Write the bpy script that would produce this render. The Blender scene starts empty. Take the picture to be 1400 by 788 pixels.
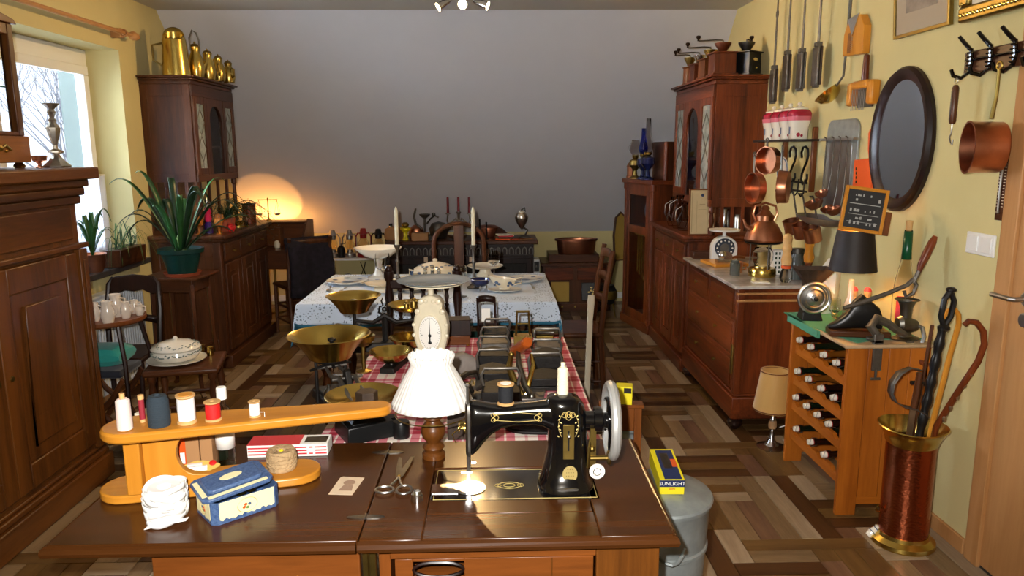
import bpy, math, random
from mathutils import Matrix, Vector, noise
D = bpy.data; C = bpy.context.scene.collection; R = math.radians; PI = math.pi
sc = bpy.context.scene
# ---------------------------------------------------------------- camera
cam = D.objects.new('camera', D.cameras.new('camera')); C.objects.link(cam); sc.camera = cam
cam.data.sensor_width = 36; cam.data.lens = 36 * 1020 / 1400; cam.data.clip_start = .02
cam.location = (0, 0, 1.6)
cam.rotation_euler = (Matrix.Rotation(R(-1.4), 3, 'Z') @ Matrix.Rotation(R(79.5), 3, 'X') @ Matrix.Rotation(R(-.3), 3, 'Z')).to_euler()
# ---------------------------------------------------------------- sky
w = D.worlds.new('sky'); sc.world = w; w.use_nodes = True
nt = w.node_tree; bg = nt.nodes['Background']
bg.inputs[0].default_value = (.80, .88, 1, 1); bg.inputs[1].default_value = 1.6
# ---------------------------------------------------------------- exposure
sc.view_settings.view_transform = 'Standard'; sc.view_settings.look = 'None'
sc.view_settings.gamma = 1; sc.view_settings.exposure = 0; sc.view_settings.use_curve_mapping = False
# ---------------------------------------------------------------- large lights
def lamp(name, kind, loc, energy, col, size=.1, rot=(0, 0, 0), **kw):
    l = D.lights.new(name, kind); l.energy = energy; l.color = col
    if kind == 'AREA': l.size = size
    else: l.shadow_soft_size = size
    for k, v in kw.items(): setattr(l, k, v)
    o = D.objects.new(name, l); C.objects.link(o); o.location = loc; o.rotation_euler = rot
    return o
FLASH = lamp('camera_flash', 'SPOT', (-.06, .02, 1.66), 305, (1, .97, .93), .012, (R(80), 0, R(-1.4)), spot_size=R(100), spot_blend=.6)
# daylight comes in through the window; this is the sky seen by the opening
DAY = lamp('window_daylight', 'AREA', (-4.6, 4.5, 2.1), 950, (.72, .85, 1), 2.4, (0, R(-90), 0))
# added unseen fill light behind the camera, lifts the room's ambient brightness
lamp('rear_fill_light', 'POINT', (-.3, -.9, 2.35), 20, (1, .88, .74), .12)
# ---------------------------------------------------------------- mesh helper
class G:
    def __init__(s): s.v = []; s.f = []; s.m = None
    def add(s, vs, fs, m=None):
        n = len(s.v)
        M = m if s.m is None else (s.m if m is None else s.m @ m)
        if M is not None: vs = [M @ Vector(p) for p in vs]
        s.v += [tuple(p) for p in vs]; s.f += [tuple(i + n for i in f) for f in fs]; return s
    def box(s, x0, x1, y0, y1, z0, z1, m=None, t=0):
        # t: inset of the top (taper)
        return s.add([(x0, y0, z0), (x1, y0, z0), (x1, y1, z0), (x0, y1, z0), (x0 + t, y0 + t, z1), (x1 - t, y0 + t, z1), (x1 - t, y1 - t, z1), (x0 + t, y1 - t, z1)],
                     [(3, 2, 1, 0), (4, 5, 6, 7), (0, 1, 5, 4), (1, 2, 6, 5), (2, 3, 7, 6), (3, 0, 4, 7)], m)
    def cb(s, c, d, m=None, rz=0):
        M = Matrix.Translation(c) @ Matrix.Rotation(rz, 4, 'Z')
        if m is not None: M = Matrix.Translation(c) @ m
        return s.box(-d[0] / 2, d[0] / 2, -d[1] / 2, d[1] / 2, -d[2] / 2, d[2] / 2, M)
    def lathe(s, prof, c=(0, 0, 0), n=20, m=None, sx=1, sy=1, wob=None):
        vs = []; fs = []; k = len(prof)
        M = Matrix.Translation(c) @ (m if m is not None else Matrix.Identity(4))
        for i in range(n):
            a = 2 * PI * i / n; q = wob(a) if wob else 1
            for (r, z) in prof: vs.append((r * q * sx * math.cos(a), r * q * sy * math.sin(a), z))
        for i in range(n):
            j = (i + 1) % n
            for p in range(k - 1):
                r0, r1 = prof[p][0], prof[p + 1][0]
                a, b, cc, d = i * k + p, j * k + p, j * k + p + 1, i * k + p + 1
                if r0 < 1e-6 and r1 < 1e-6: continue
                if r0 < 1e-6: fs.append((p, cc, d))
                elif r1 < 1e-6: fs.append((a, b, p + 1))
                else: fs.append((a, b, cc, d))
        return s.add(vs, fs, M)
    def tube(s, pts, r, n=8, closed=False, m=None, flat=1):
        P = [Vector(p) for p in pts]; k = len(P); rr = r if isinstance(r, (list, tuple)) else [r] * k
        vs = []; fs = []; up = None
        for i in range(k):
            if closed: d = P[(i + 1) % k] - P[i - 1]
            else: d = P[min(i + 1, k - 1)] - P[max(i - 1, 0)]
            if d.length < 1e-9: d = Vector((0, 0, 1))
            d.normalize()
            if up is None:
                up = Vector((0, 0, 1)) if abs(d.z) < .9 else Vector((1, 0, 0))
            a = d.cross(up)
            if a.length < 1e-6: a = d.cross(Vector((0, 1, 0)))
            a.normalize(); b = a.cross(d); up = b
            for j in range(n):
                t = 2 * PI * j / n
                vs.append(P[i] + a * (rr[i] * math.cos(t)) + b * (rr[i] * flat * math.sin(t)))
        for i in range(k if closed else k - 1):
            i2 = (i + 1) % k
            for j in range(n):
                j2 = (j + 1) % n
                fs.append((i * n + j, i * n + j2, i2 * n + j2, i2 * n + j))
        if not closed: fs.append(tuple(range(n))[::-1]); fs.append(tuple((k - 1) * n + j for j in range(n)))
        return s.add(vs, fs, m)
    def cyl(s, a, b, r, n=14, r2=None): return s.tube([a, b], [r, r if r2 is None else r2], n)
    def ball(s, c, r, n=12, m=None):
        if not isinstance(r, (tuple, list)): r = (r, r, r)
        k = max(5, n // 2)
        M = Matrix.Translation(c) @ (m if m is not None else Matrix.Identity(4)) @ Matrix.Diagonal((r[0], r[1], r[2], 1))
        return s.lathe([(math.sin(PI * i / k), -math.cos(PI * i / k)) if 0 < i < k else (0, -math.cos(PI * i / k)) for i in range(k + 1)], (0, 0, 0), n, M)
    def prism(s, poly, lo, hi, ax='z', m=None):
        n = len(poly)
        def q(a, b, h): return {'z': (a, b, h), 'y': (a, h, b), 'x': (h, a, b)}[ax]
        vs = [q(a, b, lo) for a, b in poly] + [q(a, b, hi) for a, b in poly]
        fs = [tuple(range(n))[::-1], tuple(range(n, 2 * n))] + [(i, (i + 1) % n, n + (i + 1) % n, n + i) for i in range(n)]
        return s.add(vs, fs, m)
    def grid(s, fn, nu, nv, m=None):
        vs = [fn(i / nu, j / nv) for i in range(nu + 1) for j in range(nv + 1)]
        fs = [(i * (nv + 1) + j, (i + 1) * (nv + 1) + j, (i + 1) * (nv + 1) + j + 1, i * (nv + 1) + j + 1) for i in range(nu) for j in range(nv)]
        return s.add(vs, fs, m)
    def ring(s, c, R_, r, n=20, k=6, ax='z', sx=1, sy=1):
        pts = []
        for i in range(n):
            a = 2 * PI * i / n; x, y = R_ * sx * math.cos(a), R_ * sy * math.sin(a)
            pts.append({'z': (c[0] + x, c[1] + y, c[2]), 'y': (c[0] + x, c[1], c[2] + y), 'x': (c[0], c[1] + x, c[2] + y)}[ax])
        return s.tube(pts, r, k, True)
def OB(name, g, mat, parent=None, loc=(0, 0, 0), rz=0, bev=0, solid=0, sub=0, smooth=35, kind=None, label=None, rot=None):
    me = D.meshes.new(name); me.from_pydata(g.v, [], g.f); me.update()
    import bmesh
    bm = bmesh.new(); bm.from_mesh(me); bmesh.ops.recalc_face_normals(bm, faces=bm.faces); bm.to_mesh(me); bm.free()
    if mat is not None:
        for mm in (mat if isinstance(mat, list) else [mat]): me.materials.append(mm)
    if smooth:
        me.shade_smooth(); me.set_sharp_from_angle(angle=R(smooth))
    o = D.objects.new(name, me); C.objects.link(o)
    o.parent = parent; o.location = loc; o.rotation_euler = rot if rot else (0, 0, rz)
    if solid:
        x = o.modifiers.new('thick', 'SOLIDIFY'); x.thickness = solid; x.offset = 0
    if sub:
        x = o.modifiers.new('sub', 'SUBSURF'); x.levels = x.render_levels = sub
    if bev:
        x = o.modifiers.new('bev', 'BEVEL'); x.width = bev; x.segments = 2; x.limit_method = 'ANGLE'; x.angle_limit = R(40)
    if kind: o['kind'] = kind
    if label: o['label'] = label
    return o
def TAG(o, label, cat, group=None, kind=None):
    o['label'] = label; o['category'] = cat
    if group: o['group'] = group
    if kind: o['kind'] = kind
    return o
def T(name, label, cat, loc=(0, 0, 0), rz=0, group=None, rot=None):
    o = D.objects.new(name, None); o.empty_display_size = .05; C.objects.link(o)
    o.location = loc; o.rotation_euler = rot if rot else (0, 0, rz)
    return TAG(o, label, cat, group)
def ST(name, g, mat, parent=None, **kw):
    return OB(name, g, mat, parent, kind=None if parent else 'structure', **kw)
def dup(root, loc=None, rz=None, label=None, group=None, rot=None, scale=None, label_parts=True):
    r = root.copy(); C.objects.link(r)
    if loc is not None: r.location = loc
    if rz is not None: r.rotation_euler = (0, 0, rz)
    if rot is not None: r.rotation_euler = rot
    if scale is not None: r.scale = (scale,) * 3 if not isinstance(scale, tuple) else scale
    if label: r['label'] = label
    if group: r['group'] = group
    for ch in list(root.children):
        c = ch.copy(); C.objects.link(c); c.parent = r
        for g in list(ch.children):
            d = g.copy(); C.objects.link(d); d.parent = c
    return r
def RX(a): return Matrix.Rotation(R(a), 4, 'X')
def RY(a): return Matrix.Rotation(R(a), 4, 'Y')
def RZ(a): return Matrix.Rotation(R(a), 4, 'Z')
def TR(*p): return Matrix.Translation(p)
# ---------------------------------------------------------------- materials
MT = {}
def col(h, k=1):
    h = h.lstrip('#'); c = [int(h[i:i + 2], 16) / 255 for i in (0, 2, 4)]
    return tuple([(x / 12.92 if x <= .04045 else ((x + .055) / 1.055) ** 2.4) * k for x in c] + [1])
def mat(name, c, rough=.5, metal=0, noise_=0, nscale=20, bump=0, bscale=60, coat=0, trans=0, ior=1.45, emit=None, es=0, alpha=1, sheen=0, c2=None, stretch=None, sss=0):
    m = D.materials.new(name); m.use_nodes = True; n = m.node_tree.nodes; L = m.node_tree.links; b = n['Principled BSDF']
    cc = col(c) if isinstance(c, str) else c
    b.inputs['Base Color'].default_value = cc; b.inputs['Roughness'].default_value = rough; b.inputs['Metallic'].default_value = metal
    b.inputs['Coat Weight'].default_value = coat; b.inputs['Coat Roughness'].default_value = .12; b.inputs['Transmission Weight'].default_value = trans; b.inputs['IOR'].default_value = ior
    b.inputs['Alpha'].default_value = alpha; b.inputs['Sheen Weight'].default_value = sheen
    if emit: b.inputs['Emission Color'].default_value = col(emit); b.inputs['Emission Strength'].default_value = es
    if c2 or noise_ or bump:
        tc = n.new('ShaderNodeTexCoord'); mp = n.new('ShaderNodeMapping'); L.new(tc.outputs['Object'], mp.inputs[0])
        if stretch: mp.inputs['Scale'].default_value = stretch
    if c2 or noise_:
        nz = n.new('ShaderNodeTexNoise'); nz.inputs['Scale'].default_value = nscale; nz.inputs['Detail'].default_value = 5; nz.inputs['Roughness'].default_value = .6
        L.new(mp.outputs[0], nz.inputs['Vector'])
        rp = n.new('ShaderNodeValToRGB'); rp.color_ramp.elements[0].position = .36; rp.color_ramp.elements[1].position = .66
        c2c = col(c2) if c2 else tuple([x * (1 - noise_) for x in cc[:3]] + [1])
        rp.color_ramp.elements[0].color = c2c; rp.color_ramp.elements[1].color = cc
        L.new(nz.outputs[0], rp.inputs[0]); L.new(rp.outputs[0], b.inputs['Base Color'])
    if bump:
        nb = n.new('ShaderNodeTexNoise'); nb.inputs['Scale'].default_value = bscale; nb.inputs['Detail'].default_value = 3; L.new(mp.outputs[0], nb.inputs['Vector'])
        bp = n.new('ShaderNodeBump'); bp.inputs['Strength'].default_value = bump; bp.inputs['Distance'].default_value = .01
        L.new(nb.outputs[0], bp.inputs['Height']); L.new(bp.outputs[0], b.inputs['Normal'])
    MT[name] = m; return m
def wood(name, c, c2, ax='z', rough=.38, sc_=7, coat=.08, bump=.05):
    s = {'x': (.08, 1, 1), 'y': (1, .08, 1), 'z': (1, 1, .08)}[ax]
    m = D.materials.new(name); m.use_nodes = True; n = m.node_tree.nodes; L = m.node_tree.links; b = n['Principled BSDF']
    tc = n.new('ShaderNodeTexCoord'); mp = n.new('ShaderNodeMapping'); mp.inputs['Scale'].default_value = s; L.new(tc.outputs['Object'], mp.inputs[0])
    nz = n.new('ShaderNodeTexNoise'); nz.inputs['Scale'].default_value = sc_; nz.inputs['Detail'].default_value = 8; nz.inputs['Roughness'].default_value = .65; nz.inputs['Distortion'].default_value = .6
    n2 = n.new('ShaderNodeTexNoise'); n2.inputs['Scale'].default_value = sc_ * 14; n2.inputs['Detail'].default_value = 3
    L.new(mp.outputs[0], nz.inputs['Vector']); L.new(mp.outputs[0], n2.inputs['Vector'])
    mx = n.new('ShaderNodeMath'); mx.operation = 'MULTIPLY_ADD'; mx.inputs[1].default_value = .25; L.new(n2.outputs[0], mx.inputs[0]); L.new(nz.outputs[0], mx.inputs[2])
    rp = n.new('ShaderNodeValToRGB'); e = rp.color_ramp.elements; e[0].position = .48; e[1].position = .76; e[0].color = col(c2); e[1].color = col(c)
    L.new(mx.outputs[0], rp.inputs[0]); L.new(rp.outputs[0], b.inputs['Base Color'])
    bp = n.new('ShaderNodeBump'); bp.inputs['Strength'].default_value = bump; bp.inputs['Distance'].default_value = .01; L.new(mx.outputs[0], bp.inputs['Height']); L.new(bp.outputs[0], b.inputs['Normal'])
    b.inputs['Roughness'].default_value = rough; b.inputs['Coat Weight'].default_value = coat; b.inputs['Coat Roughness'].default_value = .15; b.inputs['Specular IOR Level'].default_value = .28
    MT[name] = m; return m
for a in 'xyz':
    wood('walnut_' + a, '#683b12', '#3f2109', a)          # wardrobe, warm mid brown
    wood('dark_' + a, '#5a3217', '#33190b', a)             # left / right dark furniture
    wood('mahog_' + a, '#7a3815', '#451d09', a)            # right chest and cabinets
    wood('pine_' + a, '#b5661d', '#8f4b12', a, .4, 5)      # wine rack
    wood('honey_' + a, '#cc8a30', '#b1701c', a, .32, 4)    # little wooden bracket
    wood('table_' + a, '#4c290e', '#3a1f0a', a, .24, 8, .05, .02)
    wood('oak_' + a, '#7a4217', '#5a2f0e', a, .4, 6)
wood('door_wood', '#bb8a58', '#a97746', 'z', .5, 5, 0)
wood('black_wood', '#2a1610', '#150a07', 'z', .35)
mat('wall_yellow', '#d0c38c', .85, bump=.06, bscale=220, noise_=.05, nscale=3)
mat('wall_white', '#dcdce0', .85, bump=.05, bscale=200, noise_=.04, nscale=2)
mat('ceiling_paint', '#cfcabd', .9, bump=.05, bscale=150)
mat('white_paint', '#e8e8e6', .35)
mat('radiator_white', '#d8dde2', .4)
mat('slate', '#3d3a3a', .5, noise_=.3)
mat('grey_render', '#8b9492', .9, noise_=.1)
mat('brass', '#cdb05c', .24, 1, noise_=.15, nscale=9)
mat('brass_dark', '#9b8345', .4, 1, noise_=.35, nscale=12)
mat('brass_bright', '#dfb04a', .3, 1)
mat('copper', '#c98866', .32, 1, noise_=.3, nscale=8, bump=.03, bscale=40)
mat('copper_dark', '#a2654a', .36, 1, noise_=.35, nscale=8)
mat('steel', '#b0b0ae', .36, 1, noise_=.15, nscale=15)
mat('old_steel', '#6d6963', .42, 1, noise_=.35, nscale=18)
mat('chrome', '#d0d0d0', .22, 1)
mat('silver', '#c6c0b4', .28, 1, noise_=.2)
mat('zinc', '#a3abab', .45, .5, noise_=.25, nscale=14)
mat('pewter', '#77746c', .38, 1, noise_=.25)
mat('iron', '#24211f', .5, .6, noise_=.3, nscale=30, bump=.1)
mat('iron_grey', '#78736c', .45, .8, noise_=.35, nscale=30, bump=.06)
mat('rust', '#55463c', .55, .6, noise_=.4, nscale=20, bump=.1)
mat('black_gloss', '#08080a', .08, 0, coat=1)
mat('black_satin', '#121212', .35)
mat('black_matte', '#161414', .8)
mat('porcelain', '#ece7da', .12, coat=.5)
mat('porcelain_cream', '#e4d7bb', .15, coat=.5)
mat('enamel_ivory', '#e6dcc0', .25, coat=.4, noise_=.1, bump=.06, bscale=40)
mat('glass', '#f4f8f8', .01, trans=1, ior=1.45)
mat('thin_glass', '#ffffff', .02, trans=1, ior=1.12)
mat('green_glass', '#0e5a34', .03, trans=.9)
mat('blue_glass', '#1030b0', .03, trans=.8)
mat('brown_glass', '#1c0d08', .05, coat=1)
mat('amber_glass', '#a3560f', .05, trans=.6)
mat('mirror', '#c4cdd6', .02, 1)
mat('wax_ivory', '#e8dfc0', .45); mat('wax_red', '#7c1220', .4)
mat('leaf', '#2b5b2a', .35, noise_=.4, nscale=9); mat('leaf_pale', '#6f8d4a', .4, noise_=.3); mat('leaf_dark', '#17361c', .35, noise_=.4)
mat('pot_green', '#0a322c', .35); mat('terracotta', '#a04a28', .7)
mat('cream', '#e6dcc6', .6); mat('white_cloth', '#f0eeea', .8, bump=.1, bscale=90, sheen=.2)
mat('thread_white', '#f2f0ee', .8, bump=.35, bscale=300, stretch=(.2, .2, 4)); mat('thread_red', '#cf1616', .6, bump=.3, bscale=300, stretch=(.2, .2, 4))
mat('thread_dark', '#27333c', .8, bump=.4, bscale=300, stretch=(.2, .2, 4)); mat('thread_black', '#15171c', .7, bump=.4, bscale=300, stretch=(.2, .2, 4))
mat('thread_pink', '#e9d2c8', .75, bump=.35, bscale=300, stretch=(.2, .2, 4)); mat('thread_wine', '#8c1f2c', .7)
mat('thread_cream', '#ece0bf', .8, bump=.4, bscale=260, stretch=(.2, .2, 4))
mat('twine', '#b99a70', .85, bump=.6, bscale=120, noise_=.25)
mat('bare_wood', '#d2a468', .6, noise_=.15, nscale=30); mat('paper', '#d9c2a4', .7, noise_=.12)
mat('cardboard', '#a87c50', .8); mat('teal_cloth', '#1f8f86', .75, sheen=.3, bump=.1); mat('green_felt', '#4b8f72', .9, bump=.2, bscale=300)
mat('orange_paint', '#d4531a', .4); mat('yellow_print', '#e3d21c', .45); mat('navy_print', '#1a2a55', .45); mat('red_print', '#c8323a', .5)
mat('blue_print', '#2a3f6e', .45, noise_=.35, nscale=60); mat('green_print', '#2f4a30', .6); mat('black_print', '#15130f', .5)
mat('white_print', '#f3f0e8', .5); mat('gold_print', '#d9c27c', .4, .6); mat('rim_silver', '#c4c4c0', .4, .6); mat('blue_dec', '#44597a', .3)
mat('lamp_black', '#1d130e', .6); mat('lamp_gold', '#c89a55', .5, sheen=.4)
mat('leather', '#1a1210', .4, bump=.2); mat('linen_white', '#eeebe4', .85, bump=.2, bscale=200)
M = MT
# ================================================================ the room
XL, XR, YB, YF, ZC = -2.5, 1.87, 7.8, -1.6, 2.64
YS = 5.915                                        # where the slope meets the ceiling
ST('ceiling', G().box(XL - .25, XR + .2, YF, YS, ZC, ZC + .1), M['ceiling_paint'], smooth=0)
ST('wall_slope', G().prism([(YS, ZC), (YB, .755), (YB + .15, .755), (YB + .15, .9), (YS + .05, ZC + .15), (YS, ZC + .15)], XL - .2, XR + .2, 'x'), M['wall_white'], smooth=0)
ST('wall_back', G().box(XL - .2, XR + .2, YB, YB + .12, 0, .755), M['wall_yellow'], smooth=0)
ST('baseboard_back', G().box(XL, XR, YB - .018, YB, .04, .1), M['white_paint'], smooth=0)
ST('wall_front', G().box(XL - .2, XR + .2, YF - .1, YF, 0, ZC), M['wall_yellow'], smooth=0)
WY0, WY1, WZ0, WZ1 = 3.55, 5.27, .84, 2.27
g = G().box(XL - .36, XL, YF, WY0, 0, ZC).box(XL - .36, XL, WY1, YB, 0, ZC).box(XL - .36, XL, WY0, WY1, 0, WZ0).box(XL - .36, XL, WY0, WY1, WZ1, ZC)
ST('wall_left', g, M['wall_yellow'], smooth=0)
ST('trim_1', G().box(XL - .41, XL - .36, WY1 - .02, WY1 + .5, 0, ZC + .5).box(XL - .36, XL - .285, WY1 - .02, WY1 - .001, WZ0, WZ1), mat('dark_render', '#4a524f', .9), smooth=0)
# the window in the left wall
wx = XL - .22
g = G().box(wx - .06, wx, WY0, WY1, WZ1 - .12, WZ1).box(wx - .06, wx, WY0, WY1, WZ0, WZ0 + .07).box(wx - .06, wx, WY0, WY0 + .07, WZ0 + .07, WZ1 - .12).box(wx - .06, wx, WY1 - .06, WY1, WZ0 + .07, WZ1 - .12)
win = ST('window_1', g, M['white_paint'], bev=.006)
ys = 4.2
g = G().box(wx, wx + .03, ys, WY1 - .05, WZ1 - .17, WZ1 - .11).box(wx, wx + .03, ys, WY1 - .05, WZ0 + .06, WZ0 + .13).box(wx, wx + .03, ys, ys + .06, WZ0 + .13, WZ1 - .17).box(wx, wx + .03, WY1 - .11, WY1 - .05, WZ0 + .13, WZ1 - .17)
OB('sash', g, M['white_paint'], win, bev=.005)
g = G().box(wx, wx + .03, WY0 + .05, ys - .01, WZ1 - .17, WZ1 - .11).box(wx, wx + .03, WY0 + .05, ys - .01, WZ0 + .06, WZ0 + .13).box(wx, wx + .03, WY0 + .05, WY0 + .11, WZ0 + .13, WZ1 - .17).box(wx, wx + .03, ys - .07, ys - .01, WZ0 + .13, WZ1 - .17)
OB('sash', g, M['white_paint'], win, bev=.005)
OB('pane', G().box(wx + .012, wx + .016, ys + .06, WY1 - .11, WZ0 + .13, WZ1 - .17), M['thin_glass'], win, smooth=0)
OB('pane', G().box(wx + .012, wx + .016, WY0 + .11, ys - .07, WZ0 + .13, WZ1 - .17), M['thin_glass'], win, smooth=0)
OB('window_sill', G().box(wx, XL + .09, WY0 - .05, WY1 + .0, WZ0 - .005, WZ0 + .03), M['slate'], win, bev=.004)
# sheer cafe curtain on the lower half
g = G().grid(lambda u, v: (wx + .055 + .012 * math.sin(u * 95) + .004 * math.sin(u * 31), WY0 + .1 + u * (WY1 - WY0 - .14), .88 + v * .56 + .006 * math.sin(u * 95)), 150, 3)
cur = TAG(OB('cafe_curtain', g, None, solid=.0015), 'sheer white half curtain hung across the lower part of the window', 'curtain')
m = mat('sheer', '#f4f7fb', .9); n = m.node_tree.nodes; L_ = m.node_tree.links
tl = n.new('ShaderNodeBsdfTranslucent'); tl.inputs[0].default_value = (.9, .93, 1, 1); mxs = n.new('ShaderNodeMixShader'); mxs.inputs[0].default_value = .6
L_.new(n['Principled BSDF'].outputs[0], mxs.inputs[1]); L_.new(tl.outputs[0], mxs.inputs[2]); L_.new(mxs.outputs[0], n['Material Output'].inputs[0])
cur.data.materials.append(m)
OB('curtain_rod', G().cyl((wx + .055, WY0 + .1, 1.445), (wx + .055, WY1 - .03, 1.445), .005, 8), M['white_paint'], cur)
# wooden curtain pole
cp = T('curtain_pole', 'long pale wooden curtain pole above the window, with turned end', 'curtain pole', (-2.42, 4.0, 2.37))
OB('pole', G().cyl((0, -2.2, 0), (0, 1.3, 0), .014, 12), M['door_wood'], cp)
OB('finial', G().lathe([(0, 0), (.014, 0), (.026, .012), (.03, .03), (.02, .045), (.026, .06), (.02, .085), (.008, .1), (0, .102)], (0, 1.3, 0), 14, RX(-90)), M['door_wood'], cp)
for y in (1.2, -.15, -1.5):
    OB('bracket', G().box(-.08, -.012, y - .02, y + .02, -.03, .03).ring((0, y, 0), .02, .006, 14, 6, 'y'), M['door_wood'], cp, bev=.003)
# right wall with the doorway
DY0, DY1, DZ = 1.6, 2.62, 2.2
g = G().box(XR, XR + .2, YF, DY0, 0, ZC).box(XR, XR + .2, DY1, YB + .1, 0, ZC).box(XR, XR + .2, DY0, DY1, DZ, ZC)
ST('wall_right', g, M['wall_yellow'], smooth=0)
ST('baseboard_right', G().box(XR - .014, XR, 2.69, YB, 0, .065), M['door_wood'], bev=.003)
ST('baseboard_left', G().box(XL, XL + .014, 4.0, YB, 0, .065), M['door_wood'], bev=.003)
dr = ST('door_1', G().box(XR - .004, XR + .036, DY0 + .02, DY1 - .02, .01, DZ - .02), M['door_wood'], bev=.004)
OB('door_frame', G().box(XR - .018, XR, DY1 - .025, DY1 + .055, 0, DZ + .05).box(XR - .018, XR, DY0 - .055, DY0 + .025, 0, DZ + .05).box(XR - .018, XR, DY0 + .025, DY1 - .025, DZ - .025, DZ + .05), M['door_wood'], dr, bev=.004)
OB('handle', G().lathe([(0, 0), (.026, 0), (.026, .006), (.022, .009), (0, .009)], (XR - .004, 2.515, 1.075), 20, RY(-90)).tube([(XR - .01, 2.515, 1.075), (XR - .05, 2.515, 1.075), (XR - .06, 2.525, 1.075), (XR - .062, 2.62, 1.075)], .009, 10), M['steel'], dr)
OB('key_plate', G().lathe([(0, 0), (.026, 0), (.026, .006), (.022, .009), (0, .009)], (XR - .004, 2.515, 1.0), 20, RY(-90)), M['steel'], dr)
# switch plate
sw = T('light_switch', 'double white light switch plate on the yellow wall by the door', 'light switch', (XR, 2.795, 1.235))
OB('plate', G().box(-.009, 0, -.083, .083, -.042, .042), M['white_paint'], sw, bev=.003)
for y in (-.04, .04): OB('rocker', G().box(-.014, -.008, y - .03, y + .03, -.03, .03), M['white_paint'], sw, bev=.002)
# ---------------------------------------------------------------- plank floor
fl = ST('floor', G().box(XL - .05, XR + .05, YF, YB + .05, -.03, -.006), mat('floor_base', '#2b1d12', .8), smooth=0)
PW = {}
for nm, a, b in (('pale', '#a8947a', '#85725a'), ('beige', '#8f7758', '#6d573c'), ('brown', '#70542f', '#523a1e'), ('deep', '#54371d', '#3b2412'), ('rose', '#7d5f48', '#5d4130')):
    for ax in 'xy': PW[nm + ax] = wood('floor_' + nm + ax, a, b, ax, .34, 9, .12, .04)
CW = .087
main = [(0, 10, 1, 5, 'deep'), (1, 0, 1, 3, 'pale'), (2, 0, 3, 1, 'beige'), (1, 11, 4, 1, 'deep'), (2, 1, 6, 1, 'brown'), (2, 2, 1, 4, 'beige'), (3, 2, 1, 4, 'rose'), (4, 2, 1, 5, 'beige'),
        (5, 2, 1, 7, 'pale'), (6, 2, 1, 7, 'deep'), (2, 6, 2, 1, 'pale'), (1, 3, 1, 4, 'brown'), (0, 7, 4, 1, 'brown'), (0, 8, 4, 1, 'beige'), (1, 9, 4, 1, 'deep'), (4, 7, 1, 5, 'brown'), (0, 3, 1, 4, 'brown')]
occ = {}; rects = []
for sx, sy in ((0, 0), (6, 6)):
    for (a, b, ww, hh, c) in main:
        cells = [((a + sx + i) % 12, (b + sy + j) % 12) for i in range(ww) for j in range(hh)]
        if any(q in occ for q in cells): continue
        for q in cells: occ[q] = 1
        rects.append(((a + sx) % 12, (b + sy) % 12, ww, hh, c))
rnd = random.Random(4)
for b in range(12):
    for a in range(12):
        if (a, b) in occ: continue
        h = 1
        while h < 4 and b + h < 12 and (a, b + h) not in occ: h += 1
        ww = 1
        if h == 1:
            while ww < 4 and a + ww < 12 and (a + ww, b) not in occ: ww += 1
        for i in range(ww):
            for j in range(h): occ[(a + i, b + j)] = 1
        rects.append((a, b, ww, h, rnd.choice(['beige', 'brown', 'pale', 'rose', 'brown', 'deep'])))
X0, Y0 = .84 - 12 * CW * 4, 2.66 - 12 * CW * 5
near = []; far = []
for i in range(6):
    for j in range(11):
        for (a, b, ww, hh, c) in rects:
            x0 = X0 + (i * 12 + a) * CW; y0 = Y0 + (j * 12 + b) * CW; x1 = x0 + ww * CW; y1 = y0 + hh * CW
            x0 = max(x0, XL); x1 = min(x1, XR); y0 = max(y0, YF); y1 = min(y1, YB)
            if x1 - x0 < .01 or y1 - y0 < .01: continue
            cx, cy = (x0 + x1) / 2, (y0 + y1) / 2
            vis = (.3 < cx < 1.45 and 2.2 < cy < 7.6) or (cx > 1.3 and 2.2 < cy < 4.1) or (-2.0 < cx < -.55 and 3.3 < cy < 6.2) or (cx < -1.2 and 1.4 < cy < 2)
            sz = (x1 - x0) * (y1 - y0) / (max(cy, .6) ** 3) * (1 if vis else .02)
            (near).append((sz, x0, x1, y0, y1, c, 'x' if x1 - x0 > y1 - y0 else 'y'))
near.sort(key=lambda q: -q[0])
far = near[290:]; near = near[:290]; cache = {}
for (s_, x0, x1, y0, y1, c, ax) in near:
    k = (round(x1 - x0, 3), round(y1 - y0, 3), c, ax)
    if k not in cache:
        a, b = (x1 - x0) / 2 - .0012, (y1 - y0) / 2 - .0012
        o = OB('plank', G().box(-a, a, -b, b, -.006, 0, t=.0012), PW[c + ax], fl, ((x0 + x1) / 2, (y0 + y1) / 2, 0), smooth=0); cache[k] = o
    else:
        o = cache[k].copy(); C.objects.link(o); o.location = ((x0 + x1) / 2, (y0 + y1) / 2, 0)
byc = {}
for (s_, x0, x1, y0, y1, c, ax) in far: byc.setdefault(c + ax, G()).box(x0 + .0012, x1 - .0012, y0 + .0012, y1 - .0012, -.006, 0, t=.0012)
allm = sorted(byc); gg = G(); idx = []
for i, k in enumerate(allm): gg.add(byc[k].v, byc[k].f); idx += [i] * len(byc[k].f)
o = OB('planks', gg, [PW[k] for k in allm], fl, smooth=0, kind='stuff'); o.data.polygons.foreach_set('material_index', idx)
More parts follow.
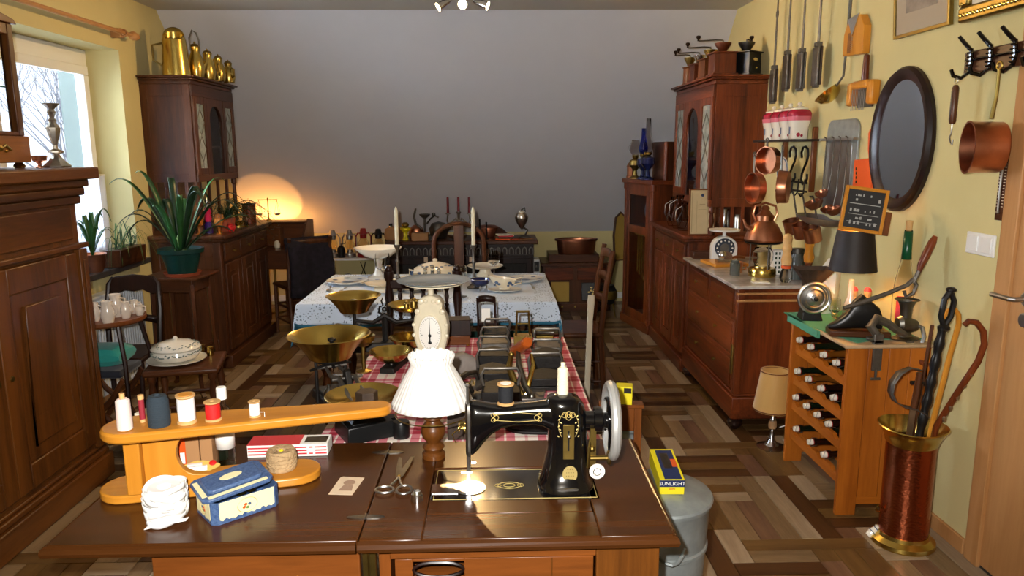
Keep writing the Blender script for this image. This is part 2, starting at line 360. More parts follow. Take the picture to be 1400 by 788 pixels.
# ---------------------------------------------------------------- outdoors
random.seed(3)
def branch(g, p, d, r, n):
    q = p + d; g.cyl(p, q, r, 5, r * .7)
    if n:
        for k in range(3 if n > 3 else 2):
            e = (d.normalized() + Vector((random.uniform(-.7, .7), random.uniform(-.7, .7), random.uniform(-.25, .6)))).normalized() * d.length * random.uniform(.68, .85)
            branch(g, q, e, r * .62, n - 1)
g = G(); branch(g, Vector((0, 0, -3)), Vector((0, 0, 2.0)), .07, 6)
TAG(OB('bare_tree', g, mat('misty_bark', '#8d919a', .9), None, (-9, 17.8, 0)), 'bare leafless winter tree outside the window', 'tree')  # branches paled, outdoor mist is put into their colour
# ================================================================ large furniture
def knobg(g, c, ax='x', r=.012):
    return g.lathe([(0, 0), (r * .5, 0), (r * .5, r * .8), (r, r * 1.1), (r, r * 1.7), (0, r * 2.1)], c, 12, RY(90) if ax == 'x' else (RY(-90) if ax == '-x' else (RX(90) if ax == '-y' else RX(-90))))
# --- left wardrobe (front towards +x) ---
wd = T('wardrobe', 'low brown walnut cupboard with panelled doors and moulded top, nearest on the left', 'wardrobe', (-2.22, 2.9, 0))
OB('carcass', G().box(-.27, .25, -.66, .68, .16, 1.4), M['walnut_z'], wd, bev=.004)
OB('cornice', G().box(-.27, .27, -.68, .70, 1.36, 1.40).box(-.27, .30, -.71, .73, 1.44, 1.475).box(-.27, .285, -.69, .715, 1.40, 1.44).box(-.27, .335, -.74, .765, 1.475, 1.53), M['walnut_y'], wd, bev=.008)
OB('ledge_molding', G().box(.25, .285, -.68, .70, 1.155, 1.18), M['walnut_y'], wd, bev=.006)
OB('frieze', G().box(.25, .262, -.6, .62, 1.2, 1.35), M['walnut_y'], wd, bev=.006)
OB('plinth', G().box(-.27, .29, -.69, .71, 0, .12).box(-.27, .275, -.68, .70, .12, .15).box(-.27, .262, -.67, .69, .15, .17), M['walnut_y'], wd, bev=.008)
for s, y0 in ((0, -.60), (1, .005)):
    y1 = y0 + .6
    d = OB('door', G().box(.25, .272, y0, y0 + .09, .2, 1.14).box(.25, .272, y1 - .09, y1, .2, 1.14).box(.25, .272, y0 + .09, y1 - .09, .2, .31).box(.25, .272, y0 + .09, y1 - .09, 1.03, 1.14), M['walnut_z'], wd, bev=.006)
    OB('panel', G().box(.25, .262, y0 + .09, y1 - .09, .31, 1.03).box(.262, .27, y0 + .15, y1 - .15, .37, .97, t=.02), M['walnut_z'], d, bev=.006)
    OB('escutcheon', G().lathe([(0, 0), (.012, 0), (.012, .004), (0, .004)], (.272, y0 + (.56 if s == 0 else .04), .7), 12, RY(90)), M['brass_dark'], d)
for y in (-.64, .655):
    OB('pilaster', G().box(.25, .278, y - .033, y + .033, .17, 1.15).box(.278, .284, y - .012, y + .012, .22, 1.1), M['walnut_z'], wd, bev=.005)
# --- two tall buffets, one on each side wall ---
def buffet(label, loc, rz, W, dB, hB, dU, zU0, zU1, x0U, WU, dk, doors=3):
    t = T('buffet_cabinet', label, 'cabinet', loc, rz)
    m = lambda a: M[dk + '_' + a]
    OB('base_carcass', G().box(0, W, .02, dB, .1, hB - .04), m('z'), t, bev=.003)
    OB('base_top', G().box(-.03, W + .03, -.03, dB, hB - .03, hB).box(-.015, W + .015, -.012, dB, hB - .05, hB - .03), m('x'), t, bev=.008)
    OB('plinth', G().box(-.02, W + .02, -.015, dB, 0, .1), m('x'), t, bev=.006)
    dw = (W - .06) / doors
    for i in range(doors):
        a = .03 + i * dw
        d = OB('drawer', G().box(a + .01, a + dw - .01, 0, .02, hB - .2, hB - .07), m('x'), t, bev=.005)
        knobg_ = G(); knobg(knobg_, (a + dw / 2, 0, hB - .135), '-y'); OB('knob', knobg_, M['brass_dark'], d)
        d = OB('door', G().box(a + .01, a + .08, 0, .02, .13, hB - .22).box(a + dw - .08, a + dw - .01, 0, .02, .13, hB - .22).box(a + .08, a + dw - .08, 0, .02, .13, .2).box(a + .08, a + dw - .08, 0, .02, hB - .29, hB - .22), m('z'), t, bev=.004)
        OB('panel', G().box(a + .08, a + dw - .08, .008, .02, .2, hB - .29).box(a + .11, a + dw - .11, 0, .008, .23, hB - .32, t=0), m('z'), d, bev=.004)
    # side panels of the base
    for sx in (-1, 1):
        xx = -.006 if sx < 0 else W + .006
        OB('side_panel', G().box(min(xx, xx - sx * .006), max(xx, xx - sx * .006), .02, .08, .12, hB - .06).box(min(xx, xx - sx * .006), max(xx, xx - sx * .006), dB - .07, dB - .01, .12, hB - .06).box(min(xx, xx - sx * .006), max(xx, xx - sx * .006), .08, dB - .07, hB - .16, hB - .06).box(min(xx, xx - sx * .006), max(xx, xx - sx * .006), .08, dB - .07, .12, .22), m('z'), t, bev=.003)
    y0 = dB - dU
    # open gallery under the upper cabinet: turned posts and side bars
    OB('gallery_back', G().box(x0U, x0U + WU, dB - .015, dB, hB, zU0), m('x'), t)
    for px in (x0U + .025, x0U + WU - .025):
        OB('post', G().lathe([(0, 0), (.022, 0), (.022, .05), (.013, .06), (.02, .1), (.012, .16), (.018, .22), (.013, zU0 - hB - .05), (.022, zU0 - hB - .04), (.022, zU0 - hB), (0, zU0 - hB)], (px, y0 + .03, hB), 12), m('z'), t)
    for sx in (x0U + .012, x0U + WU - .012):
        for k in range(4):
            OB('slat', G().box(sx - .009, sx + .009, y0 + .085 + k * (dU - .12) / 3.4, y0 + .108 + k * (dU - .12) / 3.4, hB, zU0), m('z'), t)
        OB('rail', G().box(sx - .014, sx + .014, y0 + .05, dB - .015, hB, hB + .03), m('y'), t)
    # upper carcass: hollow
    g = G().box(x0U, x0U + .02, y0 + .02, dB, zU0, zU1).box(x0U + WU - .02, x0U + WU, y0 + .02, dB, zU0, zU1).box(x0U + .02, x0U + WU - .02, dB - .015, dB, zU0, zU1).box(x0U + .02, x0U + WU - .02, y0 + .02, dB - .015, zU0, zU0 + .03).box(x0U + .02, x0U + WU - .02, y0 + .02, dB - .015, zU1 - .03, zU1)
    OB('upper_carcass', g, m('z'), t, bev=.002)
    OB('shelf', G().box(x0U + .02, x0U + WU - .02, y0 + .04, dB - .015, (zU0 + zU1) / 2 - .1, (zU0 + zU1) / 2 - .085), m('x'), t)
    for sx in (x0U - .004, x0U + WU):
        OB('side_panel', G().box(sx, sx + .004, y0 + .02, y0 + .07, zU0, zU1).box(sx, sx + .004, dB - .05, dB, zU0, zU1).box(sx, sx + .004, y0 + .07, dB - .05, zU1 - .08, zU1).box(sx, sx + .004, y0 + .07, dB - .05, zU0, zU0 + .06), m('z'), t, bev=.001)
    OB('cornice', G().box(x0U - .01, x0U + WU + .01, y0 + .005, dB, zU1, zU1 + .03).box(x0U - .025, x0U + WU + .025, y0 - .015, dB, zU1 + .03, zU1 + .045).box(x0U - .045, x0U + WU + .045, y0 - .035, dB, zU1 + .045, zU1 + .06), m('x'), t, bev=.006)
    OB('frieze', G().box(x0U, x0U + WU, y0, y0 + .02, zU1 - .08, zU1), m('x'), t, bev=.003)
    OB('lower_rail', G().box(x0U, x0U + WU, y0, y0 + .02, zU0, zU0 + .05), m('x'), t, bev=.003)
    fz0, fz1 = zU0 + .05, zU1 - .08
    ws = WU * .3; wc = WU - 2 * ws
    for i, a in enumerate((x0U, x0U + ws + wc)):
        d = OB('glazed_door', G().box(a + .005, a + .055, y0 - .002, y0 + .018, fz0, fz1).box(a + ws - .055, a + ws - .005, y0 - .002, y0 + .018, fz0, fz1).box(a + .055, a + ws - .055, y0 - .002, y0 + .018, fz0, fz0 + .05).box(a + .055, a + ws - .055, y0 - .002, y0 + .018, fz1 - .05, fz1), m('z'), t, bev=.003)
        OB('pane', G().box(a + .055, a + ws - .055, y0 + .007, y0 + .009, fz0 + .05, fz1 - .05), M['leaded_pane'], d, smooth=0)
        xa, xb, xm = a + .055, a + ws - .055, a + ws / 2; za, zb = fz0 + .05, fz1 - .05; g = G(); q = zb - za; yy = y0 + .005
        for zz in (za + q * .1, za + q * .52):
            hh = q * .4
            for (p, r_) in (((xm, zz), (xa, zz + hh / 2)), ((xa, zz + hh / 2), (xm, zz + hh)), ((xm, zz + hh), (xb, zz + hh / 2)), ((xb, zz + hh / 2), (xm, zz))):
                g.cyl((p[0], yy, p[1]), (r_[0], yy, r_[1]), .003, 5)
        g.cyl((xm, yy, za), (xm, yy, za + q * .1), .003, 5).cyl((xm, yy, zb - q * .08), (xm, yy, zb), .003, 5).cyl((xm, yy, za + q * .5), (xm, yy, za + q * .52), .003, 5)
        OB('lead_came', g, M['iron_grey'], d)
    a = x0U + ws; pts = [(a, fz0)]; r_ = wc / 2 - .045; zc_ = fz1 - .05 - r_ * .9
    poly = [(a, fz1), (a, fz0), (a + .045, fz0), (a + .045, zc_)] + [(a + wc / 2 - r_ * math.cos(PI * k / 12), zc_ + r_ * .9 * math.sin(PI * k / 12)) for k in range(1, 12)] + [(a + wc - .045, zc_), (a + wc - .045, fz0), (a + wc, fz0), (a + wc, fz1)]
    OB('arch_frame', G().prism(poly, y0, y0 + .02, 'y'), m('z'), t, smooth=0)
    OB('arch_pane', G().box(a + .04, a + wc - .04, y0 + .012, y0 + .014, fz0, fz1 - .04), M['thin_glass'], t, smooth=0)
    return t
m = mat('leaded_pane', '#c3cbc9', .12, 0, trans=.2, ior=1.2, c2='#8c9a99', nscale=10)
bl = buffet('tall dark buffet with leaded glass doors on the left wall, brass jugs on top', (-1.97, 5.45, 0), R(90), 1.1, .53, 1.0, .37, 1.38, 2.07, .07, .84, 'dark')
br = buffet('tall reddish buffet with leaded glass doors on the right wall, coffee mills on top', (1.36, 6.28, 0), R(-90), 1.06, .51, 1.0, .37, 1.2, 2.03, .04, 1.06, 'mahog')
# --- chest of drawers with marble slab (front towards -x) ---
ch = T('marble_topped_chest', 'reddish chest of drawers with white marble slab and turned bun feet', 'chest', (1.60, 4.62, 0))
OB('carcass', G().box(-.22, .25, -.55, .53, .2, .83), M['mahog_z'], ch, bev=.004)
OB('marble_slab', G().box(-.265, .25, -.585, .56, .83, .85), mat('marble', '#cfcac6', .15, c2='#8f8a86', nscale=6), ch, bev=.004)
OB('plinth', G().box(-.25, .25, -.58, .555, .07, .2).box(-.235, .25, -.565, .54, .2, .215), M['mahog_y'], ch, bev=.008)
OB('side_molding', G().box(-.245, .25, -.572, -.55, .755, .768), M['door_wood'], ch, bev=.003)
OB('side_molding', G().box(-.245, .25, -.572, -.55, .795, .808), M['door_wood'], ch, bev=.003)
OB('corner_post', G().box(-.24, -.2, -.57, -.53, .215, .83), M['mahog_z'], ch, bev=.004)
for (x, y) in ((-.21, -.53), (.2, -.53), (-.21, .5), (.2, .5)):
    OB('bun_foot', G().lathe([(0, 0), (.02, 0), (.028, .01), (.043, .03), (.043, .045), (.03, .058), (.035, .07), (0, .07)], (x, y, 0), 16), M['black_wood'], ch)
for k, (z0, z1) in enumerate(((.23, .42), (.44, .63), (.65, .81))):
    for (a, b) in (((-.5, .5),) if k < 2 else ((-.5, -.01), (.01, .5))):
        d = OB('drawer', G().box(-.234, -.22, a, b, z0, z1).box(-.24, -.234, a + .02, b - .02, z0 + .02, z1 - .02), M['mahog_y'], ch, bev=.004)
        for yy in ((a + b) / 2 - .2, (a + b) / 2 + .2) if k < 2 else ((a + b) / 2,):
            OB('knob', knobg(G(), (-.24, yy, (z0 + z1) / 2), '-x', .012), M['brass_dark'], d)
OB('key_tag', G().box(-.25, -.241, -.545, -.51, .33, .5), M['brass_dark'], ch, bev=.002, label='yellowish tag on the chest corner')
# --- corner cabinet with rods behind glass ---
cc = T('music_cabinet', 'tall dark cabinet with rounded corner columns and brass rods behind glass', 'cabinet', (1.211, 6.9, 0), R(-77))
OB('carcass', G().box(.0, .02, .02, .42, .08, 1.3).box(.575, .595, .02, .42, .08, 1.3).box(.02, .575, .4, .42, .08, 1.3).box(.02, .575, .02, .4, .08, .1).box(.02, .575, .02, .4, .9, .92), M['mahog_z'], cc)
OB('top', G().box(-.02, .615, -.02, .43, 1.3, 1.34), M['mahog_x'], cc, bev=.008)
OB('plinth', G().box(-.015, .61, -.015, .43, 0, .08), M['mahog_x'], cc, bev=.006)
OB('front_frame', G().box(.06, .12, 0, .02, .08, 1.3).box(.475, .535, 0, .02, .08, 1.3).box(.12, .475, 0, .02, 1.2, 1.3).box(.12, .475, 0, .02, .86, .93).box(.12, .475, 0, .02, .08, .16), M['mahog_z'], cc, bev=.003)
for x in (.03, .565): OB('column', G().lathe([(0, .08), (.036, .08), (.036, .12), (.028, .13), (.028, 1.24), (.036, 1.25), (.036, 1.3), (0, 1.3)], (x, .02, 0), 16), M['mahog_z'], cc)
for (z0, z1) in ((.16, .86), (.93, 1.2)): OB('pane', G().box(.12, .475, .008, .011, z0, z1), M['thin_glass'], cc, smooth=0)
for k in range(4): OB('brass_rod', G().cyl((.2 + k * .045, .06, .5 - .02 * k), (.2 + k * .045, .06, .84), .006, 8), M['brass'], cc)
OB('top_rail', G().cyl((.15, .06, .845), (.4, .06, .845), .01, 10), M['brass_dark'], cc)
OB('dial', G().lathe([(0, 0), (.09, 0), (.09, .01), (0, .012)], (.3, .12, 1.06), 24, RX(90)), M['blue_dec'], cc)
OB('wooden_case', G().box(0, .3, 0, .2, 0, .32, TR(0, 0, 0)), M['dark_z'], None, bev=.004)
o = D.objects['wooden_case']; o.location = (1.40, 6.61, 1.341); o.rotation_euler = (0, 0, R(-80)); TAG(o, 'upright brown wooden case standing behind the oil lamps', 'case')
OB('side_column', G().lathe([(0, 0), (.02, 0), (.02, .32), (0, .32)], (.3, 0, 0), 12), M['mahog_z'], o)
# --- back wall: carved sideboard ---
sb = T('carved_sideboard', 'wide black carved sideboard under the sloping wall, covered with old kitchenware', 'sideboard', (-.31, 7.42, 0))
OB('carcass', G().box(-.7, .7, -.2, .28, .06, .7), M['black_wood'], sb)
OB('top', G().box(-.74, .74, -.24, .29, .7, .735), M['dark_x'], sb, bev=.006)
OB('plinth', G().box(-.72, .72, -.22, .28, 0, .06), M['black_wood'], sb, bev=.004)
OB('frieze_rail', G().box(-.7, .7, -.214, -.2, .675, .7).box(-.7, .7, -.214, -.2, .575, .59), M['black_wood'], sb)
for k in range(22):
    x = -.675 + k * 1.35 / 21
    OB('arch_carving', G().tube([(x - .02, -.205, .595), (x - .02, -.205, .64), (x - .012, -.205, .658), (x, -.205, .665), (x + .012, -.205, .658), (x + .02, -.205, .64), (x + .02, -.205, .595)], .006, 5), M['iron_grey'], sb)
for x0, x1 in ((-.68, -.24), (-.22, .22), (.24, .68)):
    d = OB('door', G().box(x0, x1, -.212, -.2, .08, .56), M['black_wood'], sb, bev=.004)
    OB('panel', G().box(x0 + .05, x1 - .05, -.22, -.212, .13, .51, t=.0), M['iron'], d, bev=.004)
for k, x in enumerate((-.35, .09)): OB('paper_tag', G().box(x - .018, x + .018, -.226, -.222, .53, .58), M['paper'], sb)
# --- back right chest with copper tub on it ---
bc = T('low_brown_chest', 'low brown chest of drawers against the far wall, beneath the copper tub', 'chest', (.81, 7.5, 0))
OB('carcass', G().box(-.32, .32, -.18, .25, .08, .46), M['dark_z'], bc)
OB('top', G().box(-.34, .34, -.2, .25, .46, .49), M['dark_x'], bc, bev=.005)
OB('step', G().box(-.26, .24, -.14, .2, .49, .57), M['dark_x'], bc, bev=.005)
OB('base', G().box(-.33, .33, -.19, .25, 0, .08), M['dark_x'], bc)
for k in range(5): OB('drawer_knob', knobg(G(), (-.26 + k * .13, -.19, .05), '-y', .011), M['brass_dark'], bc)
for x0 in (-.3, .02): OB('drawer', G().box(x0, x0 + .28, -.19, -.18, .32, .44), M['mahog_x'], bc, bev=.003)
OB('fabric_panel', G().box(-.24, -.06, -.186, -.18, .1, .3), M['gold_dull'] if 'gold_dull' in MT else mat('gold_dull', '#a98a3a', .7), bc)
# --- white shelf at the back left ---
ws = T('white_shelf', 'plain white low shelf with lanterns standing on it by the far wall', 'shelf', (-1.38, 7.5, 0))
OB('shelf_board', G().box(-.34, .34, -.15, .25, .53, .55), M['white_paint'], ws)
OB('side_board', G().box(-.34, -.2, -.14, -.12, 0, .53).box(-.34, -.32, -.12, .25, 0, .53), M['white_paint'], ws)
OB('side_board', G().box(.3, .32, -.14, .25, 0, .53), M['white_paint'], ws)
# --- low bookcase ---
bk = T('low_bookcase', 'low brown bookcase of old books beside the white shelf', 'bookcase', (-1.96, 7.45, 0))
OB('bottom_board', G().box(-.1, .22, -.16, .2, .0, .279), M['dark_x'], bk)
OB('side_board', G().box(.2, .22, -.16, .2, .28, .6), M['dark_z'], bk)
hs = (.30, .28, .31, .29, .27, .30)
for k, hgt in enumerate(hs):
    c_ = ('#a0742a', '#8a5a20', '#b08238', '#6e3a18', '#54210f', '#7a4a1c')[k]
    b_ = T('old_book', ('tan old book, first from the desk on the low bookcase', 'brown old book between two tan ones on the low bookcase', 'pale tan tall book in the middle of the low bookcase', 'red-brown book next to the pale tan one on the low bookcase', 'darkest short book on the low bookcase', 'brown book nearest the white shelf on the low bookcase')[k], 'book', (-1.96 - .03 + k * .036, 7.34, .28), 0, 'old books on the low bookcase')
    mm = mat('bookcloth_%d' % k, c_, .6, noise_=.2)
    OB('cover', G().box(-.016, -.013, 0, .17, 0, hgt).box(.013, .016, 0, .17, 0, hgt).box(-.016, .016, -.004, 0, 0, hgt), mm, b_)
    OB('pages', G().box(-.0128, .0128, .001, .165, .004, hgt - .004), M['cream'], b_)
# --- writing desk at the left ---
dk = T('writing_desk', 'dark writing desk with sloping sides beyond the left buffet, lamp glow above it', 'desk', (-2.03, 7.0, 0))
OB('desk_case', G().box(-.4, .28, -.3, .25, .55, .72).box(-.4, .28, .2, .25, .72, .92), M['dark_x'], dk, bev=.006)
for s in (-.39, .27):
    OB('side_cheek', G().prism([(-.3, .55), (.25, .55), (.25, .95), (.1, .97), (-.02, .93), (-.12, .84), (-.3, .74)], s, s + .02, 'x'), M['dark_z'], dk, smooth=0)
OB('desk_top', G().box(-.4, .28, .02, .25, .93, .95), M['dark_x'], dk, bev=.004)
for (x, y) in ((-.37, -.27), (.25, -.27), (-.37, .22), (.25, .22)): OB('leg', G().lathe([(0, 0), (.018, 0), (.03, .1), (.018, .2), (.028, .3), (.018, .42), (.03, .5), (.03, .55), (0, .55)], (x, y, 0), 12), M['dark_z'], dk)
OB('pigeonholes', G().box(-.38, .26, .08, .1, .72, .93).box(-.16, -.15, -.05, .1, .72, .9).box(.04, .05, -.05, .1, .72, .9), M['oak_x'], dk)
# --- tall oval frame on legs in the far right corner ---
om = T('cheval_frame', 'tall narrow oval-topped frame on legs in the far corner', 'frame', (1.27, 7.42, 0), R(20))
OB('frame', G().tube([(-.06, 0, .5), (-.075, 0, .75), (-.055, 0, .93), (0, 0, .98), (.055, 0, .93), (.075, 0, .75), (.06, 0, .5)], .012, 8, True), M['dark_z'], om)
OB('panel', G().prism([(-.055, .5), (.055, .5), (.07, .75), (.05, .93), (0, .97), (-.05, .93), (-.07, .75)], -.004, .004, 'y'), M['gold_dull'], om, smooth=0)
for x in (-.1, .1): OB('leg', G().tube([(x * .6, 0, .5), (x, .03, .25), (x * 1.3, -.02, 0)], [.016, .014, .018], 8), M['dark_z'], om)
# ================================================================ tables and chairs
def turned(g, c, h, r, n=12, m=None):
    return g.lathe([(0, 0), (r * .8, 0), (r * 1.1, .03 * h), (r * .6, .08 * h), (r * 1.2, .25 * h), (r * .6, .42 * h), (r * 1.1, .48 * h), (r * .6, .54 * h), (r * 1.15, .75 * h), (r * .7, .9 * h), (r * 1.2, .94 * h), (r * 1.2, h), (0, h)], c, n, m)
# --- sewing machine cabinet (nearest) ---
sw_ = T('sewing_cabinet', 'brown wooden sewing cabinet with its left leaf folded open', 'cabinet', (0, 1.75, 0))
yF, yB_ = -.272, .275
OB('machine_top', G().box(-.295, -.1605, yF, yB_, .752, .78).box(.225, .383, yF, yB_, .752, .78).box(-.1605, .225, yF, -.16, .752, .78).box(-.1605, .225, .09, yB_, .752, .78), M['table_x'], sw_, bev=.003)
OB('front_flap', G().box(-.159, .222, -.158, -.082, .752, .7795), M['table_x'], sw_, bev=.0015)
OB('edge_molding', G().tube([(-.296, yF - .004, .766), (.387, yF - .004, .766), (.387, yB_ + .002, .766)], .013, 8), M['table_x'], sw_)
lf = OB('leaf', G().box(-.955, -.298, yF, yB_, .752, .78), M['table_x'], sw_, bev=.003)
OB('leaf_molding', G().tube([(-.3, yF - .004, .766), (-.956, yF - .004, .766), (-.957, yB_, .766)], .013, 8), M['table_x'], lf)
for y in (-.17, .2):
    OB('hinge', G().prism([(.035 * math.cos(a) * (1.25 if abs(math.cos(a)) > .5 else 1), .009 * math.sin(a)) for a in [2 * PI * k / 14 for k in range(14)]], .78, .782, 'z', TR(-.297, y, 0)), M['pewter'], sw_); OB('hinge_pin', G().cyl((-.297, y - .01, .783), (-.297, y + .01, .783), .003, 6), M['pewter'], sw_)
OB('door', G().box(-.75, -.30, -.245, -.225, .05, .745), M['oak_x'], sw_, bev=.003, label='opened orange-brown cabinet door under the left leaf')
OB('brass_strip', G().box(-.293, -.281, -.247, -.225, .05, .745).box(-.277, -.265, -.247, -.225, .05, .745).tube([(-.279, -.25, .05), (-.279, -.25, .745)], .003, 6), M['brass_dark'], sw_)
OB('body', G().box(-.26, .36, -.05, .22, .05, .56).box(-.26, -.235, -.23, -.05, .05, .75).box(.335, .36, -.23, .22, .05, .75).box(-.26, .36, .2, .22, .05, .75), M['oak_z'], sw_, smooth=0)
OB('front_rail', G().box(-.235, .22, -.24, -.22, .715, .75), M['oak_x'], sw_, bev=.002)
OB('side_stile', G().box(.22, .36, -.245, -.215, .05, .75), M['walnut_z'], sw_, bev=.003)
dw = OB('drawer', G().box(-.225, .215, -.235, -.06, .56, .64).box(-.225, -.186, -.235, -.215, .64, .712).box(-.072, .215, -.235, -.215, .64, .712).box(-.186, -.072, -.235, -.215, .705, .712), M['oak_x'], sw_, bev=.0015)
OB('drawer_panel', G().box(.12, .124, -.237, -.22, .56, .71), M['walnut_z'], dw)
OB('grip', G().tube([(-.186 + .057 + .055 * math.cos(a), -.238, .688 - .018 * max(math.sin(a), -.9)) for a in [2 * PI * k / 20 for k in range(20)]], .004, 6, True), M['black_wood'], dw)
for x in (-.26, .3): OB('lower_drawer', G().box(-.225, .215, -.23, -.06, .3 if x < 0 else .05, .54 if x < 0 else .28), M['oak_x'], sw_, bev=.003)
# --- red checked table ---
rt = T('kitchen_table', 'wooden table hidden under the red and white checked cloth', 'table', (-.1, 2.75, 0))
OB('tabletop', G().box(-.42, .4, -.64, .61, .71, .738), M['oak_x'], rt, bev=.003)
for (x, y) in ((-.37, -.59), (.35, -.59), (-.37, .56), (.35, .56)): OB('leg', G().box(x - .025, x + .025, y - .025, y + .025, 0, .71), M['oak_z'], rt, bev=.003)
def drape(name, x0, x1, y0, y1, z, dx, dy, mat_, label, cat, ripple=.01, nx=40, ny=40, corner=.0, parent=None, amp=1):
    # a cloth lying on a rectangle and hanging dx / dy over its edges
    W, H_ = x1 - x0, y1 - y0
    def fn(u, v):
        px = -dx + u * (W + 2 * dx); py = -dy + v * (H_ + 2 * dy)
        ox = max(0, -px, px - W); oy = max(0, -py, py - H_); qx = min(max(px, 0), W); qy = min(max(py, 0), H_)
        dr = max(ox, oy) if min(ox, oy) < 1e-6 else math.hypot(ox, oy) * .9
        sx = -1 if px < 0 else 1; sy = -1 if py < 0 else 1
        rp = ripple * math.sin((py if ox > oy else px) * 22) * min(dr * 6, 1)
        return (x0 + qx + sx * (min(ox, .012) + (rp + .16 * dr if ox > 0 else 0)), y0 + qy + sy * (min(oy, .012) + (rp + .16 * dr if oy > 0 else 0)), z - max(0, dr - .008))
    g = G().grid(fn, nx, ny)
    return g
g = drape('', -.525, .312, 2.09, 3.375, .742, .03, .06, None, '', '', .003)
mt = D.materials.new('red_check'); mt.use_nodes = True; n = mt.node_tree.nodes; L = mt.node_tree.links; b = n['Principled BSDF']; b.inputs['Roughness'].default_value = .8
tc = n.new('ShaderNodeTexCoord'); sp = n.new('ShaderNodeSeparateXYZ'); L.new(tc.outputs['Object'], sp.inputs[0])
def math_(op, a, bb=None, c=None):
    x = n.new('ShaderNodeMath'); x.operation = op
    for i, v in enumerate((a, bb, c)):
        if v is None: continue
        if isinstance(v, (int, float)): x.inputs[i].default_value = v
        else: L.new(v, x.inputs[i])
    return x.outputs[0]
outs = []
for ax in (0, 1):
    f = math_('FRACT', math_('MULTIPLY', sp.outputs[ax], 1 / .128))
    wide = math_('LESS_THAN', f, .46); thin = math_('COMPARE', f, .73, .035); ln = math_('COMPARE', f, .23, .025)
    outs.append(math_('SUBTRACT', math_('MAXIMUM', wide, math_('MULTIPLY', thin, .55)), math_('MULTIPLY', ln, .9)))
s_ = math_('MULTIPLY', math_('ADD', outs[0], outs[1]), .5)
rp = n.new('ShaderNodeValToRGB'); e = rp.color_ramp.elements; e[0].color = col('#ece0d2'); e[0].position = 0; e[1].color = col('#a81f36'); e[1].position = 1
x = rp.color_ramp.elements.new(.5); x.color = col('#cf7780'); L.new(s_, rp.inputs[0]); L.new(rp.outputs[0], b.inputs['Base Color'])
TAG(OB('checked_tablecloth', g, mt, solid=.002), 'red and white checked cloth under the scales and flat irons', 'tablecloth')
# --- white lace table ---
wt = T('dining_table', 'dining table set with china under a white lace cloth', 'table', (-.37, 4.65, 0))
OB('tabletop', G().box(-.72, .7, -.49, .48, .715, .745), M['dark_x'], wt, bev=.003)
for (x, y) in ((-.62, -.4), (.6, -.4), (-.62, .38), (.6, .38)): OB('leg', turned(G(), (x, y, 0), .715, .03), M['dark_z'], wt)
g = drape('', -1.1, .34, 4.15, 5.14, .7465, .238, .132, None, '', '', .012, 70, 50)
TAG(OB('under_cloth', g, mat('blue_cloth', '#2f6f8c', .8, bump=.1), solid=.002), 'blue under cloth showing as a band below the lace hem', 'tablecloth')
g = drape('', -1.102, .342, 4.148, 5.142, .7505, .225, .12, None, '', '', .012, 150, 120)
lace = D.materials.new('lace'); lace.use_nodes = True; n = lace.node_tree.nodes; L = lace.node_tree.links; b = n['Principled BSDF']; b.inputs['Roughness'].default_value = .85
tc = n.new('ShaderNodeTexCoord'); vo = n.new('ShaderNodeTexVoronoi'); vo.inputs['Scale'].default_value = 62; vo.feature = 'DISTANCE_TO_EDGE'; L.new(tc.outputs['Object'], vo.inputs['Vector'])
sp = n.new('ShaderNodeSeparateXYZ'); L.new(tc.outputs['Object'], sp.inputs[0])
inn = math_('MULTIPLY', math_('MULTIPLY', math_('GREATER_THAN', sp.outputs[2], .735), math_('LESS_THAN', math_('ABSOLUTE', math_('ADD', sp.outputs[0], .38)), .62)), math_('LESS_THAN', math_('ABSOLUTE', math_('SUBTRACT', sp.outputs[1], 4.68)), .38))
nz = n.new('ShaderNodeTexNoise'); nz.inputs['Scale'].default_value = 13; L.new(tc.outputs['Object'], nz.inputs['Vector'])
hole = math_('MULTIPLY', math_('MULTIPLY', math_('GREATER_THAN', vo.outputs['Distance'], .24), math_('GREATER_THAN', nz.outputs[0], .45)), math_('SUBTRACT', 1, inn))
rp = n.new('ShaderNodeMix'); rp.data_type = 'RGBA'; L.new(hole, rp.inputs['Factor']); rp.inputs['A'].default_value = col('#c6d3e4'); rp.inputs['B'].default_value = col('#9fb0c4')
L.new(rp.outputs['Result'], b.inputs['Base Color']); al = math_('SUBTRACT', 1, math_('MULTIPLY', hole, .5)); L.new(al, b.inputs['Alpha'])
TAG(OB('lace_tablecloth', g, lace, solid=.0015), 'white lace cloth draped over the dining table', 'tablecloth')
tb = T('teal_bench', 'low bench with teal green seat under the right part of the lace table', 'bench', (.06, 4.42, 0))
OB('padded_seat', G().box(-.3, .3, -.16, .16, .4, .48), M['teal_dark'] if 'teal_dark' in MT else mat('teal_dark', '#2f6b60', .8, bump=.1), tb, bev=.02)
for (x, y) in ((-.26, -.12), (.26, -.12), (-.26, .12), (.26, .12)): OB('leg', G().box(x - .02, x + .02, y - .02, y + .02, 0, .4), M['dark_z'], tb, bev=.003)
